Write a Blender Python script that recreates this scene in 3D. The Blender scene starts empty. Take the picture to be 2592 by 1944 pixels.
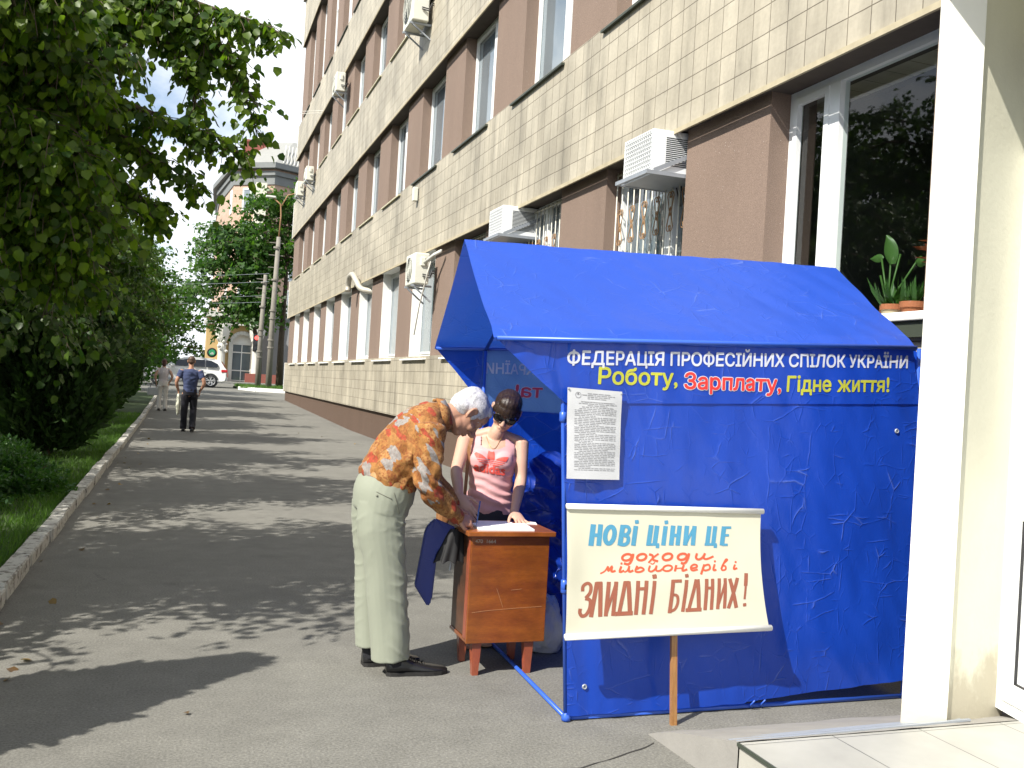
import bpy, bmesh, math, random
import numpy as np
from mathutils import Vector, Matrix, noise
from mathutils.bvhtree import BVHTree
scene = bpy.context.scene
COL = scene.collection
R = math.radians
random.seed(7)
RNG = np.random.default_rng(11)

# ------------------------------------------------------------------ camera
cam_d = bpy.data.cameras.new('camera')
cam = bpy.data.objects.new('camera', cam_d)
COL.objects.link(cam)
cam_d.sensor_width = 36.0
cam_d.lens = 36.0 * 2400.0 / 2592.0
cam_d.clip_start = 0.05
cam_d.clip_end = 2000.0
CR = ((0.94302, 0.05616, 0.32795), (-0.32748, -0.01559, 0.94473), (0.05817, -0.99830, 0.00369))   # columns: right, down, forward
_m = Matrix(((CR[0][0], -CR[0][1], -CR[0][2], 0), (CR[1][0], -CR[1][1], -CR[1][2], 0), (CR[2][0], -CR[2][1], -CR[2][2], 0), (0, 0, 0, 1)))
_q = _m.to_3x3().to_quaternion().normalized().to_matrix().to_4x4()
_q.translation = Vector((0, 0, 1.52))
cam.matrix_world = _q
scene.camera = cam

# ------------------------------------------------------------------ sky, sun, exposure
SUN_EL, SUN_AZ = R(44.0), R(61.0)          # azimuth of the light's travel, from +Y towards +X
w = bpy.data.worlds.new('World'); scene.world = w; w.use_nodes = True
nt = w.node_tree
for n in list(nt.nodes): nt.nodes.remove(n)
out = nt.nodes.new('ShaderNodeOutputWorld'); bg = nt.nodes.new('ShaderNodeBackground')
sky = nt.nodes.new('ShaderNodeTexSky'); sky.sky_type = 'NISHITA'; sky.sun_disc = False
sky.sun_elevation = SUN_EL; sky.sun_rotation = SUN_AZ + math.pi; sky.air_density = 1.0; sky.dust_density = 0.6; sky.ozone_density = 1.5
bg.inputs['Strength'].default_value = 0.072
# drifting clouds in the sky itself
tc = nt.nodes.new('ShaderNodeTexCoord'); mp = nt.nodes.new('ShaderNodeMapping')
mp.inputs['Scale'].default_value = (1.0, 1.0, 1.7); mp.inputs['Location'].default_value = (0.37, 0.10, 0.05)
nz = nt.nodes.new('ShaderNodeTexNoise'); nz.inputs['Scale'].default_value = 3.1; nz.inputs['Detail'].default_value = 9; nz.inputs['Roughness'].default_value = 0.56
rp = nt.nodes.new('ShaderNodeValToRGB'); rp.color_ramp.elements[0].position = 0.40; rp.color_ramp.elements[1].position = 0.55
mx = nt.nodes.new('ShaderNodeMix'); mx.data_type = 'RGBA'
nt.links.new(tc.outputs['Generated'], mp.inputs['Vector']); nt.links.new(mp.outputs['Vector'], nz.inputs['Vector'])
nt.links.new(nz.outputs['Fac'], rp.inputs['Fac']); nt.links.new(rp.outputs['Color'], mx.inputs['Factor'])
gn = nt.nodes.new('ShaderNodeVectorMath'); gn.operation = 'SCALE'; gn.inputs['Scale'].default_value = 1.45
nt.links.new(sky.outputs['Color'], gn.inputs[0]); nt.links.new(gn.outputs[0], mx.inputs['A']); mx.inputs['B'].default_value = (10.5, 10.9, 11.4, 1)
nt.links.new(mx.outputs['Result'], bg.inputs['Color']); nt.links.new(bg.outputs['Background'], out.inputs['Surface'])

sd = bpy.data.lights.new('sun', 'SUN'); sd.energy = 5.0; sd.angle = R(0.53); sd.color = (1.0, 0.95, 0.86)
sun = bpy.data.objects.new('sun', sd); COL.objects.link(sun)
SUND = Vector((math.sin(SUN_AZ) * math.cos(SUN_EL), math.cos(SUN_AZ) * math.cos(SUN_EL), -math.sin(SUN_EL)))
sun.rotation_euler = SUND.to_track_quat('-Z', 'Y').to_euler()
sun.location = (-30, -20, 40)

scene.view_settings.view_transform = 'Standard'; scene.view_settings.look = 'None'
scene.view_settings.exposure = 0.75; scene.view_settings.gamma = 1.0; scene.view_settings.use_curve_mapping = False
scene.cycles.max_bounces = 7; scene.cycles.transparent_max_bounces = 8
scene.cycles.use_denoising = True

# ------------------------------------------------------------------ helpers
def tag(o, label=None, cat=None, group=None, kind=None):
    if label: o['label'] = label
    if cat: o['category'] = cat
    if group: o['group'] = group
    if kind: o['kind'] = kind
    return o

def thing(name, loc=(0, 0, 0), label=None, cat=None, group=None, rz=0.0):
    o = bpy.data.objects.new(name, None); o.empty_display_size = 0.2
    o.location = loc; o.rotation_euler = (0, 0, rz); COL.objects.link(o)
    return tag(o, label, cat, group)

def adopt(child, parent):
    """parent a child whose mesh is in world coordinates"""
    child.parent = parent
    if parent.parent is None or parent.type == 'EMPTY' or parent.location.length > 0:
        child.matrix_parent_inverse = Matrix.LocRotScale(parent.location, parent.rotation_euler, None).inverted()
    return child

def new_mesh(name, verts, faces, mats=None, parent=None, smooth=False, mi=None, local=False):
    me = bpy.data.meshes.new(name)
    me.from_pydata([tuple(v) for v in verts], [], faces)
    if mats is not None:
        for m in (mats if isinstance(mats, (list, tuple)) else [mats]): me.materials.append(m)
    if mi is not None: me.polygons.foreach_set('material_index', mi)
    if smooth: me.polygons.foreach_set('use_smooth', [True] * len(me.polygons))
    me.update()
    o = bpy.data.objects.new(name, me); COL.objects.link(o)
    if parent is not None:
        if local: o.parent = parent
        else: adopt(o, parent)
    return o

class MB:
    def __init__(s): s.v = []; s.f = []; s.m = []; s.cur = 0
    def mat(s, i): s.cur = i; return s
    def add(s, vs, fs):
        b = len(s.v); s.v += [Vector(v) for v in vs]
        s.f += [tuple(i + b for i in f) for f in fs]; s.m += [s.cur] * len(fs); return s
    def box(s, x0, x1, y0, y1, z0, z1):
        return s.add([(x0, y0, z0), (x1, y0, z0), (x1, y1, z0), (x0, y1, z0), (x0, y0, z1), (x1, y0, z1), (x1, y1, z1), (x0, y1, z1)],
                     [(0, 3, 2, 1), (4, 5, 6, 7), (0, 1, 5, 4), (1, 2, 6, 5), (2, 3, 7, 6), (3, 0, 4, 7)])
    def bbox(s, x0, x1, y0, y1, z0, z1, r=0.008, seg=2):
        bm = bmesh.new(); bmesh.ops.create_cube(bm, size=1.0)
        for v in bm.verts: v.co = Vector(((x0 + x1) / 2 + v.co.x * (x1 - x0), (y0 + y1) / 2 + v.co.y * (y1 - y0), (z0 + z1) / 2 + v.co.z * (z1 - z0)))
        bmesh.ops.bevel(bm, geom=list(bm.edges), offset=r, segments=seg, affect='EDGES', profile=0.5)
        bm.verts.index_update()
        s.add([v.co.copy() for v in bm.verts], [tuple(v.index for v in f.verts) for f in bm.faces]); bm.free(); return s
    def beam(s, p, q, wx, wz, up=(0, 0, 1)):
        p = Vector(p); q = Vector(q); d = (q - p).normalized(); u = Vector(up)
        if abs(d.dot(u)) > 0.98: u = Vector((1, 0, 0))
        a = d.cross(u).normalized() * (wx / 2); b = a.cross(d).normalized() * (wz / 2)
        vs = [p - a - b, p + a - b, p + a + b, p - a + b, q - a - b, q + a - b, q + a + b, q - a + b]
        return s.add(vs, [(0, 1, 2, 3), (7, 6, 5, 4), (0, 4, 5, 1), (1, 5, 6, 2), (2, 6, 7, 3), (3, 7, 4, 0)])
    def tube(s, pts, r, n=8, cap=True):
        pts = [Vector(p) for p in pts]; rs = r if isinstance(r, (list, tuple)) else [r] * len(pts)
        vs = []; fs = []; prev = None
        for i, p in enumerate(pts):
            d = (pts[min(i + 1, len(pts) - 1)] - pts[max(i - 1, 0)]).normalized()
            if prev is None:
                u = Vector((0, 0, 1)) if abs(d.z) < 0.9 else Vector((1, 0, 0))
                a = d.cross(u).normalized()
            else:
                a = (prev - d * prev.dot(d)).normalized()
            prev = a; b = d.cross(a)
            for k in range(n):
                t = 2 * math.pi * k / n; vs.append(p + (a * math.cos(t) + b * math.sin(t)) * rs[i])
        for i in range(len(pts) - 1):
            for k in range(n):
                fs.append((i * n + k, i * n + (k + 1) % n, (i + 1) * n + (k + 1) % n, (i + 1) * n + k))
        if cap:
            fs.append(tuple(range(n - 1, -1, -1))); fs.append(tuple((len(pts) - 1) * n + k for k in range(n)))
        return s.add(vs, fs)
    def lathe(s, prof, c=(0, 0, 0), n=20, axis='z'):
        c = Vector(c); vs = []; fs = []
        for (r, z) in prof:
            for k in range(n):
                t = 2 * math.pi * k / n; x, y = r * math.cos(t), r * math.sin(t)
                vs.append(c + (Vector((x, y, z)) if axis == 'z' else Vector((z, x, y)) if axis == 'x' else Vector((x, z, y))))
        for i in range(len(prof) - 1):
            for k in range(n): fs.append((i * n + k, i * n + (k + 1) % n, (i + 1) * n + (k + 1) % n, (i + 1) * n + k))
        return s.add(vs, fs)
    def prism(s, poly, a, b, axis='y'):
        """poly: 2d points; extruded from a to b along axis"""
        n = len(poly)
        def P(p, t): return (p[0], t, p[1]) if axis == 'y' else (t, p[0], p[1]) if axis == 'x' else (p[0], p[1], t)
        vs = [P(p, a) for p in poly] + [P(p, b) for p in poly]
        fs = [tuple(range(n)), tuple(range(2 * n - 1, n - 1, -1))] + [(i, i + n, (i + 1) % n + n, (i + 1) % n) for i in range(n)]
        return s.add(vs, fs)
    def quad(s, a, b, c, d): return s.add([a, b, c, d], [(0, 1, 2, 3)])
    def patch(s, fn, nu, nv):
        vs = [fn(i / nu, j / nv) for j in range(nv + 1) for i in range(nu + 1)]
        return s.add(vs, [(j * (nu + 1) + i, j * (nu + 1) + i + 1, (j + 1) * (nu + 1) + i + 1, (j + 1) * (nu + 1) + i) for j in range(nv) for i in range(nu)])
    def build(s, name, mats, parent=None, smooth=False, local=False, fix=True):
        o = new_mesh(name, s.v, s.f, mats, parent, smooth, s.m, local)
        if fix:
            bm = bmesh.new(); bm.from_mesh(o.data); bmesh.ops.recalc_face_normals(bm, faces=bm.faces); bm.to_mesh(o.data); bm.free()
        return o

def copy_tree(o, parent=None):
    c = o.copy(); COL.objects.link(c)
    if parent is not None: c.parent = parent
    for ch in o.children: copy_tree(ch, c)
    return c

# ------------------------------------------------------------------ materials
class NT:
    """tiny shorthand for node trees"""
    def __init__(s, name):
        s.m = bpy.data.materials.new(name); s.m.use_nodes = True; s.t = s.m.node_tree
        s.b = s.t.nodes['Principled BSDF']; s.o = s.t.nodes['Material Output']
    def n(s, typ, **kw):
        x = s.t.nodes.new('ShaderNode' + typ)
        for k, v in kw.items():
            if k in x.inputs: x.inputs[k].default_value = v
            else: setattr(x, k, v)
        return x
    def l(s, a, b): s.t.links.new(a, b)
    def coord(s, scale=(1, 1, 1), which='Object', rot=(0, 0, 0), loc=(0, 0, 0)):
        c = s.n('TexCoord'); m = s.n('Mapping'); m.inputs['Scale'].default_value = scale
        m.inputs['Rotation'].default_value = rot; m.inputs['Location'].default_value = loc
        s.l(c.outputs[which], m.inputs['Vector']); return m.outputs['Vector']
    def noise(s, vec, scale, detail=4, rough=0.55, typ=None):
        x = s.n('TexNoise'); x.inputs['Scale'].default_value = scale; x.inputs['Detail'].default_value = detail; x.inputs['Roughness'].default_value = rough
        if typ: x.noise_type = typ
        if vec is not None: s.l(vec, x.inputs['Vector'])
        return x.outputs['Fac']
    def ramp(s, fac, stops):
        r = s.n('ValToRGB'); e = r.color_ramp.elements
        while len(e) < len(stops): e.new(0.5)
        for i, (p, c) in enumerate(stops):
            e[i].position = p; e[i].color = (c, c, c, 1) if isinstance(c, (int, float)) else tuple(c) + (1,)
        s.l(fac, r.inputs['Fac']); return r.outputs['Color']
    def mix(s, fac, a, b, blend='MIX'):
        x = s.n('Mix', data_type='RGBA', blend_type=blend)
        for nm, v in (('Factor', fac), ('A', a), ('B', b)):
            if isinstance(v, (int, float)): x.inputs[nm].default_value = v
            elif isinstance(v, tuple): x.inputs[nm].default_value = v + (1,) if len(v) == 3 else v
            else: s.l(v, x.inputs[nm])
        return x.outputs['Result']
    def math(s, op, a, b=0.5, c=None):
        x = s.n('Math', operation=op)
        for i, v in enumerate((a, b, c)):
            if v is None: continue
            if isinstance(v, (int, float)): x.inputs[i].default_value = v
            else: s.l(v, x.inputs[i])
        return x.outputs[0]
    def bump(s, h, strength=0.3, dist=0.01):
        x = s.n('Bump'); x.inputs['Strength'].default_value = strength; x.inputs['Distance'].default_value = dist
        s.l(h, x.inputs['Height']); s.l(x.outputs['Normal'], s.b.inputs['Normal']); return x.outputs['Normal']
    def col(s, c):
        if isinstance(c, tuple): s.b.inputs['Base Color'].default_value = c + (1,) if len(c) == 3 else c
        else: s.l(c, s.b.inputs['Base Color'])
    def set(s, **kw):
        for k, v in kw.items():
            k = {'rough': 'Roughness', 'metal': 'Metallic', 'spec': 'Specular IOR Level', 'ior': 'IOR', 'coat': 'Coat Weight', 'coatr': 'Coat Roughness', 'sheen': 'Sheen Weight', 'sss': 'Subsurface Weight', 'trans': 'Transmission Weight'}[k]
            if isinstance(v, (int, float)): s.b.inputs[k].default_value = v
            else: s.l(v, s.b.inputs[k])
        return s

def plain(name, c, rough=0.6, var=0.15, scale=6.0, bump=0.0, bscale=60.0, metal=0.0, spec=0.5, coat=0.0):
    k = NT(name); v = k.coord()
    f = k.noise(v, scale, 5)
    k.col(k.mix(f, tuple(x * (1 - var) for x in c), tuple(min(1, x * (1 + var)) for x in c)))
    k.set(rough=rough, metal=metal, spec=spec, coat=coat)
    if bump: k.bump(k.noise(v, bscale, 4), bump, 0.004)
    return k.m

M = {}
M['white_pvc'] = plain('white_pvc', (0.78, 0.80, 0.80), 0.35, 0.04)
M['white_paint'] = plain('white_paint', (0.80, 0.80, 0.77), 0.6, 0.06, 3, 0.15, 30)
M['white_bars'] = plain('white_bars', (0.62, 0.60, 0.52), 0.5, 0.15, 12)
M['rust'] = plain('rust', (0.30, 0.17, 0.08), 0.7, 0.3, 40)
M['green_metal'] = plain('green_metal', (0.045, 0.055, 0.04), 0.5, 0.2)
M['yellow_metal'] = plain('yellow_metal', (0.50, 0.47, 0.32), 0.5, 0.15)
M['grey_metal'] = plain('grey_metal', (0.33, 0.36, 0.40), 0.45, 0.15, 10, metal=0.3)
M['ac_white'] = plain('ac_white', (0.66, 0.66, 0.58), 0.45, 0.06)
M['ac_dark'] = plain('ac_dark', (0.02, 0.025, 0.03), 0.6, 0.2)
M['black_rubber'] = plain('black_rubber', (0.02, 0.02, 0.022), 0.6, 0.2)
M['cream_paint'] = plain('cream_paint', (0.62, 0.60, 0.47), 0.7, 0.05, 4, 0.1, 40)
M['curtain'] = plain('curtain', (0.45, 0.47, 0.45), 0.9, 0.12, 4)
M['concrete'] = plain('concrete', (0.21, 0.195, 0.165), 0.85, 0.25, 5, 0.4, 50)
M['bark'] = plain('bark', (0.09, 0.065, 0.045), 0.9, 0.4, 14, 0.8, 25)
M['terracotta'] = plain('terracotta', (0.42, 0.13, 0.06), 0.8, 0.15, 10)
M['pale_clay'] = plain('pale_clay', (0.62, 0.46, 0.32), 0.8, 0.12, 10)
M['soil'] = plain('soil', (0.05, 0.035, 0.025), 0.95, 0.4, 20)

def tile_mat():
    k = NT('facade_tiles')
    c = k.n('TexCoord'); sp = k.n('SeparateXYZ'); k.l(c.outputs['Object'], sp.inputs[0])
    cb = k.n('CombineXYZ'); k.l(sp.outputs['Y'], cb.inputs['X']); k.l(sp.outputs['Z'], cb.inputs['Y'])
    wob = k.n('TexNoise'); wob.inputs['Scale'].default_value = 2.2; wob.inputs['Detail'].default_value = 3
    k.l(cb.outputs[0], wob.inputs['Vector'])
    va = k.n('VectorMath', operation='MULTIPLY_ADD'); k.l(wob.outputs['Color'], va.inputs[0]); va.inputs[1].default_value = (0.012, 0.014, 0); k.l(cb.outputs[0], va.inputs[2])
    b = k.n('TexBrick'); b.offset = 0.0; b.squash = 1.0; b.inputs['Scale'].default_value = 1.0
    b.inputs['Brick Width'].default_value = 0.262; b.inputs['Row Height'].default_value = 0.249; b.inputs['Mortar Size'].default_value = 0.0055; b.inputs['Mortar Smooth'].default_value = 0.3
    b.inputs['Color1'].default_value = (0.475, 0.432, 0.342, 1); b.inputs['Color2'].default_value = (0.415, 0.374, 0.292, 1); b.inputs['Mortar'].default_value = (0.17, 0.145, 0.105, 1)
    k.l(va.outputs[0], b.inputs['Vector'])
    # vertical dirt streaks and weather patches
    m2 = k.n('Mapping'); m2.inputs['Scale'].default_value = (2.6, 0.42, 1); k.l(cb.outputs[0], m2.inputs['Vector'])
    st = k.ramp(k.noise(m2.outputs[0], 1.0, 6, 0.62), [(0.40, 1.04), (0.58, 0.76), (0.72, 0.38)])
    pt = k.ramp(k.noise(cb.outputs[0], 0.7, 5, 0.6), [(0.35, 1.06), (0.68, 0.74)])
    fine = k.ramp(k.noise(cb.outputs[0], 22, 4, 0.6), [(0.3, 0.93), (0.7, 1.05)])
    col = k.mix(1.0, k.mix(1.0, k.mix(0.75, b.outputs['Color'], st, 'MULTIPLY'), pt, 'MULTIPLY'), fine, 'MULTIPLY')
    k.col(col); k.set(rough=0.55, spec=0.35)
    h = k.math('SUBTRACT', 1.0, b.outputs['Fac'])
    h2 = k.math('MULTIPLY_ADD', k.noise(cb.outputs[0], 1.6, 2), 0.6, h)
    k.bump(h2, 0.55, 0.012)
    return k.m
M['tiles'] = tile_mat()

def stucco_mat(name, c):
    k = NT(name); v = k.coord()
    big = k.noise(k.coord((1, 1.4, 0.35)), 1.1, 5, 0.6); sm = k.noise(v, 120, 3, 0.7)
    a = k.mix(big, tuple(x * 0.82 for x in c), tuple(x * 1.14 for x in c))
    spk = k.ramp(sm, [(0.42, 0.82), (0.60, 1.12)])
    vor = k.n('TexVoronoi'); vor.inputs['Scale'].default_value = 34; k.l(v, vor.inputs['Vector'])
    fleck = k.ramp(vor.outputs['Distance'], [(0.06, 1.0), (0.10, 0.0)])  # small pale flecks scattered over the stucco
    g2 = k.ramp(k.noise(v, 7, 2), [(0.56, 0.0), (0.6, 1.0)])
    col = k.mix(k.math('MULTIPLY', fleck, g2), k.mix(1.0, a, spk, 'MULTIPLY'), (0.75, 0.72, 0.68))
    k.col(col); k.set(rough=0.85, spec=0.25); k.bump(sm, 0.6, 0.006)
    return k.m
M['stucco'] = stucco_mat('brown_stucco', (0.225, 0.165, 0.132))
M['plinth'] = stucco_mat('plinth_stucco', (0.115, 0.077, 0.057))

def glass_mat(name, tint=(0.12, 0.155, 0.18), ior=2.1, clear=False):
    k = NT(name)
    if not clear:
        v = k.coord(); k.col(k.mix(k.noise(v, 0.8, 2), tuple(x * 0.6 for x in tint), tuple(x * 1.5 for x in tint)))
        k.set(rough=0.03, ior=ior, spec=0.7); k.bump(k.noise(v, 1.4, 2), 0.05, 0.05)
    else:
        tr = k.n('BsdfTransparent'); tr.inputs['Color'].default_value = (0.80, 0.86, 0.84, 1)
        gl = k.n('BsdfGlossy'); gl.inputs['Roughness'].default_value = 0.015
        fr = k.n('Fresnel'); fr.inputs['IOR'].default_value = 1.65
        ms = k.n('MixShader'); ge = k.n('NewGeometry'); ff = k.math('MULTIPLY', fr.outputs[0], k.math('SUBTRACT', 1.0, ge.outputs['Backfacing'])); ff = k.math('MULTIPLY_ADD', ge.outputs['Backfacing'], 0.06, ff); k.l(ff, ms.inputs[0]); k.l(tr.outputs[0], ms.inputs[1]); k.l(gl.outputs[0], ms.inputs[2])
        k.l(ms.outputs[0], k.o.inputs['Surface'])
    return k.m
M['glass'] = glass_mat('window_glass')
M['glass_clear'] = glass_mat('window_glass_clear', clear=True)
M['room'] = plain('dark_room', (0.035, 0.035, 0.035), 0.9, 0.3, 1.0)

def asphalt_mat(name='asphalt', c=(0.172, 0.168, 0.150)):
    k = NT(name); v = k.coord()
    big = k.noise(v, 0.55, 5, 0.6); med = k.noise(v, 5, 5, 0.65); fine = k.noise(v, 85, 4, 0.75)
    base = k.mix(big, tuple(x * 0.80 for x in c), tuple(x * 1.18 for x in c))
    base = k.mix(1.0, base, k.ramp(med, [(0.3, 0.88), (0.7, 1.10)]), 'MULTIPLY')
    base = k.mix(1.0, base, k.ramp(fine, [(0.32, 0.62), (0.52, 1.0), (0.72, 1.5)]), 'MULTIPLY')
    pm_ = k.ramp(k.noise(k.coord((1, 1.6, 1), loc=(4, 2, 0)), .42, 3, .5), [(.52, 0.0), (.535, 1.0)]); base = k.mix(k.math('MULTIPLY', pm_, .14), base, (.09, .088, .082))
    st_ = k.ramp(k.noise(k.coord((1, 1, 1), loc=(9, 1, 0)), 1.9, 5, .62), [(.62, 0.0), (.72, .30)]); base = k.mix(st_, base, (.07, .066, .06))
    # scattered grit
    vo = k.n('TexVoronoi'); vo.inputs['Scale'].default_value = 26; vo.inputs['Randomness'].default_value = 1.0; k.l(v, vo.inputs['Vector'])
    grit = k.ramp(vo.outputs['Distance'], [(0.05, 1.0), (0.085, 0.0)]); gm = k.ramp(k.noise(v, 3.0, 3), [(0.52, 0.0), (0.62, 0.8)])
    base = k.mix(k.math('MULTIPLY', grit, gm), base, (0.36, 0.34, 0.30))
    # hairline cracks
    wv = k.n('VectorMath', operation='MULTIPLY_ADD'); nn = k.n('TexNoise'); nn.inputs['Scale'].default_value = 1.6; nn.inputs['Detail'].default_value = 6; k.l(v, nn.inputs['Vector'])
    k.l(nn.outputs['Color'], wv.inputs[0]); wv.inputs[1].default_value = (0.9, 0.9, 0); k.l(v, wv.inputs[2])
    vc = k.n('TexVoronoi', feature='DISTANCE_TO_EDGE'); vc.inputs['Scale'].default_value = 0.33; k.l(wv.outputs[0], vc.inputs['Vector'])
    crack = k.ramp(vc.outputs['Distance'], [(0.0, 1.0), (0.006, 0.0)])
    base = k.mix(k.math('MULTIPLY', k.math('MULTIPLY', crack, 0.35), k.ramp(k.noise(v, .5, 2), [(.55, 0.0), (.62, 1.0)])), base, (0.035, 0.032, 0.03))
    k.col(base); k.set(rough=0.88, spec=0.3); k.bump(k.math('ADD', fine, k.math('MULTIPLY', med, 0.8)), 0.45, 0.006)
    return k.m
M['asphalt'] = asphalt_mat()

def leaf_mat(name, c1, c2, trans=0.45, rough=0.42):
    k = NT(name); a = k.n('Attribute', attribute_name='tint')
    col = k.mix(a.outputs['Fac'], c1, c2)
    k.col(col); k.set(rough=rough, spec=0.4)
    t = k.n('BsdfTranslucent'); k.l(k.mix(1.0, col, (1.5, 1.75, 0.55), 'MULTIPLY'), t.inputs['Color'])
    ms = k.n('MixShader'); ms.inputs[0].default_value = trans
    k.l(k.b.outputs[0], ms.inputs[1]); k.l(t.outputs[0], ms.inputs[2]); k.l(ms.outputs[0], k.o.inputs['Surface'])
    return k.m
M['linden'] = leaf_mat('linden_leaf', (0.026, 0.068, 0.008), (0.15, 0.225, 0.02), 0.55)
M['linden_shade'] = leaf_mat('linden_leaf_shade', (0.018, 0.050, 0.008), (0.070, 0.122, 0.015), 0.42)  # darker copy of the leaf, shade of the farther trees put into its green
M['maple'] = leaf_mat('maple_leaf', (0.02, 0.065, 0.012), (0.075, 0.155, 0.022), 0.45)
M['thuja'] = leaf_mat('thuja_spray', (0.022, 0.045, 0.014), (0.05, 0.11, 0.02), 0.2, 0.7)
M['bushleaf'] = leaf_mat('bush_leaf', (0.03, 0.09, 0.025), (0.075, 0.17, 0.035), 0.35)
M['grassblade'] = leaf_mat('grass_blade', (0.045, 0.11, 0.015), (0.10, 0.19, 0.03), 0.4, 0.6)
M['red_leaf'] = leaf_mat('red_leaf', (0.13, 0.02, 0.02), (0.22, 0.04, 0.03), 0.3)
M['grass_base'] = plain('lawn_soil', (0.035, 0.06, 0.016), 0.95, 0.4, 3.0, 0.5, 30)

def zg(y):
    return 0.0 if y < 28 else min((y - 28) * 0.0145, 0.66)
# ------------------------------------------------------------------ ground, path, kerb, lawn
mb = MB()
ys = [-40, -10, 0, 4, 8, 14, 20, 28, 36, 44, 52, 60, 73.5, 90, 130, 400]
xs = [-300, -60, -20, -1.1, 1.5, 4.8, 20, 80, 400]
vs = [(x, y, zg(y) - 0.006) for y in ys for x in xs]; nx = len(xs)
mb.add(vs, [(j * nx + i, j * nx + i + 1, (j + 1) * nx + i + 1, (j + 1) * nx + i) for j in range(len(ys) - 1) for i in range(nx - 1)])
tag(mb.build('ground', M['asphalt'], fix=False), kind='structure')
mb = MB()
ysp = [-6 + i * 2.0 for i in range(28)]
mb.add([(x, y, zg(y)) for y in ysp for x in (-0.94, 0.5, 2.5, 4.72)], [(j * 4 + i, j * 4 + i + 1, (j + 1) * 4 + i + 1, (j + 1) * 4 + i) for j in range(len(ysp) - 1) for i in range(3)])
tag(mb.build('path', M['asphalt'], fix=False), kind='structure')

mb = MB(); cr_ = [(.55, 3.47), (.85, 3.50), (1.10, 3.47), (1.35, 3.53), (1.60, 3.50), (1.85, 3.60), (2.06, 3.70)]; pts_ = []
for (a, c) in zip(cr_[:-1], cr_[1:]):
    for i in range(9): t = i / 9; x = a[0] + (c[0] - a[0]) * t; pts_.append(Vector((x, a[1] + (c[1] - a[1]) * t + .022 * noise.noise(Vector((x * 11, 3, 0))), .003)))
for i in range(len(pts_) - 1):
    w0 = .0035 + .0025 * noise.noise(Vector((pts_[i].x * 9, 7, 0))); w1 = .0035 + .0025 * noise.noise(Vector((pts_[i + 1].x * 9, 7, 0))); e = Vector((0, 1, 0))
    mb.quad(pts_[i] - e * w0, pts_[i + 1] - e * w1, pts_[i + 1] + e * w1, pts_[i] + e * w0)
tag(mb.build('path_crack', plain('crack_dark', (.035, .033, .03), .95), fix=False), kind='structure')

def kerb_mat():
    k = NT('kerb_paint'); v = k.coord()
    f = k.ramp(k.noise(v, 14, 6, 0.7), [(0.38, 0.0), (0.50, 1.0)]); g = k.noise(v, 40, 4)
    k.col(k.mix(f, k.mix(g, (0.11, 0.10, 0.085), (0.21, 0.19, 0.16)), k.mix(g, (0.42, 0.41, 0.37), (0.58, 0.57, 0.53)))); k.set(rough=0.85); k.bump(f, 0.5, 0.006)
    return k.m
M['kerb'] = kerb_mat()
mb = MB(); rr = random.Random(3)
y = -4.0
while y < 47:
    L = rr.uniform(0.85, 1.15); j = rr.uniform(-0.010, 0.010); h = 0.10 + rr.uniform(-0.010, 0.010); z = zg(y)
    bm = bmesh.new(); bmesh.ops.create_cube(bm, size=1.0)
    bmesh.ops.bevel(bm, geom=list(bm.edges), offset=0.06, segments=2, affect='EDGES')
    bmesh.ops.subdivide_edges(bm, edges=[e for e in bm.edges if e.calc_length() > 0.4], cuts=5)
    for vv in bm.verts:
        p = Vector((-1.03 + j + vv.co.x * 0.125, y + L / 2 + vv.co.y * (L - 0.004), z + h / 2 - 0.03 + vv.co.z * (h + 0.06)))
        vv.co = p + Vector((noise.noise(p * 7), 0, noise.noise(p * 7 + Vector((9, 0, 0))))) * 0.006
    bm.verts.index_update(); mb.add([q.co.copy() for q in bm.verts], [tuple(q.index for q in f.verts) for f in bm.faces]); bm.free()
    y += L
tag(mb.build('kerb', M['kerb']), kind='structure')

mb = MB()
gy = [-6 + i * 1.0 for i in range(54)]; gx = [-40, -20, -10, -6, -4, -3, -2, -1.5, -1.105]
def lawn_z(x, y): return zg(y) + 0.05 + (0.05 * noise.noise(Vector((x * 0.6, y * 0.6, 0))) if x < -1.3 else 0)
mb.add([(x, y, lawn_z(x, y)) for y in gy for x in gx], [(j * 9 + i, j * 9 + i + 1, (j + 1) * 9 + i + 1, (j + 1) * 9 + i) for j in range(53) for i in range(8)])
tag(mb.build('lawn', M['grass_base'], smooth=True, fix=False), kind='structure')

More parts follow.
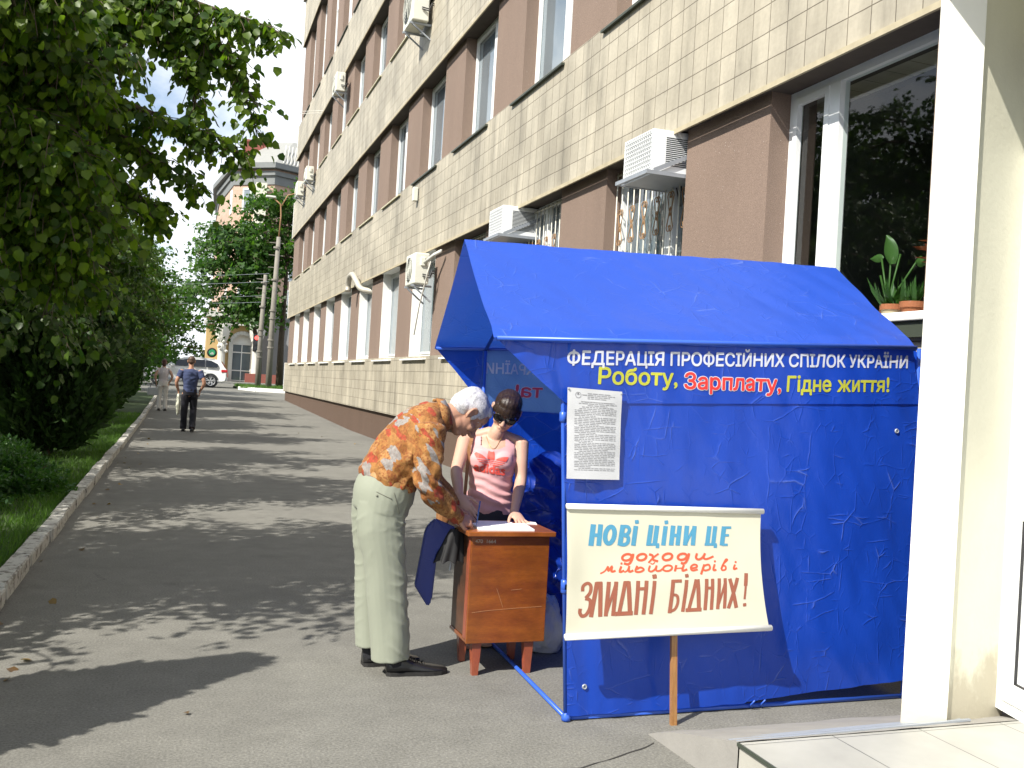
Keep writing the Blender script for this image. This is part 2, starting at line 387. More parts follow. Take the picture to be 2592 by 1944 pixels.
# ---- fast leaf meshes
def leaf_cloud(name, P, D, N, S, shape, mat, parent=None, tint=None, local=False):
    """P base points, D tip directions, N normals, S sizes; shape = (local verts (along, across, up), faces)"""
    n = len(P); D = D / np.linalg.norm(D, axis=1, keepdims=True)
    N = N - D * np.sum(N * D, axis=1, keepdims=True); N = N / (np.linalg.norm(N, axis=1, keepdims=True) + 1e-9)
    B = np.cross(N, D); L, F = shape; L = np.array(L); k = len(L)
    V = P[:, None, :] + S[:, None, None] * (L[None, :, 0:1] * D[:, None, :] + L[None, :, 1:2] * B[:, None, :] + L[None, :, 2:3] * N[:, None, :])
    V = V.reshape(-1, 3).astype(np.float32)
    nf = len(F); fl = [len(f) for f in F]
    loops = np.concatenate([np.array(f) for f in F]); nl = len(loops)
    LI = (np.arange(n)[:, None] * k + loops[None, :]).reshape(-1).astype(np.int32)
    starts = np.concatenate([[0], np.cumsum(fl)[:-1]])
    LS = (np.arange(n)[:, None] * nl + starts[None, :]).reshape(-1).astype(np.int32)
    me = bpy.data.meshes.new(name)
    me.vertices.add(n * k); me.vertices.foreach_set('co', V.reshape(-1))
    me.loops.add(n * nl); me.loops.foreach_set('vertex_index', LI)
    me.polygons.add(n * nf); me.polygons.foreach_set('loop_start', LS)
    me.materials.append(mat)
    if tint is None: tint = RNG.random(n)
    at = me.attributes.new('tint', 'FLOAT', 'POINT'); at.data.foreach_set('value', np.repeat(tint, k).astype(np.float32))
    me.update(calc_edges=True)
    o = bpy.data.objects.new(name, me); COL.objects.link(o)
    if parent is not None:
        if local: o.parent = parent
        else: adopt(o, parent)
    return o
HEART = ([(0, 0, 0), (0.10, 0.38, 0.10), (0.55, 0.42, 0.07), (0.95, 0, -0.10), (0.55, -0.42, 0.07), (0.10, -0.38, 0.10), (0.5, 0, -0.02)],
         [(0, 6, 2, 1), (6, 3, 2), (0, 5, 4, 6), (6, 4, 3)])
MAPLE = ([(0, 0, 0), (0.05, 0.45, 0.05), (0.45, 0.55, 0.0), (0.55, 0.2, 0.03), (1.0, 0, -0.08), (0.55, -0.2, 0.03), (0.45, -0.55, 0.0), (0.05, -0.45, 0.05)],
         [(0, 3, 2, 1), (0, 5, 4, 3), (0, 7, 6, 5)])
SPRAY = ([(0, 0, 0), (0.4, 0.22, 0.04), (1.0, 0.06, 0), (0.95, -0.1, 0.02), (0.45, -0.2, -0.03)], [(0, 1, 2, 3, 4)])
BLADE = ([(0, -0.04, 0), (0, 0.04, 0), (0.55, 0.03, 0.08), (1.0, 0, 0.32), (0.55, -0.03, 0.08)], [(0, 1, 2, 4), (4, 2, 3)])
SMALL = ([(0, 0, 0), (0.45, 0.3, 0.06), (1.0, 0, -0.05), (0.45, -0.3, 0.06)], [(0, 2, 1), (0, 3, 2)])

def rand_dirs(n, rng): 
    v = rng.normal(size=(n, 3)); return v / np.linalg.norm(v, axis=1, keepdims=True)

# grass
rng = np.random.default_rng(5)
n = 52000
yy = 4.5 + 26 * rng.random(n) ** 1.6; xx = -1.13 - 3.4 * rng.random(n) ** 1.5
zz = np.array([lawn_z(a, b) for a, b in zip(xx, yy)])
Dg = np.stack([rng.normal(0, .35, n), rng.normal(0, .35, n), np.ones(n)], 1)
gr = leaf_cloud('grass', np.stack([xx, yy, zz - 0.01], 1), Dg, rand_dirs(n, rng) * [1, 1, 0.1], 0.05 + 0.07 * rng.random(n), BLADE, M['grassblade'])
tag(gr, kind='stuff', label='short green lawn grass beside the painted kerb', cat='grass')

rng = np.random.default_rng(19); n = 36
lx = np.where(rng.random(n) < .7, -.93 + np.abs(rng.normal(0, .22, n)), -.9 + 5.4 * rng.random(n)); ly = 3.2 + 24 * rng.random(n) ** 1.3
fl = leaf_cloud('leaf_litter', np.stack([lx, ly, np.full(n, .008)], 1), rand_dirs(n, rng) * [1, 1, .15], rng.normal(0, .35, (n, 3)) + [0, 0, 1], .03 + .035 * rng.random(n), HEART, leaf_mat('dry_leaf', (.10, .055, .02), (.26, .17, .05), .2))
tag(fl, kind='stuff', label='dry fallen leaves scattered along the kerb and path', cat='leaves')

# ------------------------------------------------------------------ office building
BX = 4.62; PX = 4.73; WX = 4.93; Y0, Y1 = -14.0, 46.9
b = thing('office_building', (BX, 20, 0), 'long four storey office block clad in beige tiles with brown stucco piers', 'building')
floors = [(2.06, 4.25), (5.98, 8.10), (9.80, 11.88), (13.50, 17.40)]
PITCH, WW = 3.409, 1.95
starts = [44.64 - PITCH * i for i in range(18)]      # far jamb of each window
mb = MB()
bands = [(0.72, 2.06), (4.25, 5.98), (8.10, 9.80), (11.88, 13.50), (17.40, 19.6)]
for z0, z1 in bands: mb.box(BX, 5.5, Y0, Y1, z0, z1)
cl = mb.build('tile_cladding', M['tiles'], b)
mb = MB()
for z0, z1 in bands[1:]: mb.box(BX - 0.028, BX - 0.002, Y0, Y1 + 0.01, z0 - 0.05, z0 - 0.003)
mb.build('drip_edge', plain('drip_edge', (0.40, 0.35, 0.24), 0.8, 0.3, 8), b)
for z0, z1 in floors:
    prev = Y1 - 0.03
    for s in starts:
        mb = MB(); mb.box(PX, 5.2, s, prev, z0, z1); mb.build('stucco_pier', M['stucco'], b); prev = s - WW
        if prev < 0: break
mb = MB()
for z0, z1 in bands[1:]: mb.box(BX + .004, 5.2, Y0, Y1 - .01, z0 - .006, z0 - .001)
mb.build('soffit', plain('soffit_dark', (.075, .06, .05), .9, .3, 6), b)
mb = MB(); mb.box(4.70, 5.4, Y0, Y1 - 0.05, -0.3, 0.72); mb.build('plinth', M['plinth'], b)
mb = MB(); mb.box(5.42, 18, Y0, 2.2, 0.72, 19.58); mb.box(5.42, 18, 7.56, Y1 - 0.01, 0.72, 19.58); mb.box(8.06, 18, 2.201, 7.559, .72, 19.58); mb.box(5.421, 8.05, 2.201, 7.559, 4.26, 19.57); mb.box(4.5, 18.2, Y0 - .1, Y1 + .15, 19.6, 19.75)
mb.build('roof', M['concrete'], b)
mb = MB()
for z0, z1 in bands: mb.box(BX - 0.01, 5.4, Y1 + 0.002, Y1 + 0.10, z0 - 0.02, z1 + 0.02)
mb.build('end_trim', M['white_paint'], b)

# window prototypes, local: x out of the facade is negative, y from the near jamb up, z from the sill line
def frame_mb(h, wd, mull, transom=None, t=0.07):
    m = MB(); d0, d1 = 0.0, 0.07
    m.box(d0, d1, 0, t, 0, h); m.box(d0, d1, wd - t, wd, 0, h); m.box(d0 + .001, d1 - .001, t, wd - t, 0, t); m.box(d0 + .001, d1 - .001, t, wd - t, h - t, h)
    for y in mull: m.box(d0 - .015, d1 + .002, y - t * .8, y + t * .8, t + .001, h - t - .001)
    if transom: m.box(d0 - .006, d1 + .003, t + .002, wd - t - .002, transom - t * .6, transom + t * .6)
    # opening sash set inside the wider half
    if mull:
        y0 = mull[-1] + t * .8 + .002; y1 = wd - t - .002; s = .05
        m.box(d0 - .02, d0 + .03, y0, y0 + s, t + .003, h - t - .003); m.box(d0 - .02, d0 + .03, y1 - s, y1, t + .003, h - t - .003)
        m.box(d0 - .019, d0 + .029, y0 + s, y1 - s, t + .003, t + s); m.box(d0 - .019, d0 + .029, y0 + s, y1 - s, h - t - s, h - t - .003)
    return m
def pane_mb(h, wd): m = MB(); m.quad((0.035, .02, h - .02), (0.035, wd - .02, h - .02), (0.035, wd - .02, .02), (0.035, .02, .02)); return m
def sill_mb(wd, out, th=0.03, drop=.05):
    m = MB(); m.prism([(0.02, 0.0), (-out, -drop), (-out, -drop - th), (0.0, -th)], -0.10, wd + 0.10, axis='y'); return m
def curtain_mb(h, wd, seed):
    m = MB(); r = random.Random(seed)
    def fn(u, v): return (0.22 + 0.03 * math.sin(u * 40 + seed), .05 + u * (wd - .1), .05 + v * (h - .1))
    m.patch(fn, 48, 1); return m
WIN = {}
for fi, (z0, z1) in enumerate(floors):
    h = z1 - z0
    for kind in range(3):
        fr = frame_mb(h, WW, [[0.62], [0.95], [0.62]][kind] if fi < 3 else [0.65, 1.3], None if fi < 3 else h * .62)
        WIN[fi, kind] = fr
def make_window(fi, kind, s, sillmat, out, white_reveal, clear=False, cm=None):
    z0, z1 = floors[fi]; h = z1 - z0; key = (fi, kind)
    if not isinstance(WIN[key], bpy.types.Mesh):
        o = WIN[key].build('window', M['white_pvc']); WIN[key] = o.data; WIN['o'] = o
        bpy.data.objects.remove(o)
    wo = bpy.data.objects.new('window', WIN[key]); COL.objects.link(wo)
    wo.parent = b; wo.matrix_parent_inverse = Matrix.Translation(-b.location); wo.location = (WX, s - WW, z0)
    for nm, mk, mt in (('pane', lambda: pane_mb(h, WW), M['glass_clear'] if clear else M['glass']), ('sill', lambda: sill_mb(WW, WX - BX + out), sillmat)):
        kk = (nm, fi, clear, sillmat.name if nm == 'sill' else '', out)
        if kk not in WIN: o = mk().build(nm, mt, fix=(nm == 'sill')); WIN[kk] = o.data; bpy.data.objects.remove(o)
        c = bpy.data.objects.new(nm, WIN[kk]); COL.objects.link(c); c.parent = wo
    if white_reveal:
        if 'rev' not in WIN:
            m = MB(); q = PX - WX
            m.box(q + .001, -.002, WW - .012, WW + .001, 0.002, h - .002); m.box(q + .001, -.002, -.001, .012, 0.002, h - .002); m.box(q - .09, -.002, .013, WW - .013, h - .015, h - .001)
            o = m.build('reveal', M['white_paint']); WIN['rev'] = o.data; bpy.data.objects.remove(o)
        c = bpy.data.objects.new('reveal', WIN['rev']); COL.objects.link(c); c.parent = wo
    return wo
rr = random.Random(21)
windows = []
for fi in range(4):
    for i, s in enumerate(starts):
        if s < 2: continue
        if fi == 0 and s < 8: continue       # the big shop window is built apart
        kind = rr.choice([0, 0, 1]) if fi < 3 else 0
        if fi == 0: sm = M['white_paint']; o_ = 0.07; wr = s > 18
        elif fi == 1: sm = M['yellow_metal'] if s > 21 else M['green_metal']; o_ = 0.05; wr = False
        else: sm = M['yellow_metal'] if s > 24 and fi == 2 else M['green_metal']; o_ = 0.05; wr = False
        windows.append((fi, s, make_window(fi, kind, s, sm, o_, wr)))

# wide window near the entrance, with a see-through pane and a room behind it
s = 7.14; z0, z1 = floors[0]; h = z1 - z0; wd = 4.2
m = MB(); t = 0.075
m.box(0, .08, 0, t, 0, h); m.box(0, .08, wd - t, wd, 0, h); m.box(.001, .079, t, wd - t, 0, t); m.box(.001, .079, t, wd - t, h - t, h)
for yv in (wd - 0.62, wd - 2.4): m.box(-.01, .082, yv - .065, yv + .065, t + .001, h - t - .001)
y0, y1 = wd - .62 + .067, wd - t - .002
m.box(-.02, .03, y0, y0 + .055, t + .003, h - t - .003); m.box(-.02, .03, y1 - .055, y1, t + .003, h - t - .003); m.box(-.019, .029, y0 + .055, y1 - .055, h - t - .06, h - t - .003); m.box(-.019, .029, y0 + .055, y1 - .055, t + .003, t + .06)
big = m.build('window', M['white_pvc']); big.parent = b; big.matrix_parent_inverse = Matrix.Translation(-b.location); big.location = (WX, s - wd, z0)
pm = MB(); pm.quad((.04, .02, h - .02), (.04, wd - .02, h - .02), (.04, wd - .02, .02), (.04, .02, .02)); po = pm.build('pane', M['glass_clear'], big, local=True, fix=False)
sm = MB(); sm.bbox(-0.40, 0.0, -0.05, wd + 0.02, .06, 0.12, .01); sm.bbox(.085, .42, -0.05, wd + .02, .05, 0.12, .01); sm.build('sill', M['white_paint'], big, local=True)
bm_ = MB(); bm_.box(-.37, -.02, .5, wd - .05, -.05, .058); bm_.build('sill_bracket', M['green_metal'], big, local=True)
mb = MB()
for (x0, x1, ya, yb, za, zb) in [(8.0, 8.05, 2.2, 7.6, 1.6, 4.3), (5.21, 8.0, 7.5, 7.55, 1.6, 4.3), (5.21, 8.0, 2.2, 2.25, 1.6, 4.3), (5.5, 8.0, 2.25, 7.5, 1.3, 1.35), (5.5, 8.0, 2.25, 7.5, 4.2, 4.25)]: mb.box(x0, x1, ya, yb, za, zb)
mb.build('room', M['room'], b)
# ------------------------------------------------------------------ trees
def branch_path(p0, d, L, droop, rng, n=7, wob=0.25):
    pts = [np.array(p0, float)]; d = np.array(d, float); d /= np.linalg.norm(d)
    for i in range(n):
        d = d + rng.normal(0, wob, 3) * 0.35 + np.array([0, 0, -droop * (i / n)]); d /= np.linalg.norm(d)
        pts.append(pts[-1] + d * (L / n))
    return pts

def leaves_on(paths, spacing, spread, rng, droop=0.8):
    P, D, Nn = [], [], []
    for pts in paths:
        for a, c in zip(pts[:-1], pts[1:]):
            L = np.linalg.norm(c - a); k = max(1, int(L / spacing))
            t = rng.random(k)[:, None]
            base = a + (c - a) * t
            out = rand_dirs(k, rng) * [1, 1, 0.5] + (c - a) / L * 0.5
            P.append(base + out * spread * rng.random(k)[:, None]); D.append(out + np.array([0, 0, -droop]))
            Nn.append(rng.normal(0, .42, (k, 3)) + np.array([-.42, -.34, .75]))
    return np.concatenate(P), np.concatenate(D), np.concatenate(Nn)

def tree_parts(seed, H, trunk_h, cr, ch, nlimb, ntwig, spacing, leaf, mat, shape, trunk_r=0.16, droop=0.35, low=0.25, twl=1.0, extra=None, lean=(0, 0)):
    """returns (trunk MB, leaf arrays) round the origin"""
    rng = np.random.default_rng(seed)
    mb = MB(); top = np.array([lean[0], lean[1], H * 0.86])
    tp = [np.array([0, 0, -0.1]), np.array([0.03, 0.02, H * .2]), np.array([lean[0] * .4 - .05, lean[1] * .4 + .04, H * .45]), top]
    mb.tube(tp, [trunk_r * 1.25, trunk_r, trunk_r * .7, trunk_r * .16], 10)
    twigs = []
    for i in range(nlimb):
        f = low + (0.95 - low) * (i / nlimb) ** 0.9
        z = trunk_h + (H * .84 - trunk_h) * (i / nlimb); kk = z / (H * .86)
        base = np.array([lean[0] * kk, lean[1] * kk, z])
        az = i * 2.399 + rng.normal(0, .3)
        # crown profile
        rel = (z - trunk_h) / max(.1, H - trunk_h); rad = cr * math.sqrt(max(.12, 1 - (rel * 1.05 - .18) ** 2)) * rng.uniform(.78, 1.1)
        d = [math.cos(az), math.sin(az), 0.25 + 0.6 * rel]
        pts = branch_path(base, d, rad * 1.05, droop, rng, 7)
        r0 = trunk_r * (0.42 - .22 * rel)
        mb.tube(pts, [r0 * (1 - j / 8.5) for j in range(len(pts))], 6)
        for q in range(ntwig):
            j = rng.integers(1, len(pts)); a = pts[j]
            dd = rand_dirs(1, rng)[0] * [1, 1, .55] + (pts[j] - pts[j - 1]) * 1.2
            tw = branch_path(a, dd, twl * rng.uniform(.5, 1.15), droop * 1.6, rng, 4, .3)
            twigs.append(tw)
            if q % 3 == 0: mb.tube(tw, [.012, .01, .008, .006, .004], 4, cap=False)
    if extra: 
        for pts in extra(mb, rng): twigs.append(pts)
    P, D, Nn = leaves_on(twigs, spacing, leaf * 1.6, rng)
    S = leaf * rng.uniform(.50, 1.22, len(P))
    return mb, (P, D, Nn, S)

def place_tree(proto, name, loc, rz, sc, label, cat, group):
    t = thing(name, loc, label, cat, group, rz); t.scale = (sc, sc, sc)
    for part, me in proto:
        o = bpy.data.objects.new(part, me); COL.objects.link(o); o.parent = t
    return t

def tree_proto(mat, shape, **kw):
    mb, (P, D, Nn, S) = tree_parts(mat=mat, shape=shape, **kw)
    o = mb.build('trunk', M['bark'], smooth=True, fix=False)
    l = leaf_cloud('crown', P, D, Nn, S, shape, mat)
    r = [('trunk', o.data), ('crown', l.data)]
    bpy.data.objects.remove(o); bpy.data.objects.remove(l); return r

# the linden nearest the camera: long drooping boughs over the path
def boughs(mb, rng):
    o = np.array([-3.2, 6.1, 0.0])
    y7 = lambda *q: [(x, 7.0, z) for x, z in q]
    def M_(y, *q): return [(x, y, z) for x, z in q]
    thin = [y7((-.49, 4.16), (-.18, 4.09), (.11, 4.04), (.32, 4.01), (.45, 3.97)),
            y7((-.31, 4.09), (-.04, 3.92), (.16, 3.73), (.29, 3.50), (.39, 3.25)),
            y7((-.61, 4.06), (-.40, 3.91), (-.22, 3.75), (-.09, 3.55), (-.01, 3.33)),
            y7((-.70, 4.2), (-.45, 4.12), (-.22, 4.0), (-.05, 3.86), (.08, 3.70)),
            y7((-.89, 3.40), (-.65, 3.34), (-.37, 3.28), (-.08, 3.20), (.16, 3.15), (.31, 3.04)),
            y7((-.95, 3.23), (-.69, 3.16), (-.43, 3.06), (-.20, 2.93), (-.01, 2.79)),
            y7((-1.09, 3.10), (-.80, 3.01), (-.54, 2.83), (-.33, 2.67), (-.23, 2.55))]
    thick = [M_(6.4, (-1.27, 3.40), (-1.02, 3.42), (-.82, 3.35), (-.67, 3.23)), M_(6.6, (-1.32, 3.65), (-1.02, 3.68), (-.75, 3.65), (-.53, 3.57)), M_(6.3, (-1.23, 3.02), (-1.0, 2.99), (-.81, 2.90), (-.67, 2.75)),
             M_(6.4, (-1.24, 2.74), (-.98, 2.68), (-.78, 2.56), (-.59, 2.39)), M_(6.6, (-1.26, 2.44), (-1.04, 2.37), (-.85, 2.24), (-.73, 2.08)), M_(6.9, (-1.4, 3.9), (-1.1, 3.95), (-.8, 3.95), (-.5, 3.85)),
             M_(7.3, (-1.5, 3.3), (-1.2, 3.25), (-.98, 3.1), (-.85, 2.9)), M_(7.4, (-1.5, 2.7), (-1.25, 2.65), (-1.0, 2.5), (-.85, 2.3)), M_(6.0, (-1.3, 3.7), (-1.1, 3.75), (-.92, 3.7), (-.8, 3.6)), M_(7.0, (-1.3, 3.65), (-1.1, 3.62), (-.95, 3.55), (-.85, 3.45))]
    main = [([(-2.9, 6.2, p[0][2] - .1), (-2.0, (6.2 + p[0][1]) / 2, p[0][2] + .12)] + p, q) for q, ps in ((0, thin), (1, thick)) for p in ps]
    out = []
    for k, (pts, thk) in enumerate(main):
        pts = [np.array(p) - o for p in pts]
        # resample smoothly
        fine = []
        for i in range(len(pts) - 1):
            p0 = pts[max(i - 1, 0)]; p1 = pts[i]; p2 = pts[i + 1]; p3 = pts[min(i + 2, len(pts) - 1)]
            for t in np.linspace(0, 1, 5, endpoint=False):
                fine.append(0.5 * ((2 * p1) + (-p0 + p2) * t + (2 * p0 - 5 * p1 + 4 * p2 - p3) * t * t + (-p0 + 3 * p1 - 3 * p2 + p3) * t ** 3))
        fine.append(pts[-1]); n = len(fine)
        mb.tube(fine, [0.028 * (1 - i / (n + 1)) + .003 for i in range(n)], 6)
        out.append(fine[n // 3:])
        for i in range(n // 4, n):
            for q in range(8 if thk else 5 if i < n * .8 else 3):
                u = i / n; L = rng.uniform(.2, .55) * (1.2 - .5 * u) if thk else rng.uniform(.10, .34) * (1.2 - .6 * u)
                d = rand_dirs(1, rng)[0] * [1, 1, .6] + np.array([.35, .1, -.55])
                tw = branch_path(fine[i], d, L, .8, rng, 4, .35)
                mb.tube(tw, [.004, .0035, .003, .0025, .002], 4, cap=False); out.append(tw)
    return out
mbT, (P, D, Nn, S) = tree_parts(seed=4, H=5.5, trunk_h=2.0, cr=1.95, ch=5, nlimb=30, ntwig=44, spacing=0.024, leaf=0.068, mat=None, shape=None, trunk_r=.17, extra=boughs, twl=.9)
kp = P[:, 2] > 1.85; P, D, Nn, S = P[kp], D[kp], Nn[kp], S[kp]
t = thing('linden_tree', (-3.2, 6.1, 0), 'nearest linden at top left, its drooping leafy boughs reaching over the path', 'tree', 'lindens along the path')
mbT.build('trunk', M['bark'], t, smooth=True, local=True, fix=False)
leaf_cloud('crown', P, D, Nn, S, HEART, M['linden'], t, local=True)
print('near linden leaves', len(P))

PA = tree_proto(M['linden_shade'], HEART, seed=31, H=7.0, trunk_h=2.5, cr=2.35, ch=5, nlimb=28, ntwig=42, spacing=0.032, leaf=0.105, trunk_r=.16, twl=.85, droop=.30)
PB = tree_proto(M['linden_shade'], HEART, seed=47, H=6.6, trunk_h=2.3, cr=2.4, ch=5, nlimb=26, ntwig=44, spacing=0.032, leaf=0.105, trunk_r=.15, twl=.85, droop=.32)
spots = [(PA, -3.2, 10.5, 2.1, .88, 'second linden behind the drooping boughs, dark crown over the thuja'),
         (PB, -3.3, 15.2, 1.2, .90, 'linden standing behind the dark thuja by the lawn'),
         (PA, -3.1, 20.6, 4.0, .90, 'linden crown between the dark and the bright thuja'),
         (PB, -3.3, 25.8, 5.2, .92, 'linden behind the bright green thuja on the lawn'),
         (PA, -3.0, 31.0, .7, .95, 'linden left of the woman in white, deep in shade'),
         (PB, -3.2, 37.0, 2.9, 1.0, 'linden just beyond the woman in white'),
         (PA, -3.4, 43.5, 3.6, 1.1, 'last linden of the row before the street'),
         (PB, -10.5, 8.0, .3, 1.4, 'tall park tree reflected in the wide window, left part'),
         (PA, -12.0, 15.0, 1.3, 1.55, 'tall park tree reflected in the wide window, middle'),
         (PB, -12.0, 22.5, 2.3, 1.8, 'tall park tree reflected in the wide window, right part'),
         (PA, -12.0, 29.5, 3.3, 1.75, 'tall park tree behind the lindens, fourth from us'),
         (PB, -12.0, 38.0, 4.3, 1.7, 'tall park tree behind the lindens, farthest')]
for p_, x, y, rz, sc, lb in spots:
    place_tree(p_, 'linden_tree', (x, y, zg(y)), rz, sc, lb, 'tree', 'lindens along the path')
# trees across the street, dark in the gap at the end of the row
PD = tree_proto(M['maple'], MAPLE, seed=91, H=9.0, trunk_h=.7, cr=3.3, ch=8, nlimb=30, ntwig=26, spacing=0.12, leaf=0.26, trunk_r=.2, twl=1.3, droop=.35)
for x, y, rz, sc, lb in [(-3.7, 49.5, 5, .9, 'low branched tree at the end of the linden row, left of the car'), (-7.3, 58, 1, 1.0, 'shaded tree at the street behind the white car bonnet'), (-4.3, 70, 2, 1.05, 'dark low branched tree across the street left of the portal'), (-11, 76, 3, 1.3, 'dark tree across the street farthest to the left'), (-2.0, 89, 4, 1.15, 'dark tree beside the portal, behind the round green sign')]:
    place_tree(PD, 'street_tree', (x, y, zg(y)), rz, sc, lb, 'tree', 'trees across the street')

PM = tree_proto(M['maple'], MAPLE, seed=77, H=12.0, trunk_h=4.6, cr=3.1, ch=9, nlimb=36, ntwig=30, spacing=0.11, leaf=0.28, trunk_r=.17, twl=1.3, droop=.35, lean=(-2.1, .3))
place_tree(PM, 'maple_tree', (4.75, 65.5, zg(66)), 0.0, 1.0, 'bright green maple leaning left in front of the yellow portal', 'tree', 'maples by the crossing')
PN = tree_proto(M['maple'], MAPLE, seed=79, H=15.2, trunk_h=8.2, cr=2.7, ch=9, nlimb=28, ntwig=26, spacing=0.13, leaf=0.28, trunk_r=.20, twl=1.3, droop=.25)
place_tree(PN, 'maple_tree', (6.1, 65, zg(65)), 3.1, 1.0, 'taller maple behind the concrete poles at the office corner', 'tree', 'maples by the crossing')

# ------------------------------------------------------------------ thujas and shrubs
def thuja(loc, h, r, n, label, seed, spray=0.17, taper=0.75):
    rng = np.random.default_rng(seed)
    t = thing('thuja', loc, label, 'thuja', 'thujas on the lawn')
    u = rng.random(n) ** .85; az = rng.random(n) * 2 * np.pi
    prof = np.sin(np.clip(u * 1.0 + .06, 0, 1) * np.pi) ** taper * (1.08 - .45 * u)
    lump = 1 + .16 * np.sin(az * 3 + u * 9 + seed) + .12 * np.sin(az * 7 - u * 17) + .10 * np.sin(az * 13 + u * 31)
    rad = r * prof * lump * (1 - .35 * rng.random(n) ** 2.2)
    P = np.stack([np.cos(az) * rad, np.sin(az) * rad, .16 * h * 0 + u * h + .10], 1)
    D = np.stack([np.cos(az) * .7, np.sin(az) * .7, .55 + .5 * rng.random(n)], 1) + rng.normal(0, .45, (n, 3))
    N = np.stack([-np.sin(az), np.cos(az), 0 * az], 1) + rng.normal(0, .6, (n, 3))
    leaf_cloud('foliage', P, D, N, spray * rng.uniform(.5, 1.2, n), SPRAY, M['thuja'], t, local=True)
    m = MB()
    for k in range(6):
        a = k * 1.05 + seed; q = [(.05 * math.cos(a), .05 * math.sin(a), -.05), (.12 * math.cos(a), .12 * math.sin(a), h * .25), (.25 * r * math.cos(a), .25 * r * math.sin(a), h * .7)]
        m.tube(q, [.035, .025, .008], 6)
    m.build('stem', M['bark'], t, smooth=True, local=True)
    return t
thuja((-2.0, 3.84, .04), 2.42, .36, 20000, 'thuja at the left edge casting the long smooth shadow in the foreground', 12)
thuja((-1.92, 16.2, .04), 3.6, .98, 26000, 'broad dark thuja in deep shade, several bare stems showing at its foot', 2)
thuja((-2.05, 25.0, .04), 4.4, .85, 17000, 'bright green thuja on the sunny lawn, right of the dark one', 5)
thuja((-2.1, 30.5, .08), 4.3, .8, 13000, 'narrow thuja behind the bright green one', 8)
thuja((-2.1, 37.5, .18), 4.2, .8, 10000, 'thuja beside the woman in white, farthest of the row', 9)

def shrub(loc, rx, ry, h, n, label, seed, mat='bushleaf', leaf=.06, name='shrub'):
    rng = np.random.default_rng(seed)
    t = thing(name, loc, label, 'shrub', 'low shrubs on the lawn')
    d = rand_dirs(n, rng); d[:, 2] = np.abs(d[:, 2]); q = rng.random(n) ** .33
    lum = 1 + .25 * np.sin(d[:, 0] * 7 + seed) * np.sin(d[:, 1] * 6 + 2 * seed) + .12 * np.sin(d[:, 2] * 15)
    P = d * (q * lum)[:, None] * [rx, ry, h]
    leaf_cloud('foliage', P, d * .6 + rng.normal(0, .5, (n, 3)), rng.normal(0, .5, (n, 3)) + [0, 0, 1], leaf * rng.uniform(.6, 1.2, n), SMALL, M[mat], t, local=True)
    m = MB()
    for k in range(9):
        a = k * .72; m.tube([(0, 0, -.05), (rx * .3 * math.cos(a), ry * .3 * math.sin(a), h * .4), (rx * .7 * math.cos(a), ry * .7 * math.sin(a), h * .75)], [.012, .009, .004], 5)
    m.build('stem', M['bark'], t, local=True)
shrub((-1.75, 11.6, .04), .55, .75, .42, 9000, 'low bright leafed shrub at the left edge, by the kerb', 1)
shrub((-2.3, 10.4, .04), .7, .6, .5, 8000, 'low shrub cut by the left edge, nearest to us', 3)
shrub((-2.2, 13.6, .04), .6, .8, .38, 7000, 'low dark shrub at the foot of the broad thuja', 4)
# ------------------------------------------------------------------ corner building across the street
gz = zg(85)
fb = thing('corner_building', (6, 90, gz), 'pink tiled corner building with arched yellow portal and grey hipped roof', 'building')
M['pink_tile'] = None
k = NT('pink_wall'); c_ = k.n('TexCoord'); br = k.n('TexBrick'); br.inputs['Scale'].default_value = 1.0; br.inputs['Brick Width'].default_value = .6; br.inputs['Row Height'].default_value = .35; br.inputs['Mortar Size'].default_value = .012
br.inputs['Color1'].default_value = (.46, .325, .25, 1); br.inputs['Color2'].default_value = (.42, .29, .22, 1); br.inputs['Mortar'].default_value = (.34, .22, .14, 1)
s_ = k.n('SeparateXYZ'); k.l(c_.outputs['Object'], s_.inputs[0]); cc_ = k.n('CombineXYZ'); k.l(s_.outputs['X'], cc_.inputs['X']); k.l(s_.outputs['Z'], cc_.inputs['Y']); k.l(cc_.outputs[0], br.inputs['Vector']); k.col(br.outputs['Color']); k.set(rough=.8); M['pink_tile'] = k.m
M['ochre'] = plain('ochre_wall', (.52, .36, .16), .8, .12, 1)
M['grey_wall'] = plain('grey_wall', (.24, .24, .24), .8, .15, 1)
M['cornice'] = plain('cornice_grey', (.16, .17, .17), .7, .15, 2)
M['stone_white'] = plain('stone_white', (.58, .57, .52), .8, .2, 2)
M['roof_sheet'] = plain('roof_sheet', (.27, .27, .25), .55, .15, 2)
M['brick_red'] = plain('brick_red', (.25, .08, .06), .85, .25, 6)
A, B_, C_, D_ = (2.5, 98.0), (3.35, 87.5), (6.6, 85.0), (15.5, 89.5)
poly = [A, B_, C_, D_, (16, 110), (2.5, 110)]
m = MB(); m.prism(poly, gz + 5.6, 19.3, axis='z'); m.build('wall', M['pink_tile'], fb)
m = MB()
def off(poly, d):
    cx_ = sum(p[0] for p in poly) / len(poly); cy_ = sum(p[1] for p in poly) / len(poly)
    return [(p[0] + d * (p[0] - cx_) / math.hypot(p[0] - cx_, p[1] - cy_), p[1] + d * (p[1] - cy_) / math.hypot(p[0] - cx_, p[1] - cy_)) for p in poly]
m.prism(off(poly, .12), 17.95, 18.7, 'z'); m.prism(off(poly, .35), 18.72, 19.1, 'z'); m.prism(off(poly, .75), 19.3, 19.75, 'z'); m.prism(off(poly, .15), 5.6 + gz, 6.0 + gz, 'z')
m.build('cornice', M['cornice'], fb)
m = MB(); e = off(poly, .7); z0_ = 19.77; rp_ = [(p[0] * .45 + 10.5 * .55, p[1] * .45 + 99 * .55, 23.6) for p in e]
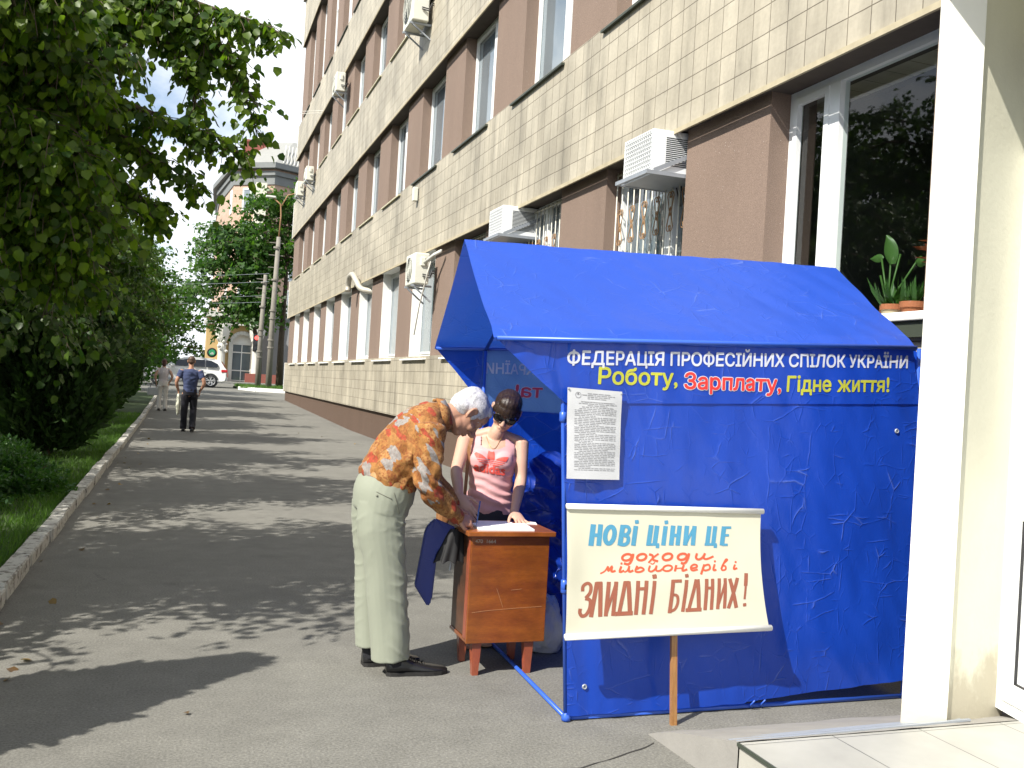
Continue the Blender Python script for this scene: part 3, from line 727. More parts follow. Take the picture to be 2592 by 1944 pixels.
n_ = len(e); m.add([(p[0], p[1], z0_) for p in e] + rp_, [(i, (i + 1) % n_, (i + 1) % n_ + n_, i + n_) for i in range(n_)] + [tuple(range(n_, 2 * n_))])
roof = m.build('roof', M['roof_sheet'], fb)
m = MB()
for i in range(26):
    x = 7.2 + i * .32; y = 85.0 + (x - 6.6) * .505 - .75
    m.beam((x, y, 19.82), (x + .5, y + 4.0, 22.3), .05, .06)
c2 = m.build('roof_rib', M['stone_white'], fb)
m = MB(); m.box(4.3, 6.9, 92, 93.4, 20, 23.0); m.box(4.2, 7.0, 91.9, 93.5, 23.0, 23.2); m.build('chimney', M['brick_red'], fb)
m = MB(); m.lathe([(0, 0), (.3, .04), (.48, .14), (.5, .18)], (5.9, 92.5, 23.5), 16, 'y'); m.tube([(5.9, 92.7, 23.2), (5.9, 92.7, 23.5)], .04, 6); m.build('satellite_dish', M['ac_white'], fb)
# portal block
m = MB()
px0, px1, py = 1.7, 6.15, 83.6
ax, ar = 4.62, .95
arch = [(ax - ar, gz), (ax - ar, gz + 3.2)] + [(ax - ar * math.cos(t), gz + 3.2 + ar * math.sin(t)) for t in np.linspace(.15, math.pi - .15, 11)] + [(ax + ar, gz + 3.2), (ax + ar, gz)]
polyp = [(px0, gz - .3), (px0, gz + 5.3), (px1, gz + 5.3), (px1, gz - .3), (ax + ar, gz - .3)] + arch[::-1] + [(ax - ar, gz - .3)]
m.prism(polyp, py, py + 4.2, 'y'); m.build('portal_wall', M['ochre'], fb)
m = MB()
out_ = [(p[0], p[1]) for p in arch]; 
for i in range(len(out_) - 1): m.beam((out_[i][0], py - .04, out_[i][1]), (out_[i + 1][0], py - .04, out_[i + 1][1]), .3, .16, up=(0, 1, 0))
m.box(px0 - .25, px1 + .2, py - .7, py + 1, gz + 4.75, gz + 5.0); m.box(px0 - .3, px1 + .3, py - .9, py + 2.4, gz + 5.32, gz + 5.75)
for i in range(9): m.box(px0 + i * .5, px0 + i * .5 + .2, py - .75, py - .5, gz + 5.77, gz + 6.35)
m.box(px0 - .2, px1 + .2, py - .8, py - .45, gz + 6.36, gz + 6.5)
m.build('portal_cornice', M['stone_white'], fb)
for cxp in (2.95, 5.75):
    m = MB()
    m.lathe([(.42, 0), (.45, .5), (.32, .55), (.30, 2.3), (.36, 2.9), (.30, 3.2), (.48, 3.6), (.62, 4.1), (.7, 4.5), (.7, 4.75)], (cxp, py - .35, gz), 12)
    for i in range(10): m.lathe([(0, -.14), (.13, -.06), (.15, .05), (0, .15)], (cxp + .35 * math.cos(i * 1.9), py - .65 + .1 * math.sin(i * 3), gz + 2.5 + i * .2), 7)
    m.build('statue_column', M['stone_white'], fb)
m = MB(); m.box(ax - .78, ax + .78, py + .5, py + .56, gz, gz + 4.1); dr = m.build('door', M['glass'], fb)
m = MB()
for x in (ax - .8, ax - .03, ax + .74): m.box(x, x + .07, py + .42, py + .49, gz, gz + 3.2)
for z in (gz + .05, gz + .9, gz + 2.45, gz + 3.15): m.box(ax - .8, ax + .81, py + .43, py + .485, z, z + .09)
m.box(ax - .95, ax + .95, py + .44, py + .48, gz + 3.25, gz + 4.2)
f_ = m.build('door_frame', M['white_pvc'], dr, local=True)
m = MB(); m.box(5.05, 5.95, 84.6, 87.4, gz + 5.8, 17.9); m.build('pilaster', plain('pilaster', (.72, .70, .56), .8, .1, 1), fb)
m = MB(); m.box(6.2, 15.0, 85.9, 95, gz - .2, gz + 5.58); m.build('side_wall', M['grey_wall'], fb)
m = MB(); m.box(px1 - 1.2, px1 + 1.4, py - .9, py - .3, gz - .2, gz + .75); m.build('base_course', M['brick_red'], fb); m = MB(); m.box(px0, ax - ar - .1, py - .5, py - .1, gz - .2, gz + .7); m.build('base_course', M['brick_red'], fb)
def wall_window(px, pz, w_, h_, P0, P1):
    d = Vector((P1[0] - P0[0], P1[1] - P0[1], 0)).normalized(); nrm = Vector((d.y, -d.x, 0))
    if nrm.y > 0: nrm = -nrm
    o_ = Vector((P0[0], P0[1], 0)) + d * px + nrm * .02
    m = MB(); a = o_ - d * w_ / 2 + Vector((0, 0, pz)); q = o_ + d * w_ / 2 + Vector((0, 0, pz))
    for (s0, s1) in ((a, a + Vector((0, 0, h_))), (q, q + Vector((0, 0, h_))), (a, q), (a + Vector((0, 0, h_)), q + Vector((0, 0, h_))), (o_ + Vector((0, 0, pz)), o_ + Vector((0, 0, pz + h_)))): m.beam(s0, s1, .12, .12)
    f = m.build('window', M['white_pvc'], fb)
    m = MB(); z = Vector((0, 0, h_)); m.quad(a, q, q + z, a + z); m.build('pane', M['glass'], f, local=True, fix=False).matrix_parent_inverse = Matrix()
for z in (6.9, 9.8, 12.7, 15.6):
    wall_window(1.75, z, 1.5, 2.0, B_, C_)
    wall_window(2.6, z, 1.5, 2.0, C_, D_); wall_window(5.4, z, 1.5, 2.0, C_, D_)
    wall_window(9.2, z, .9, 2.0, A, B_)

# ------------------------------------------------------------------ verge with white kerb, poles, lights
m = MB()
vp = [(3.0, 62.0), (3.3, 59.2), (4.2, 57.2), (14, 56.0), (14, 72), (4.2, 70)]
m.prism(vp, zg(62) - .6, zg(62) + .10, 'z'); tag(m.build('verge', M['grass_base']), kind='structure')
rng = np.random.default_rng(8); n = 9000
xx = 3.2 + 6 * rng.random(n); yy = 57.2 + 8 * rng.random(n)
leaf_g = leaf_cloud('verge_grass', np.stack([xx, yy, np.full(n, zg(62) + .08)], 1), rng.normal(0, .3, (n, 3)) + [0, 0, 1], rand_dirs(n, rng), .12 + .14 * rng.random(n), BLADE, M['grassblade'])
tag(leaf_g, kind='stuff', label='bright green grass on the verge round the concrete poles', cat='grass')
m = MB()
for (a, c) in zip([(3.25, 59.1), (4.1, 57.1), (6, 56.7), (8, 56.45), (10, 56.2)], [(4.1, 57.1), (6, 56.7), (8, 56.45), (10, 56.2), (12, 56.0)]):
    m.beam((a[0], a[1], zg(58) + .06), (c[0], c[1], zg(58) + .06), .18, .28)
tag(m.build('verge_kerb', M['white_paint']), kind='structure')

def pole(loc, h, r, label, lamp=False):
    t = thing('concrete_pole', loc, label, 'pole', 'concrete poles on the verge')
    m = MB(); m.tube([(0, 0, -.3), (.02, 0, h * .5), (.1, 0, h)], [r, r * .85, r * .65], 12); m.build('shaft', M['concrete'], t, smooth=True, local=True)
    for z in (h * .28, h * .33, h * .47, h * .52, h * .72, h * .93): m = MB(); m.lathe([(r * 1.02, -.05), (r * 1.15, -.05), (r * 1.15, .05), (r * 1.02, .05)], (.04 * z / h, 0, z), 12); m.build('clamp', M['concrete'], t, local=True)
    for z in (h * .80, h * .88, h * .96): m = MB(); m.beam((-.42, 0, z), (.42, 0, z), .05, .05); m.build('crossarm', M['concrete'], t, local=True)
    if lamp:
        m = MB(); m.tube([(.1, 0, h - .2), (.16, 0, h + 1.3), (.1, 0, h + 2.0), (-.35, 0, h + 2.35)], .045, 8); m.tube([(.16, 0, h + 1.9), (.5, 0, h + 2.6), (1.3, 0, h + 2.9)], .04, 8)
        a = m.build('arm', M['rust'], t, smooth=True, local=True)
        m = MB()
        for (x, z, s) in ((-.5, h + 2.4, -1), (1.45, h + 2.95, 1)): m.bbox(x - .3, x + .3, -.12, .12, z - .08, z + .06, .05)
        m.build('lamp_head', M['ac_white'], t, local=True)
    return t
pole((4.45, 61.5, zg(62)), 7.2, .17, 'shorter leaning concrete pole left of the lamp pole')
pole((4.95, 59.5, zg(60)), 9.4, .19, 'tall concrete pole with street lamp arms', True)
for i, (z, y0, z2) in enumerate([(6.0, 62, 6.5), (6.4, 62, 6.9), (7.2, 61, 7.6), (7.7, 61, 8.2)]):
    m = MB(); P0 = Vector((4.7, y0 - .5, z)); P1 = Vector((-14, y0 + 14, z2))
    m.tube([P0.lerp(P1, t) - Vector((0, 0, .5 * 4 * t * (1 - t))) for t in np.linspace(0, 1, 12)], .009, 5)
    tag(m.build('overhead_wire', M['grey_metal']), ['lowest', 'second lowest', 'second highest', 'highest'][i] + ' of the wires strung from the concrete poles', 'wire', 'overhead wires')
t = thing('traffic_light', (4.28, 62.2, zg(62) + 2.0), 'dark traffic light glowing red beside the concrete pole', 'traffic light')
m = MB(); m.bbox(4.08, 4.48, 62.05, 62.35, 2.35 + zg(62), 3.45 + zg(62), .03); m.build('housing', M['black_rubber'], t)
m = MB(); m.beam((4.2, 62.4, 2.6 + zg(62)), (4.6, 62.4, 2.6 + zg(62)), .06, .06); m.build('bracket', M['grey_metal'], t)
k = NT('red_signal'); k.col((.8, .05, .04)); k.b.inputs['Emission Color'].default_value = (1, .06, .05, 1); k.b.inputs['Emission Strength'].default_value = 2.5
m = MB(); m.lathe([(0, -.06), (.1, -.05), (.13, 0), (.13, .05)], (4.28, 62.04, 3.22 + zg(62)), 14, 'y'); m.build('red_lens', k.m, t)
m = MB()
for z in (2.88, 2.55): m.lathe([(0, -.03), (.12, -.02), (.13, .05)], (4.28, 62.04, z + zg(62)), 14, 'y')
m.build('dark_lens', M['ac_dark'], t)
t = thing('round_sign', (1.9, 72, zg(72)), 'round dark sign with green centre by the portal', 'sign')
m = MB(); m.lathe([(0, 0), (.32, 0), (.35, .06), (.35, .16), (0, .18)], (1.9, 72, 2.78), 24, 'y'); m.build('disc', M['black_rubber'], t)
m = MB(); m.lathe([(0, -.02), (.22, -.02), (.23, .0)], (1.9, 71.98, 2.78), 24, 'y'); m.build('green_face', plain('sign_green', (.03, .32, .14), .5, .3, 4), t)
m = MB(); m.box(1.78, 2.02, 71.94, 71.955, 2.66, 2.72); m.box(1.82, 1.98, 71.94, 71.955, 2.77, 2.81); m.build('lettering', M['white_paint'], t)
m = MB(); m.tube([(1.93, 72.1, zg(72)), (1.93, 72.1, 2.2)], .06, 8); m.build('post', M['yellow_metal'], t)

# ------------------------------------------------------------------ white SUV
CY, CZ = 61.0, zg(61)
car = thing('parked_car', (0.2, CY, CZ), 'white estate-bodied off-road car crossing the end of the path, tail to the right', 'car')
M['car_paint'] = plain('car_paint', (.72, .73, .72), .22, .02, coat=.6)
M['car_glass'] = glass_mat('car_glass', (.008, .01, .012), 1.5)
M['tail_red'] = plain('tail_red', (.45, .02, .03), .2, .1)
M['alloy'] = plain('alloy', (.62, .63, .65), .3, .1, metal=.5)
# side outline in (x from tail, z): tail at x=2.55 in world, nose at -2.3
L0 = 2.52
prof = [(-4.80, .45), (-4.83, .75), (-4.70, .98), (-4.2, 1.08), (-3.55, 1.15), (-2.95, 1.58), (-2.5, 1.72), (-1.7, 1.765), (-.75, 1.72), (-.38, 1.62), (-.12, 1.22), (.0, 1.10), (.02, .62), (-.06, .38)]
def car_body():
    vs = []; fs = []
    secs = [(-.93, 0.06, .93), (-.95, 0.0, .98), (-.72, 0.0, 1.0), (.72, 0.0, 1.0), (.95, 0.0, .98), (.93, .06, .93)]
    n = len(prof)
    for (yy_, inset, sc_) in secs:
        for (x, z) in prof:
            ty = yy_
            if z > 1.12: ty = yy_ * (1 - (z - 1.12) * .33)
            cx_ = -2.4; vs.append((L0 + cx_ + (x - cx_) * sc_, CY + ty, CZ + z))
    for s in range(len(secs) - 1):
        for i in range(n): fs.append((s * n + i, s * n + (i + 1) % n, (s + 1) * n + (i + 1) % n, (s + 1) * n + i))
    fs.append(tuple(range(n))); fs.append(tuple((len(secs) - 1) * n + i for i in range(n - 1, -1, -1)))
    return vs, fs
vs, fs = car_body()
bo = new_mesh('body', vs, fs, M['car_paint'], car)
bm = bmesh.new(); bm.from_mesh(bo.data); bmesh.ops.recalc_face_normals(bm, faces=bm.faces)
bmesh.ops.bevel(bm, geom=[e for e in bm.edges if e.calc_face_angle(0) > .5], offset=.035, segments=2, affect='EDGES'); bm.to_mesh(bo.data); bm.free()
sgn = -1
def side_y(z): return CY - .95 * (1 - max(0, z - 1.12) * .33) - .012
for nm, pl in (('side_window', [(-3.35, 1.2), (-2.86, 1.55), (-2.25, 1.63), (-2.25, 1.2)]), ('side_window', [(-2.2, 1.2), (-2.2, 1.63), (-1.3, 1.63), (-1.3, 1.2)]), ('side_window', [(-1.25, 1.2), (-1.25, 1.63), (-.95, 1.6), (-.55, 1.42), (-.52, 1.28), (-.62, 1.2)])):
    m = MB(); m.add([(L0 + x, side_y(z), CZ + z) for x, z in pl], [tuple(range(len(pl)))]); m.build(nm, M['car_glass'], car, fix=False)
m = MB(); m.add([(L0 - .345, CY - .70, CZ + 1.60), (L0 - .09, CY - .78, CZ + 1.22), (L0 - .09, CY + .78, CZ + 1.22), (L0 - .345, CY + .70, CZ + 1.60)], [(0, 1, 2, 3)]); m.v = [v + Vector((.03, 0, .01)) for v in m.v]; m.build('rear_window', M['car_glass'], car, fix=False)
m = MB(); m.bbox(L0 - .34, L0 + .03, CY - .965, CY - .6, CZ + .93, CZ + 1.1, .03); m.build('tail_lamp', M['tail_red'], car)
m = MB(); m.bbox(L0 - .1, L0 + .06, CY - .9, CY + .9, CZ + .42, CZ + .66, .04); m.build('bumper', plain('bumper', (.45, .46, .46), .4), car)
m = MB(); m.bbox(L0 - 1.55, L0 - 1.35, CY - .99, CY - .955, CZ + .98, CZ + 1.02, .012); m.bbox(L0 - 2.6, L0 - 2.4, CY - .99, CY - .955, CZ + .98, CZ + 1.02, .012); m.build('door_handle', M['alloy'], car)
m = MB(); m.bbox(L0 - 3.25, L0 - 3.0, CY - 1.16, CY - .94, CZ + 1.15, CZ + 1.33, .05); m.build('mirror', M['car_paint'], car)
m = MB(); m.bbox(L0 - 3.55, L0 - 1.3, CY - .985, CY - .93, CZ + .36, CZ + .48, .02); m.build('side_skirt', M['grey_metal'], car)
for wx in (-.93, -3.87):
    for s_ in (-1, 1):
        wy = CY + s_ * .86
        m = MB(); m.lathe([(.27, -.12), (.355, -.125), (.375, -.08), (.375, .08), (.355, .125), (.27, .12)], (L0 + wx, wy, CZ + .375), 28, 'y'); wh = m.build('wheel', M['black_rubber'], car, smooth=True)
        m = MB(); m.lathe([(.0, s_ * .07), (.27, s_ * .06)], (L0 + wx, wy, CZ + .375), 24, 'y'); m.build('brake_disc', M['ac_dark'], wh, local=True, fix=False).matrix_parent_inverse = Matrix()
        m = MB(); m.lathe([(.24, s_ * .09), (.275, s_ * .125), (.28, s_ * .06)], (L0 + wx, wy, CZ + .375), 24, 'y')
        for k_ in range(5):
            a = k_ * 2 * math.pi / 5 + .3
            for da in (-.22, .22): m.beam((L0 + wx + .05 * math.cos(a), wy + s_ * .10, CZ + .375 + .05 * math.sin(a)), (L0 + wx + .26 * math.cos(a + da), wy + s_ * .115, CZ + .375 + .26 * math.sin(a + da)), .05, .03, up=(0, 1, 0))
        m.build('rim', M['alloy'], wh, local=True).matrix_parent_inverse = Matrix()
# dark arch behind the near wheels
for wx in (-.93, -3.87):
    m = MB(); m.lathe([(.0, -.962), (.44, -.962), (.44, -.93)], (L0 + wx, CY, CZ + .40), 28, 'y'); m.build('wheel_arch', M['ac_dark'], car, fix=False)
# ------------------------------------------------------------------ entrance: platform, ramp, portal
PZ = 0.205
k = NT('floor_tiles'); c_ = k.coord(); br = k.n('TexBrick'); br.offset = 0; br.inputs['Scale'].default_value = 1; br.inputs['Brick Width'].default_value = .43; br.inputs['Row Height'].default_value = .43
br.inputs['Mortar Size'].default_value = .0028; br.inputs['Color1'].default_value = (.36, .355, .325, 1); br.inputs['Color2'].default_value = (.335, .33, .30, 1); br.inputs['Mortar'].default_value = (.12, .12, .11, 1)
mp_ = k.n('Mapping'); mp_.inputs['Location'].default_value = (.05, -.107, 0); k.l(c_, mp_.inputs[0]); k.l(mp_.outputs[0], br.inputs['Vector'])
k.col(k.mix(1.0, br.outputs['Color'], k.ramp(k.noise(c_, 3, 6, .6), [(.3, .86), (.7, 1.08)]), 'MULTIPLY')); k.set(rough=.45, spec=.4); k.bump(k.math('SUBTRACT', 1, br.outputs['Fac']), .3, .004); M['floor_tiles'] = k.m
k = NT('riser'); v = k.coord((1, 1, 1)); k.col(k.mix(k.ramp(k.noise(k.coord((1.0, 2.2, .5)), 2, 4), [(.42, 0.0), (.5, 1.0)]), (.10, .105, .10), (.42, .41, .37))); k.set(rough=.6); M['riser'] = k.m
m = MB(); m.box(2.097, 3.9, -3.0, 3.14, PZ - .008, PZ); pf = thing('entrance_platform', (2.6, 2, 0), 'low tiled entrance platform in the bottom right corner', 'step')
m.build('paving', M['floor_tiles'], pf)
m = MB(); m.box(2.10, 3.9, -3.0, 3.137, -.1, PZ - .010); m.build('riser', plain('riser_plaster', (.36, .35, .31), .7, .2, 4, .2, 30), pf)
m = MB(); m.box(2.090, 2.0965, -3, 3.142, PZ - .012, PZ + .002); m.build('edge_trim', M['green_metal'], pf)
m = MB()
def rampf(u, v):
    y = 3.80 + (3.142 - 3.80) * v; x0 = 2.062 + .035 * v; z = (PZ + .001) * (v ** .85) + .004 * noise.noise(Vector((u * 9, v * 5, 0))) + .002
    return (x0 + (3.75 - x0) * u, y + .02 * noise.noise(Vector((u * 6, v, 3))) * (1 - v), z)
m.patch(rampf, 30, 10)
pts = [rampf(0, j / 10) for j in range(11)]
for a_, c_ in zip(pts[:-1], pts[1:]): m.quad((a_[0], a_[1], -.05), (c_[0], c_[1], -.05), c_, a_)
m.build('mortar_ramp', plain('mortar', (.26, .25, .23), .85, .2, 6, .4, 60), pf)
m = MB()
for yv, zv in ((3.19, .192), (3.245, .176), (3.30, .158)): m.beam((2.11, yv - .02, zv + .006), (3.3, yv + .02, zv + .006), .014, .008)
m.build('threshold_strip', M['grey_metal'], pf)

def stained(name, c, d, z0, h):
    """painted plaster with splash dirt creeping up from the floor, scuffs and hairlines"""
    k = NT(name); v = k.coord(); cc = k.n('TexCoord'); sp = k.n('SeparateXYZ'); k.l(cc.outputs['Object'], sp.inputs[0])
    up = k.math('DIVIDE', k.math('SUBTRACT', sp.outputs['Z'], z0), h)
    f = k.math('SUBTRACT', k.noise(k.coord((1, 1, .5)), 9, 6, .65), k.math('MULTIPLY', up, .55))
    base = k.mix(k.ramp(k.noise(k.coord((1, 1, .3)), 3.5, 6, .6), [(.35, 0.0), (.7, 1.0)]), tuple(x * .93 for x in c), c)
    base = k.mix(k.ramp(f, [(.22, 0.0), (.42, .75)]), base, d)
    sc = k.ramp(k.noise(k.coord((3, 3, .6), rot=(0, R(30), 0)), 7, 5, .7), [(.70, 0.0), (.74, .35)])
    base = k.mix(sc, base, tuple(x * .7 for x in c)); k.col(base); k.set(rough=.72)
    k.bump(k.math('ADD', k.noise(v, 45, 4), k.math('MULTIPLY', k.noise(v, 5, 3), 2.0)), .22, .006); return k.m
def catmull_(A, sub=5):
    A = [np.array(a, float) for a in A]; o_ = []
    for i in range(len(A) - 1):
        p0, p1, p2, p3 = A[max(i - 1, 0)], A[i], A[i + 1], A[min(i + 2, len(A) - 1)]
        for t in np.linspace(0, 1, sub, endpoint=False): o_.append(.5 * (2 * p1 + (p2 - p0) * t + (2 * p0 - 5 * p1 + 4 * p2 - p3) * t * t + (3 * p1 - p0 - 3 * p2 + p3) * t ** 3))
    return o_ + [A[-1]]
ent = thing('entrance_portal', (3.3, 3.2, PZ), 'white plastered entrance pillar with cream return wall and white door frame at the right edge', 'entrance')
m = MB(); m.prism([(2.981, 3.268), (3.186, 3.222), (3.201, 3.30), (3.30, 3.52), (3.235, 3.52)], PZ - .2, 3.62, 'z')
col = m.build('pillar', stained('pillar_white', (.83, .82, .77), (.50, .45, .36), PZ + .02, .30), ent)
m = MB(); m.prism([(3.204, 3.245), (3.60, 3.322), (3.62, 3.5), (3.305, 3.5)], PZ - .2, 3.61, 'z')
m.build('return_wall', stained('cream_stained', (.62, .60, .48), (.36, .32, .24), PZ + .02, .45), ent)
dd = Vector((-.0565, -.205, 0)).normalized(); P0 = Vector((3.56, 3.312, 0)); nn = Vector((dd.y, -dd.x, 0))   # facing the path
if nn.x > 0: nn = -nn
def dbox(m, s0, s1, z0, z1, t0, t1):
    a = P0 + dd * s0; b_ = P0 + dd * s1
    vs = [a - nn * t0, b_ - nn * t0, b_ - nn * t1, a - nn * t1]
    m.add([(p.x, p.y, z0) for p in vs] + [(p.x, p.y, z1) for p in vs], [(0, 3, 2, 1), (4, 5, 6, 7), (0, 1, 5, 4), (1, 2, 6, 5), (2, 3, 7, 6), (3, 0, 4, 7)])
m = MB(); dbox(m, .0, .055, PZ, 3.2, -.01, .08); dbox(m, .056, 1.3, PZ, PZ + .05, -.009, .08)
dbox(m, .0565, .13, PZ + .052, 3.0, -.016, .07); dbox(m, .131, 1.3, PZ + .053, PZ + .14, -.0155, .07); dbox(m, .131, 1.3, PZ + .86, PZ + 1.0, -.0155, .07); dbox(m, .131, 1.3, 2.9, 3.0, -.0155, .07)
fr = m.build('door_frame', M['white_pvc'], ent)
m = MB(); dbox(m, .131, 1.3, PZ + .141, PZ + .86, .0, .03); m.build('door_panel', M['white_pvc'], ent)
m = MB(); dbox(m, .131, .137, PZ + .141, PZ + .859, -.012, .0); dbox(m, .138, 1.3, PZ + .141, PZ + .147, -.012, .0); dbox(m, .131, .137, PZ + 1.001, 2.9, -.012, .0); m.build('door_gasket', M['black_rubber'], ent)
m = MB(); dbox(m, .131, 1.3, PZ + 1.0, 2.9, .01, .03); m.build('door_pane', M['glass'], ent)
m = MB(); dbox(m, 1.302, 3.4, PZ - .2, 3.6, -.02, .10); dbox(m, .0, 1.301, 3.201, 3.6, -.02, .10); m.build('front_wall', M['cream_paint'], ent)
cnp = MB(); cnp.box(2.72, 5.2, -3.2, 3.12, 3.62, 3.84); cnp.build('canopy', M['white_paint'], ent)

# ------------------------------------------------------------------ the blue tent
def fabric(name, c, trans=.22, rough=.29, crease=1.0, base_dark=.75):
    k = NT(name); v = k.coord()
    k.col(k.mix(k.noise(v, 2.0, 4), tuple(x * base_dark for x in c), c))
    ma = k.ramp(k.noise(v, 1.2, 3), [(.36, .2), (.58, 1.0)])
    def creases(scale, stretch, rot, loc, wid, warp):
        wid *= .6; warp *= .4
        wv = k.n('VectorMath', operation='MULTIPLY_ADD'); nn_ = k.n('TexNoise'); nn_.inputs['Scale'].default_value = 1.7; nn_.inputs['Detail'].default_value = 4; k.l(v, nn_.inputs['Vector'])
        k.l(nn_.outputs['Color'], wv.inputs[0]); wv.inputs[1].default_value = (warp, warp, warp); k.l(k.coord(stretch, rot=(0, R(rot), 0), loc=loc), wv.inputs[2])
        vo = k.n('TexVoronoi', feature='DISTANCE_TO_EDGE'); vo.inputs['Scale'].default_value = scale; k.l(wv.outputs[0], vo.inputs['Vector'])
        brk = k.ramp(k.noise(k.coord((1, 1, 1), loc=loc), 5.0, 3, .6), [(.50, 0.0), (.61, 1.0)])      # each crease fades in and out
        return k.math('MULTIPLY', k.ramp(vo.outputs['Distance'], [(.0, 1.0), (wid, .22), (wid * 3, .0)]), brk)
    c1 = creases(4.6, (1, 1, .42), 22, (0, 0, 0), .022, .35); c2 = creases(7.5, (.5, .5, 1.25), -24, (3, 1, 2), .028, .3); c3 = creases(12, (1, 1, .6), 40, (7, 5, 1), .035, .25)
    wr = k.noise(k.coord((1.6, 1.6, .8), rot=(0, R(25), 0)), 7, 4, .6)
    h = k.math('ADD', k.math('MULTIPLY', c1, .8), k.math('ADD', k.math('MULTIPLY', c2, .8), k.math('MULTIPLY', c3, .5)))
    h = k.math('ADD', k.math('MULTIPLY', h, ma), k.math('MULTIPLY', wr, .55))
    nrm = k.bump(h, .42 * crease, .012)
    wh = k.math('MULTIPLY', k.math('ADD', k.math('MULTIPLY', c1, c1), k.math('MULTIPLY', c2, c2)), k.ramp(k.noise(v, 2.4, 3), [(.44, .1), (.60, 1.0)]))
    k.col(k.mix(k.math('MULTIPLY', wh, .28), k.mix(k.noise(v, 2.0, 4), tuple(x * base_dark for x in c), c), (.30, .42, .85)))  # pale blue along the creases paints their glints into the colour
    k.set(rough=rough, spec=.55)
    t = k.n('BsdfTranslucent'); t.inputs['Color'].default_value = (c[0] * 1.5, c[1] * 1.5, min(1, c[2] * 1.3), 1); k.l(nrm, t.inputs['Normal'])
    ms = k.n('MixShader'); ms.inputs[0].default_value = trans
    k.l(k.b.outputs[0], ms.inputs[1]); k.l(t.outputs[0], ms.inputs[2]); k.l(ms.outputs[0], k.o.inputs['Surface'])
    return k.m
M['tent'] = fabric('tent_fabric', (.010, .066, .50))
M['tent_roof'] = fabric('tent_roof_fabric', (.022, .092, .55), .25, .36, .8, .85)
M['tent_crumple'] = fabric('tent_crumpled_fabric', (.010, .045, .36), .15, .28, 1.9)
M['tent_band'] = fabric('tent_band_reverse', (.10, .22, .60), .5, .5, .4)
M['tent_pole'] = plain('tent_pole', (.03, .10, .50), .35, .1)
M['print_white'] = plain('print_white', (.50, .52, .60), .5, .08, 10); M['print_yellow'] = plain('print_yellow', (.42, .43, .04), .5, .1, 10); M['print_red'] = plain('print_red', (.66, .03, .025), .5, .1, 10)
M['print_back'] = plain('print_reverse_grey', (.58, .60, .70), .6, .1, 10); M['print_back_red'] = plain('print_reverse_red', (.62, .06, .10), .6, .1, 10)

tent = thing('promo_tent', (2.6, 4.85, 0), 'blue gable roofed promotion tent with printed slogans on its sunlit side wall', 'tent')
def n3(x, y, z, s): return noise.noise(Vector((x * s, y * s, z * s)))
def bow(x, z): return .020 * math.sin((x - 1.7) / 1.95 * math.pi) * math.sin(max(0, min(1, z / 1.75)) * math.pi)
def wall_y(x, z):
    fold = .006 * n3(x, 0, z * .35, 7) + .010 * n3(x + 5, 2, z, 2.3) + .005 * n3(x * 1.3 + z * .8, 4, z * .5, 9)
    fold += .012 * n3(x * 1.0 + .1 * z, 6, z * .12, 13) * math.exp(-max(0, x - 1.7) / .45) + .010 * n3((x - 3.6) * 1.0 + .75 * (z - 1.45), 11, .1 * z, 8) * math.exp(-max(0, 3.66 - x) / .8)
    low = max(0, 1 - z / .5); fold += .012 * low * n3(x, 9, z * .6, 4)
    return 4.005 - bow(x, z) + fold
def lerp(a, b_, t): return a + (b_ - a) * t
SEAM = lambda x: 1.463 + (x - 1.66) * .047
TOP = lambda x: 1.748 + (x - 1.289) * .0487
def left_x(z): return 1.752 - .072 * z            # along the leaning corner pole
def hem_z(x): t = (x - 1.75) / 1.9; return .028 + .045 * t + .035 * t * t - .018 * math.sin(t * math.pi) * (1 if t < .5 else .6) + .006 * n3(x, 7, 0, 5)
def fwall(u, v):
    zl = lerp(hem_z(1.75 + 1.9 * u), SEAM(1.66 + 2.0 * u), v); x = lerp(left_x(zl), 3.66, u); return (x, wall_y(x, zl), zl)
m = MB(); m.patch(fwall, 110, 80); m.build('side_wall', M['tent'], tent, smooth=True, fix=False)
def fband(u, v):
    x0 = lerp(1.655, 1.289, v ** .9) if v < 1 else 1.289
    x = lerp(x0, lerp(3.662, 3.598, v), u); z = lerp(SEAM(max(x, 1.655)), TOP(x), v)
    crumple = max(0, 1 - (x - 1.289) / .45) * .022 * n3(x, 3, z, 13) * (1 - abs(2 * v - 1) ** 3)
    return (x, wall_y(x, z) - .006 * (1 - v) + crumple, z)
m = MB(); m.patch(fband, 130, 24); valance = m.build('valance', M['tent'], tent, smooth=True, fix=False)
def apexz(x): return 2.292 + (x - 1.372) * .034
def roof_fn(side):
    def fn(u, v):
        if side < 0:   # slope towards us
            a = (lerp(1.372, 1.285, v), lerp(4.86, 3.984, v), lerp(2.292, 1.755, v)); c = (lerp(3.745, 3.60, v), lerp(4.86, 3.984, v), lerp(2.372, 1.868, v))
        else:
            a = (lerp(1.372, 1.468, v), lerp(4.86, 5.735, v), lerp(2.292, 1.748, v)); c = (lerp(3.745, 3.76, v), lerp(4.86, 5.735, v), lerp(2.372, 1.865, v))
        x, y, z = (lerp(a[i], c[i], u) for i in range(3))
        z -= .022 * math.sin(v * math.pi) * (1 - .4 * u) + .012 * math.sin(u * math.pi) * math.sin(v * math.pi)
        z += .006 * n3(x, y, 0, 4) + .004 * n3(x * 1.6 + y * .7, y * .4, 5, 6)
        if v > .93: z -= (v - .93) * .25; 
        return (x, y, z)
    return fn
m = MB(); m.patch(roof_fn(-1), 110, 40); m.patch(roof_fn(1), 60, 30); m.build('roof_cover', M['tent_roof'], tent, smooth=True, fix=False)
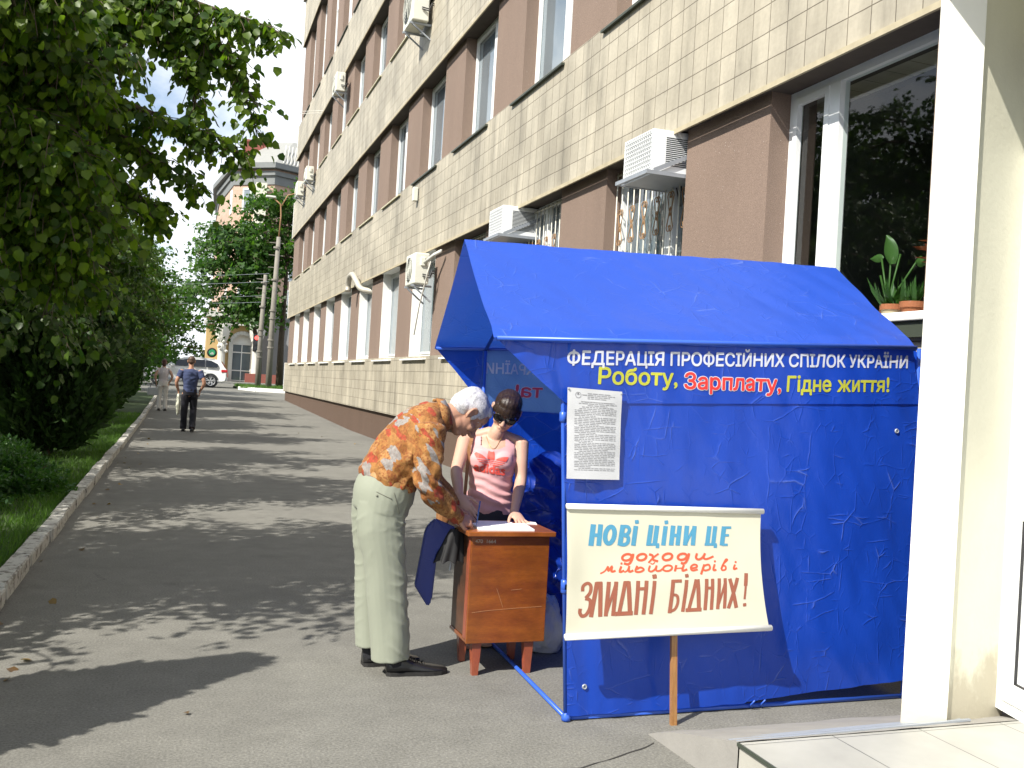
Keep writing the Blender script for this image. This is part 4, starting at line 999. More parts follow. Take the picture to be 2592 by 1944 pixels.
# hem of the roof over the wall
m = MB()
def hemf(u, v):
    x = lerp(1.283, 3.602, u); p = roof_fn(-1)(u, 1.0); return (x, p[1] + .01 * v - .006, p[2] - .012 * v - .004 + .003 * n3(x, v, 0, 12))
m.patch(hemf, 110, 2); m.build('roof_hem', M['tent_roof'], tent, smooth=True, fix=False)
# back wall with the print showing through, gusset, right end
def back_y(x, z): return 5.70 + .018 * n3(x, 1, z * .5, 5) + .012 * n3(x + z, 8, z, 9)
def fback(z0, z1, x0a, x0b):
    def fn(u, v):
        z = lerp(z0, z1, v); x = lerp(lerp(x0a, x0b, v), 3.74, u); return (x, back_y(x, z), z)
    return fn
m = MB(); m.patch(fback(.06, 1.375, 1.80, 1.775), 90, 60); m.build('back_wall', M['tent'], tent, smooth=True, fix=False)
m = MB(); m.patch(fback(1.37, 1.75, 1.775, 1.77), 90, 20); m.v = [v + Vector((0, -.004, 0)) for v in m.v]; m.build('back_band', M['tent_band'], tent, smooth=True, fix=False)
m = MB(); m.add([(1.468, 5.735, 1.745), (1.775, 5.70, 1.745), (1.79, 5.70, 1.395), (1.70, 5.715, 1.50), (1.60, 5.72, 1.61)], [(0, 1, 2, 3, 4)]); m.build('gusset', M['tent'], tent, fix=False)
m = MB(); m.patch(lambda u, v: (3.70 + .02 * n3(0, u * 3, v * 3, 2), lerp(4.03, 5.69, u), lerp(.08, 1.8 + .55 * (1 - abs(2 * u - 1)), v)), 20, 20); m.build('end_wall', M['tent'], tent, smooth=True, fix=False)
# loose crumpled cloth bunched inside against the back wall
def fcr(u, v):
    x = 1.98 + .62 * u; z = .09 + v * (.62 + .42 * (1 - (u - .42) ** 2 * 3.2)); q = 5.62 - .16 * (1 - v) * math.sin(u * math.pi)
    return (x + .03 * n3(x, 4, z, 5), q + .05 * n3(x, 0, z * .7, 6) + .028 * n3(x + z, 5, z, 14), z + .02 * n3(x, 2, z, 9))
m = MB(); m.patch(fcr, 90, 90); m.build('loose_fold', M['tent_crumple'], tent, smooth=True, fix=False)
pr = .011
def rod(name, *segs):
    m = MB()
    for s in segs: m.tube(s, pr, 10)
    return m.build(name, M['tent_pole'], tent, smooth=True)
for seg in ([(1.752, 4.02, 0), (1.648, 4.02, 1.463), (1.66, 4.02, 1.76)], [(1.806, 5.68, 0), (1.782, 5.68, 1.74)], [(3.68, 4.03, 0), (3.66, 4.03, 1.85)], [(3.70, 5.68, 0), (3.70, 5.68, 1.85)]): rod('corner_pole', seg)
for seg in ([(1.752, 4.025, .014), (3.68, 4.035, .014)], [(1.752, 4.02, .016), (1.790, 4.95, .014), (1.806, 5.68, .014)], [(1.806, 5.68, .014), (3.7, 5.68, .014)]): rod('base_pipe', seg)
rod('eave_bar', [(1.47, 5.70, 1.735), (3.75, 5.70, 1.85)]); rod('eave_bar', [(1.30, 3.985, 1.735), (3.6, 3.985, 1.85)]); rod('ridge_bar', [(1.38, 4.86, 2.27), (3.74, 4.86, 2.35)])
rod('rafter', [(1.785, 5.69, 1.74), (1.80, 4.87, 2.27)]); rod('rafter', [(1.66, 4.02, 1.74), (1.78, 4.86, 2.27)])
m = MB()
for z in (.615, .63, 1.40): x = 1.752 - .071 * z; m.lathe([(.010, -.025), (.0185, -.02), (.0185, .02), (.010, .025)], (x, 4.02, z), 10)
m.lathe([(.01, -.01), (.022, -.006), (.022, .012), (.011, .03)], (1.752, 4.02, .012), 10)
for xx in (2.74, 2.80): m.tube([(xx, 3.985, .055), (xx - .012, 4.0, .03), (xx + .004, 4.02, .004)], .004, 5)
m.build('pole_joint', M['tent_pole'], tent, smooth=True)
m = MB()
for (x, z) in ((1.83, .16), (3.52, 1.41)): m.lathe([(.004, -.004), (.010, -.006), (.013, 0), (.010, .002)], (x, wall_y(x, z) - .002, z), 14, 'y')
m.build('eyelet', M['grey_metal'], tent)

# ---- printed words
def text_geo(body, bold=.018, shear=0.0):
    """flat letters filled by the non-zero winding rule from the glyph outlines"""
    c = bpy.data.curves.new('lettering', 'FONT'); c.body = body; c.size = 1.0
    o = bpy.data.objects.new('lettering', c); COL.objects.link(o); bpy.context.view_layer.update()
    cu = o.to_curve(bpy.context.evaluated_depsgraph_get()); loops = []
    for sp in cu.splines:
        P = []
        if sp.type == 'BEZIER':
            bp = sp.bezier_points; n = len(bp)
            for i in range(n):
                p0, h0, h1, p1 = bp[i].co, bp[i].handle_right, bp[(i + 1) % n].handle_left, bp[(i + 1) % n].co
                k = 1 if (h0 - p0).cross(p1 - p0).length < 1e-6 and (h1 - p1).cross(p1 - p0).length < 1e-6 else 6
                for t in range(k): u = t / k; q = p0 * (1 - u) ** 3 + h0 * 3 * u * (1 - u) ** 2 + h1 * 3 * u * u * (1 - u) + p1 * u ** 3; P.append((q.x, q.y))
        else: P = [(p.co.x, p.co.y) for p in sp.points]
        loops.append(P)
    o.to_curve_clear(); bpy.data.objects.remove(o); bpy.data.curves.remove(c)
    E_ = [(P[i], P[(i + 1) % len(P)]) for P in loops for i in range(len(P))]; E_ = [e for e in E_ if abs(e[0][1] - e[1][1]) > 1e-7]
    ys = sorted({round(y, 5) for P in loops for _, y in P} | {round(-.3 + .045 * i, 5) for i in range(32)}); ys = [y for i, y in enumerate(ys) if i == 0 or y - ys[i - 1] > 2e-4]
    bm = bmesh.new()
    for y0, y1 in zip(ys[:-1], ys[1:]):
        ym = (y0 + y1) / 2; X_ = []
        for (p, q) in E_:
            lo, hi = (p, q) if p[1] < q[1] else (q, p)
            if lo[1] < ym < hi[1]:
                f = lambda y: lo[0] + (hi[0] - lo[0]) * min(1, max(0, (y - lo[1]) / (hi[1] - lo[1]))); X_.append((f(ym), f(y0), f(y1), 1 if q[1] > p[1] else -1))
        X_.sort(); wnd = 0
        for i in range(len(X_) - 1):
            wnd += X_[i][3]
            if wnd != 0:
                a_, c_ = X_[i], X_[i + 1]; k = max(1, int((c_[0] - a_[0]) / .2) + 1)
                for j in range(k):
                    u0, u1 = j / k, (j + 1) / k
                    bm.faces.new([bm.verts.new(v) for v in ((a_[1] + (c_[1] - a_[1]) * u0, y0, 0), (a_[1] + (c_[1] - a_[1]) * u1, y0, 0), (a_[2] + (c_[2] - a_[2]) * u1, y1, 0), (a_[2] + (c_[2] - a_[2]) * u0, y1, 0))])
    bmesh.ops.remove_doubles(bm, verts=bm.verts, dist=1e-5)
    if bold > 0:        # thicken the letters: the same outline pushed out in eight directions
        g0 = bm.verts[:] + bm.edges[:] + bm.faces[:]
        for k_ in range(8):
            a = k_ * math.pi / 4; d = bmesh.ops.duplicate(bm, geom=g0); off_ = Vector((bold * math.cos(a), bold * math.sin(a), .0022 * (k_ + 1)))
            for v in d['geom']:
                if isinstance(v, bmesh.types.BMVert): v.co += off_
    return bm
def cut_grid(bm, step):
    xs = [v.co.x for v in bm.verts]; ys = [v.co.y for v in bm.verts]
    for ax_, lo, hi in ((0, min(xs), max(xs)), (1, min(ys), max(ys))):
        t = lo + step
        while t < hi:
            no = Vector((1, 0, 0)) if ax_ == 0 else Vector((0, 1, 0))
            bmesh.ops.bisect_plane(bm, geom=bm.verts[:] + bm.edges[:] + bm.faces[:], plane_co=no * t, plane_no=no); t += step
def wall_text(body, name, x0, x1, zb0, zb1, cap, mat, parent, surf, bold=.018, layer=.004, mirror=False, ref=None):
    bm = text_geo(body, bold); b0 = text_geo(ref or body, 0.0)
    xs = [v.co.x for v in b0.verts]; lo, hi = min(xs), max(xs); b0.free()
    bh = text_geo('Н', 0.0); H_ = max(v.co.y for v in bh.verts); bh.free()
    for v in bm.verts:
        u = (v.co.x - lo) / (hi - lo); h = v.co.y / H_
        if mirror: u = 1 - u
        x = x0 + u * (x1 - x0); z = zb0 + u * (zb1 - zb0) + h * cap
        v.co = Vector((x, surf(x, z) - layer - v.co.z * .03, z))
    bm.verts.index_update()
    o = new_mesh(name, [v.co.copy() for v in bm.verts], [tuple(q.index for q in f.verts) for f in bm.faces], mat, parent); bm.free(); return o
def ray_surf(o):
    bv = BVHTree.FromPolygons([v.co.copy() for v in o.data.vertices], [tuple(p.vertices) for p in o.data.polygons])
    def f(x, z):
        h = bv.ray_cast(Vector((x, 3.0, z)), Vector((0, 1, 0)))
        return h[0].y if h[0] is not None else wall_y(x, z) - .006
    return f
val_s = ray_surf(valance)
wall_text('ФЕДЕРАЦІЯ ПРОФЕСІЙНИХ СПІЛОК УКРАЇНИ', 'white_slogan', 1.652, 3.566, 1.640, 1.742, .063, M['print_white'], tent, val_s, .024, .0022)
wall_text('Роботу,', 'yellow_slogan', 1.808, 2.215, 1.561, 1.575, .076, M['print_yellow'], tent, val_s, .024, .0022)
wall_text('Зарплату,', 'red_slogan_outline', 2.255, 2.79, 1.563, 1.578, .076, M['print_white'], tent, val_s, .060, .0020, ref='Зарплату,')
wall_text('Зарплату,', 'red_slogan', 2.255, 2.79, 1.563, 1.578, .076, M['print_red'], tent, val_s, .024, .0032)
wall_text('Гідне життя!', 'yellow_slogan', 2.83, 3.453, 1.580, 1.612, .076, M['print_yellow'], tent, val_s, .024, .0022)
bk = lambda x, z: back_y(x, z) - .006
wall_text('УКРАЇНИ', 'reverse_slogan', 1.795, 2.18, 1.60, 1.612, .066, M['print_back'], tent, bk, .02, .004, True)
wall_text('та!', 'reverse_slogan_outline', 2.005, 2.18, 1.462, 1.466, .082, M['print_back'], tent, bk, .05, .004, True, 'та!')
wall_text('та!', 'reverse_slogan', 2.005, 2.18, 1.462, 1.466, .082, M['print_back_red'], tent, bk, .02, .0055, True)

# ------------------------------------------------------------------ typed notice pinned to the wall
nt_ = thing('paper_notice', (1.79, 3.99, 1.13), 'white typed paper notice pinned near the tent corner', 'notice')
def paper(u, v):
    x = lerp(lerp(1.668, 1.648, v), lerp(1.932, 1.922, v), u); z = lerp(1.122, 1.536, v) - .006 * u * v
    y = min(wall_y(x, z) - .012, 3.985) - .006 - .010 * math.sin(u * math.pi) * (1 - v * .5) - .004 * n3(x, 0, z, 9) - .008 * max(0, .25 - u) * (1 - v)
    return (x, y, z)
m = MB(); m.patch(paper, 24, 32); m.build('sheet', plain('paper', (.50, .51, .54), .55, .04, 8), nt_, smooth=True, fix=False)
m = MB(); r_ = random.Random(5)
def pq(u0, u1, v0, v1):
    if u1 - u0 > .09: pq(u0, (u0 + u1) / 2, v0, v1); pq((u0 + u1) / 2, u1, v0, v1); return
    q = [Vector(paper(a, c)) + Vector((0, -.0012, 0)) for a, c in ((u0, v0), (u1, v0), (u1, v1), (u0, v1))]; m.quad(*q)
ln = 0
for i in range(46):
    v = .945 - i * .0188; 
    if v < .09: break
    if i < 3: a, e = .36 - .1 * (i == 1), .78 + .08 * (i == 1)
    elif i == 4: continue
    elif i < 9: a, e = (.26, .24, .2, .36)[i % 4], (.84, .82, .9, .72)[i % 4]
    else: a, e = (.21 if (i % 5 == 4) else .13), (r_.uniform(.35, .8) if i % 5 == 3 else .90)
    u = a
    while u < e - .02:
        L_ = r_.uniform(.03, .11); pq(u, min(u + L_, e), v, v + (.0062 if i > 8 else .0075)); u += L_ + .014
pq(.28, .86, .855, .859)
m.build('typed_lines', plain('ink', (.24, .24, .26), .7), nt_, fix=False)
m = MB()
for k_ in range(24):
    a, c = k_ * math.pi / 12, (k_ + 1) * math.pi / 12
    P_ = lambda t, rr_: Vector(paper(.19 + rr_ * math.cos(t), .925 + rr_ * .64 * math.sin(t))) + Vector((0, -.0012, 0))
    m.quad(P_(a, .045), P_(c, .045), P_(c, .052), P_(a, .052))
m.quad(*[Vector(paper(.19 + x_, .925 + z_)) + Vector((0, -.0013, 0)) for x_, z_ in ((-.022, .004), (.022, .004), (.012, .022), (-.012, .022))])
m.build('round_emblem', plain('ink_light', (.18, .18, .20), .7), nt_, fix=False)
m = MB()
for u, v in ((.02, .985), (.985, .975)): p = Vector(paper(u, v)); m.lathe([(0, -.008), (.004, -.006), (.0045, 0)], p, 8, 'y')
m.build('pin', M['grey_metal'], nt_)

# ------------------------------------------------------------------ hand lettered placard on a stick
pl = thing('protest_placard', (2.24, 3.88, 0), 'hand lettered cream placard on a wooden stick leaning against the tent', 'placard')
def sheet(u, v):       # v down
    yy = 3.918 - .070 * v ** 1.5 - .010 * math.sin(v * math.pi); sc_ = yy / 3.93
    xl = 1.653 + .0 * v; xr = lerp(2.668, 2.700, v ** 2.2) - .012 * math.sin(v * math.pi)
    z = lerp(.998, .440, v)
    return (lerp(xl, xr, u), yy + .004 * n3(u * 4, v * 4, 1, 1) - .012 * math.exp(-((u) / .06) ** 2) * math.sin(v * math.pi), z + lerp(.002, -.008, u) * (1 - v) + lerp(0, .012, u) * v)
m = MB(); m.patch(lambda u, v: sheet(u, v), 60, 40); m.build('sheet', plain('placard_sheet', (.53, .515, .415), .6, .06, 2.5), pl, smooth=True, fix=False)
m = MB()
m.tube([Vector(sheet(-.003, 0)) + Vector((0, -.004, .004)), Vector(sheet(1.008, 0)) + Vector((0, -.004, .004))], .0135, 10)
m.build('batten', M['white_paint'], pl, smooth=True)
m = MB(); m.tube([Vector(sheet(-.003, 1)) + Vector((0, .0, -.004)), Vector(sheet(1.012, 1)) + Vector((0, .0, -.004))], .0145, 10); m.build('batten', M['white_paint'], pl, smooth=True)
def wood_mat(name, c1, c2, scale=(1, 1, 1), rough=.35, coat=.3, rot=(0, 0, 0)):
    k = NT(name); v = k.coord(scale, rot=rot)
    wv = k.noise(v, 3.0, 8, .65); g = k.noise(k.coord(tuple(s * 4 for s in scale), rot=rot), 9, 5, .7); bl = k.noise(k.coord(), 4.5, 3)
    c = k.mix(k.ramp(wv, [(.35, 0.0), (.65, 1.0)]), c1, c2); c = k.mix(1.0, c, k.ramp(g, [(.3, .78), (.7, 1.12)]), 'MULTIPLY'); c = k.mix(1.0, c, k.ramp(bl, [(.35, .75), (.65, 1.12)]), 'MULTIPLY')
    k.col(c); k.set(rough=rough, coat=coat, coatr=.2); k.bump(g, .12, .003); return k.m
M['stick_wood'] = wood_mat('stick_wood', (.30, .13, .04), (.42, .22, .08), (30, 30, 2))
m = MB(); m.beam((2.238, 3.888, -.005), (2.2085, 3.939, .985), .030, .018, up=(0, 1, 0)); m.build('stick', M['stick_wood'], pl)
def zp(x, y):          # lettering sketch units -> sheet
    return ((x - 60) / (1935 + 95 * max(0, (y - 700) / 560) ** 2), (y - 62) / 1250 - (x - 60) * .000008)
def stroke(m, pts, w0, lift=.0012):
    """flat brush ribbon with round ends, drawn on the sheet"""
    P = [Vector((p[0], p[1])) for p in pts]
    if len(P) > 2:
        q = []
        for i in range(len(P) - 1):
            p0, p1, p2, p3 = P[max(i - 1, 0)], P[i], P[i + 1], P[min(i + 2, len(P) - 1)]
            for t in (0, .25, .5, .75): q.append(.5 * ((2 * p1) + (p2 - p0) * t + (2 * p0 - 5 * p1 + 4 * p2 - p3) * t * t + (3 * p1 - p0 - 3 * p2 + p3) * t ** 3))
        P = q + [P[-1]]
    else: P = [P[0].lerp(P[1], t / 5) for t in range(6)]
    vs = []; n = len(P)
    for i, p in enumerate(P):
        d = (P[min(i + 1, n - 1)] - P[max(i - 1, 0)]).normalized(); a = Vector((-d.y, d.x)) * (w0 / 2)
        for s in (a, -a): u, v = zp(*(p + s)); q = Vector(sheet(u, v)); q.y -= lift; vs.append(q)
    m.add(vs, [(2 * i, 2 * i + 1, 2 * i + 3, 2 * i + 2) for i in range(n - 1)])
def ell(cx_, cy_, rx, ry, sh=.12): return [(cx_ + rx * math.cos(t) - sh * ry * math.sin(t), cy_ + ry * math.sin(t)) for t in np.linspace(0, 2 * math.pi, 17)]
def dot(m, x, y, r_): stroke(m, [(x - r_ * .15, y - r_ * .9), (x + r_ * .15, y + r_ * .9)], r_ * 1.7); stroke(m, [(x - r_ * .9, y), (x + r_ * .9, y)], r_ * 1.2, .0016)
row1 = [([(310, 228), (288, 442)], 50), ([(378, 228), (362, 442)], 46), ([(305, 336), (368, 336)], 36), (ell(467, 335, 44, 84), 44), ([(592, 232), (565, 440)], 48), ([(594, 248), (640, 252), (655, 285), (635, 325), (590, 335)], 34), ([(585, 335), (640, 350), (642, 405), (610, 432), (560, 425)], 36), ([(717, 242), (695, 442)], 44),
        ([(868, 232), (843, 440)], 46), ([(928, 238), (905, 440)], 46), ([(822, 432), (950, 432)], 26), ([(935, 432), (932, 470)], 34), ([(1012, 242), (990, 442)], 44), ([(1087, 236), (1068, 442)], 46), ([(1152, 236), (1132, 442)], 44), ([(1080, 338), (1140, 338)], 34), ([(1225, 236), (1208, 442)], 46), ([(1302, 238), (1286, 442)], 44), ([(1220, 420), (1292, 262)], 26),
        ([(1456, 240), (1434, 440)], 46), ([(1518, 240), (1496, 440)], 44), ([(1408, 434), (1535, 434)], 26), ([(1522, 434), (1518, 470)], 34), ([(1610, 242), (1588, 446)], 48), ([(1605, 254), (1684, 254)], 26), ([(1600, 337), (1662, 337)], 26), ([(1590, 438), (1650, 438)], 24)]
row3 = [([(212, 885), (216, 835), (258, 808), (288, 835), (282, 900), (240, 952)], 32), ([(236, 955), (282, 975), (280, 1050), (246, 1112), (206, 1122), (186, 1088), (190, 1050)], 34), ([(346, 800), (292, 1138)], 40), ([(378, 800), (380, 1138)], 40), ([(338, 806), (394, 806)], 24), ([(456, 798), (432, 1136)], 38), ([(526, 798), (502, 1136)], 38), ([(440, 1105), (518, 830)], 26),
        ([(612, 800), (560, 1110)], 36), ([(642, 800), (664, 1110)], 42), ([(600, 806), (652, 806)], 24), ([(524, 1118), (692, 1118)], 42), ([(736, 796), (722, 1136)], 38), ([(818, 796), (796, 1136)], 38), ([(730, 876), (810, 876)], 32), ([(896, 800), (868, 1136)], 36), ([(1080, 794), (1054, 1134)], 38), ([(1070, 808), (1165, 808)], 32), ([(1076, 948), (1122, 962), (1132, 1030), (1106, 1098), (1056, 1118)], 30), ([(1216, 800), (1186, 1128)], 36),
        ([(1312, 796), (1248, 1100)], 34), ([(1326, 796), (1348, 1100)], 40), ([(1214, 1112), (1376, 1112)], 38), ([(1418, 794), (1412, 1120)], 36), ([(1478, 794), (1476, 1118)], 34), ([(1415, 890), (1478, 890)], 30), ([(1546, 792), (1540, 1114)], 34), ([(1608, 792), (1612, 1112)], 34), ([(1545, 1080), (1607, 830)], 24), ([(1656, 798), (1736, 1110)], 38), ([(1738, 792), (1652, 1112)], 36), ([(1832, 745), (1822, 880)], 38), ([(1824, 870), (1816, 1022)], 22)]
row2 = [(ell(634, 560, 44, 32, .3), 24), ([(695, 524), (690, 560), (668, 610), (640, 630), (604, 618)], 24), (ell(778, 560, 44, 32, .3), 24), ([(850, 532), (884, 545), (892, 588), (938, 604)], 24), ([(944, 526), (892, 566), (842, 618)], 18), (ell(1032, 560, 46, 34, .3), 24), (ell(1180, 560, 44, 32, .3), 24), ([(1248, 524), (1240, 565), (1218, 612), (1192, 630), (1164, 622)], 24), ([(1330, 526), (1318, 572), (1345, 590), (1385, 570), (1412, 526)], 22), ([(1412, 526), (1398, 575), (1430, 588), (1500, 560)], 22),
        ([(376, 716), (420, 692), (450, 645)], 14), ([(450, 645), (452, 692), (490, 645), (482, 698), (522, 690)], 20), ([(578, 648), (560, 704), (604, 690)], 20), ([(604, 708), (634, 690), (654, 645)], 14), ([(654, 645), (650, 702), (692, 690)], 20), ([(732, 645), (712, 700), (760, 706), (794, 684), (764, 662), (722, 680)], 19), ([(856, 645), (842, 694), (872, 704), (906, 680), (922, 645)], 18), ([(922, 645), (914, 695), (950, 700), (976, 682)], 18), ([(862, 622), (884, 632), (906, 614)], 11),
        (ell(1030, 676, 44, 29, .3), 20), ([(1118, 645), (1100, 710)], 22), ([(1194, 645), (1176, 704), (1226, 690)], 21), ([(1106, 680), (1185, 676)], 13), ([(1268, 684), (1320, 670), (1322, 648), (1290, 644), (1262, 672), (1276, 704), (1332, 694)], 19), ([(1402, 642), (1362, 746)], 22), ([(1396, 658), (1446, 646), (1456, 688), (1412, 706), (1384, 694)], 19), ([(1508, 642), (1490, 702), (1522, 700)], 20), ([(1572, 694), (1600, 640), (1642, 602), (1626, 596), (1590, 660), (1578, 704), (1616, 702), (1620, 668), (1592, 660)], 18), ([(1720, 650), (1704, 698), (1742, 688)], 20)]
for nm, rows, cc, dots in (('blue_lettering', row1, (.06, .25, .40), [(726, 201, 21), (1018, 203, 21)]), ('red_lettering', row2, (.66, .085, .035), [(580, 620, 11), (1512, 613, 11), (1728, 624, 11)]), ('brown_lettering', row3, (.27, .085, .05), [(897, 757, 24), (1218, 757, 20), (1822, 1082, 19)])):
    m = MB()
    for i_, (pts, w_) in enumerate(rows): stroke(m, pts, w_, .0010 + .0001 * (i_ % 9))
    for d_ in dots: dot(m, *d_)
    m.build(nm, plain(nm + '_paint', cc, .6, .08, 20), pl, fix=False)

# ------------------------------------------------------------------ small wooden table and what lies on it
tb = thing('bedside_table', (1.68, 4.9, 0), 'small varnished wooden cabinet table on four tapered legs before the tent', 'table')
M['varnish'] = wood_mat('varnished_wood', (.18, .044, .006), (.29, .084, .010), (1.0, 1.0, 5.0), .3, .5)
M['varnish_dark'] = wood_mat('dark_wood', (.06, .025, .012), (.10, .04, .018), (1, 1, 5), .4, .2)
M['varnish_red'] = wood_mat('red_wood', (.26, .06, .03), (.34, .09, .04), (4, 1, 1), .35, .4)
m = MB(); m.bbox(1.468, 1.905, 4.722, 4.742, .172, .735, .003); m.bbox(1.886, 1.904, 4.743, 5.07, .172, .735, .003); m.bbox(1.50, 1.885, 5.052, 5.07, .172, .735, .003); m.bbox(1.469, 1.885, 4.743, 5.051, .172, .19, .003); m.build('carcass', M['varnish'], tb)
m = MB(); m.bbox(1.440, 1.93, 4.695, 5.10, .736, .762, .004); m.build('tabletop', wood_mat('top_wood', (.26, .07, .012), (.36, .115, .02), (1, 5, 1), .3, .4), tb)
m = MB(); m.bbox(1.4665, 1.480, 4.744, 4.79, .191, .734, .002); m.build('door_stile', M['varnish_red'], tb)
m = MB(); m.bbox(1.476, 1.488, 4.791, 5.05, .191, .734, .002); m.build('door_panel', M['varnish_dark'], tb)
for (x, y) in ((1.533, 4.765), (1.825, 4.765), (1.535, 5.02), (1.825, 5.02)):
    m = MB(); t0, t1 = .026, .016; z0 = .172
    vs = [(x - t0, y - t0, z0), (x + t0, y - t0, z0), (x + t0, y + t0, z0), (x - t0, y + t0, z0), (x - t1, y - t1 - .01, 0), (x + t1, y - t1 - .01, 0), (x + t1, y + t1 - .01, 0), (x - t1, y + t1 - .01, 0)]
    m.add(vs, [(0, 3, 2, 1), (4, 5, 6, 7), (0, 1, 5, 4), (1, 2, 6, 5), (2, 3, 7, 6), (3, 0, 4, 7)]); m.build('leg', M['varnish_red'], tb)
wall_text('470  1664', 'chalk_number', 1.487, 1.60, .700, .698, .020, plain('chalk', (.42, .36, .27), .9), tb, lambda x, z: 4.7215, 0.0, .0012)
m = MB()
for a, c in (((1.62, .46), (1.66, .36)), ((1.49, .335), (1.56, .343)), ((1.56, .343), (1.70, .352)), ((1.70, .352), (1.88, .36)), ((1.70, .45), (1.76, .455))): m.beam((a[0], 4.7215, a[1]), (c[0], 4.7215, c[1]), .0012, .0018, up=(0, 1, 0))
m.build('scratch', plain('scratch', (.42, .22, .10), .8), tb)
def sheet_obj(name, pts, z, th, label, mat, cat='paper', grp=None):
    m = MB(); m.prism(pts, z, z + th, 'z'); o = m.build(name, mat); return tag(o, label, cat, grp)
M['paper_w'] = plain('writing_paper', (.80, .80, .80), .6, .02)
sheet_obj('paper_stack', [(1.51, 4.735), (1.815, 4.725), (1.835, 4.93), (1.53, 4.945)], .7625, .009, 'stack of white petition sheets under the man\'s hand on the table', M['paper_w'])
sheet_obj('paper_sheet', [(1.80, 4.98), (1.915, 4.95), (1.935, 5.03), (1.83, 5.07)], .7625, .002, 'loose white sheet at the back right of the tabletop', M['paper_w'])
sheet_obj('paper_sheet', [(1.56, 4.955), (1.78, 4.945), (1.79, 5.06), (1.57, 5.07)], .7625, .002, 'white sheet behind the petition stack under the woman\'s hand', M['paper_w'])

# blue bag and black umbrella hung at the table's left corner
M['blue_bag'] = fabric('blue_bag', (.010, .03, .22), .05, .3, .8)
bag = thing('folded_cloth', (1.32, 4.92, .35), 'dark blue glossy folded cloth hanging off the table beside the man', 'cloth')
def slab(name, poly, y0, y1, mat, parent, skew=0.0):
    m = MB(); n = len(poly); m.add([(p[0], y0, p[1]) for p in poly] + [(p[0] + skew, y1, p[1]) for p in poly], [tuple(range(n)), tuple(range(2 * n - 1, n - 1, -1))] + [(i, i + n, (i + 1) % n + n, (i + 1) % n) for i in range(n)])
    o = m.build(name, mat, parent); bm = bmesh.new(); bm.from_mesh(o.data); bmesh.ops.bevel(bm, geom=list(bm.edges), offset=.006, segments=2, affect='EDGES'); bm.to_mesh(o.data); bm.free(); return o
slab('front_fold', [(1.262, .735), (1.285, .775), (1.315, .80), (1.43, .752), (1.385, .68), (1.330, .61), (1.315, .34), (1.297, .330), (1.222, .44)], 4.90, 4.925, M['blue_bag'], bag)
slab('back_fold', [(1.290, .74), (1.44, .75), (1.40, .69), (1.345, .61), (1.33, .36), (1.31, .345), (1.245, .47)], 4.93, 4.965, M['blue_bag'], bag)
um = thing('folded_umbrella', (1.43, 4.90, .6), 'black folded umbrella with scalloped edge hanging at the table corner', 'umbrella')
def umf(u, v):
    a = u * 2 * math.pi; z = lerp(.745, .56 + .018 * abs(math.sin(a * 4.5)) , v); r_ = lerp(.035, .085, v ** .7) * (1 + .16 * v * math.cos(a * 9))
    return (lerp(1.435, 1.405, v) + r_ * math.cos(a), 4.905 + r_ * .55 * math.sin(a), z)
m = MB(); m.patch(umf, 72, 10); m.build('canopy', plain('black_cloth', (.004, .004, .005), .7, .3, 20), um, smooth=True, fix=False)
m = MB(); m.tube([(1.437, 4.905, .70), (1.42, 4.905, .60), (1.41, 4.905, .52)], .006, 6); m.build('shaft', M['grey_metal'], um)
# crumpled white carrier bag under the table
bm = bmesh.new(); bmesh.ops.create_icosphere(bm, subdivisions=5, radius=1)
for v in bm.verts:
    p = v.co.copy(); n = 1 + .22 * noise.noise(p * 1.7) + .13 * (1 - abs(noise.noise(p * 4))) + .05 * noise.noise(p * 11)
    v.co = Vector((2.075 + p.x * .105 * n * (1 - .32 * max(p.z, 0)), 5.13 + p.y * .09 * n, max(.006, .135 + p.z * .17 * n)))
bm.verts.index_update()
cb = new_mesh('carrier_bag', [v.co.copy() for v in bm.verts], [tuple(q.index for q in f.verts) for f in bm.faces], plain('carrier_plastic', (.55, .56, .56), .4, .08, 9), None, True); bm.free()
tag(cb, 'crumpled white plastic carrier bag on the ground behind the table', 'bag')

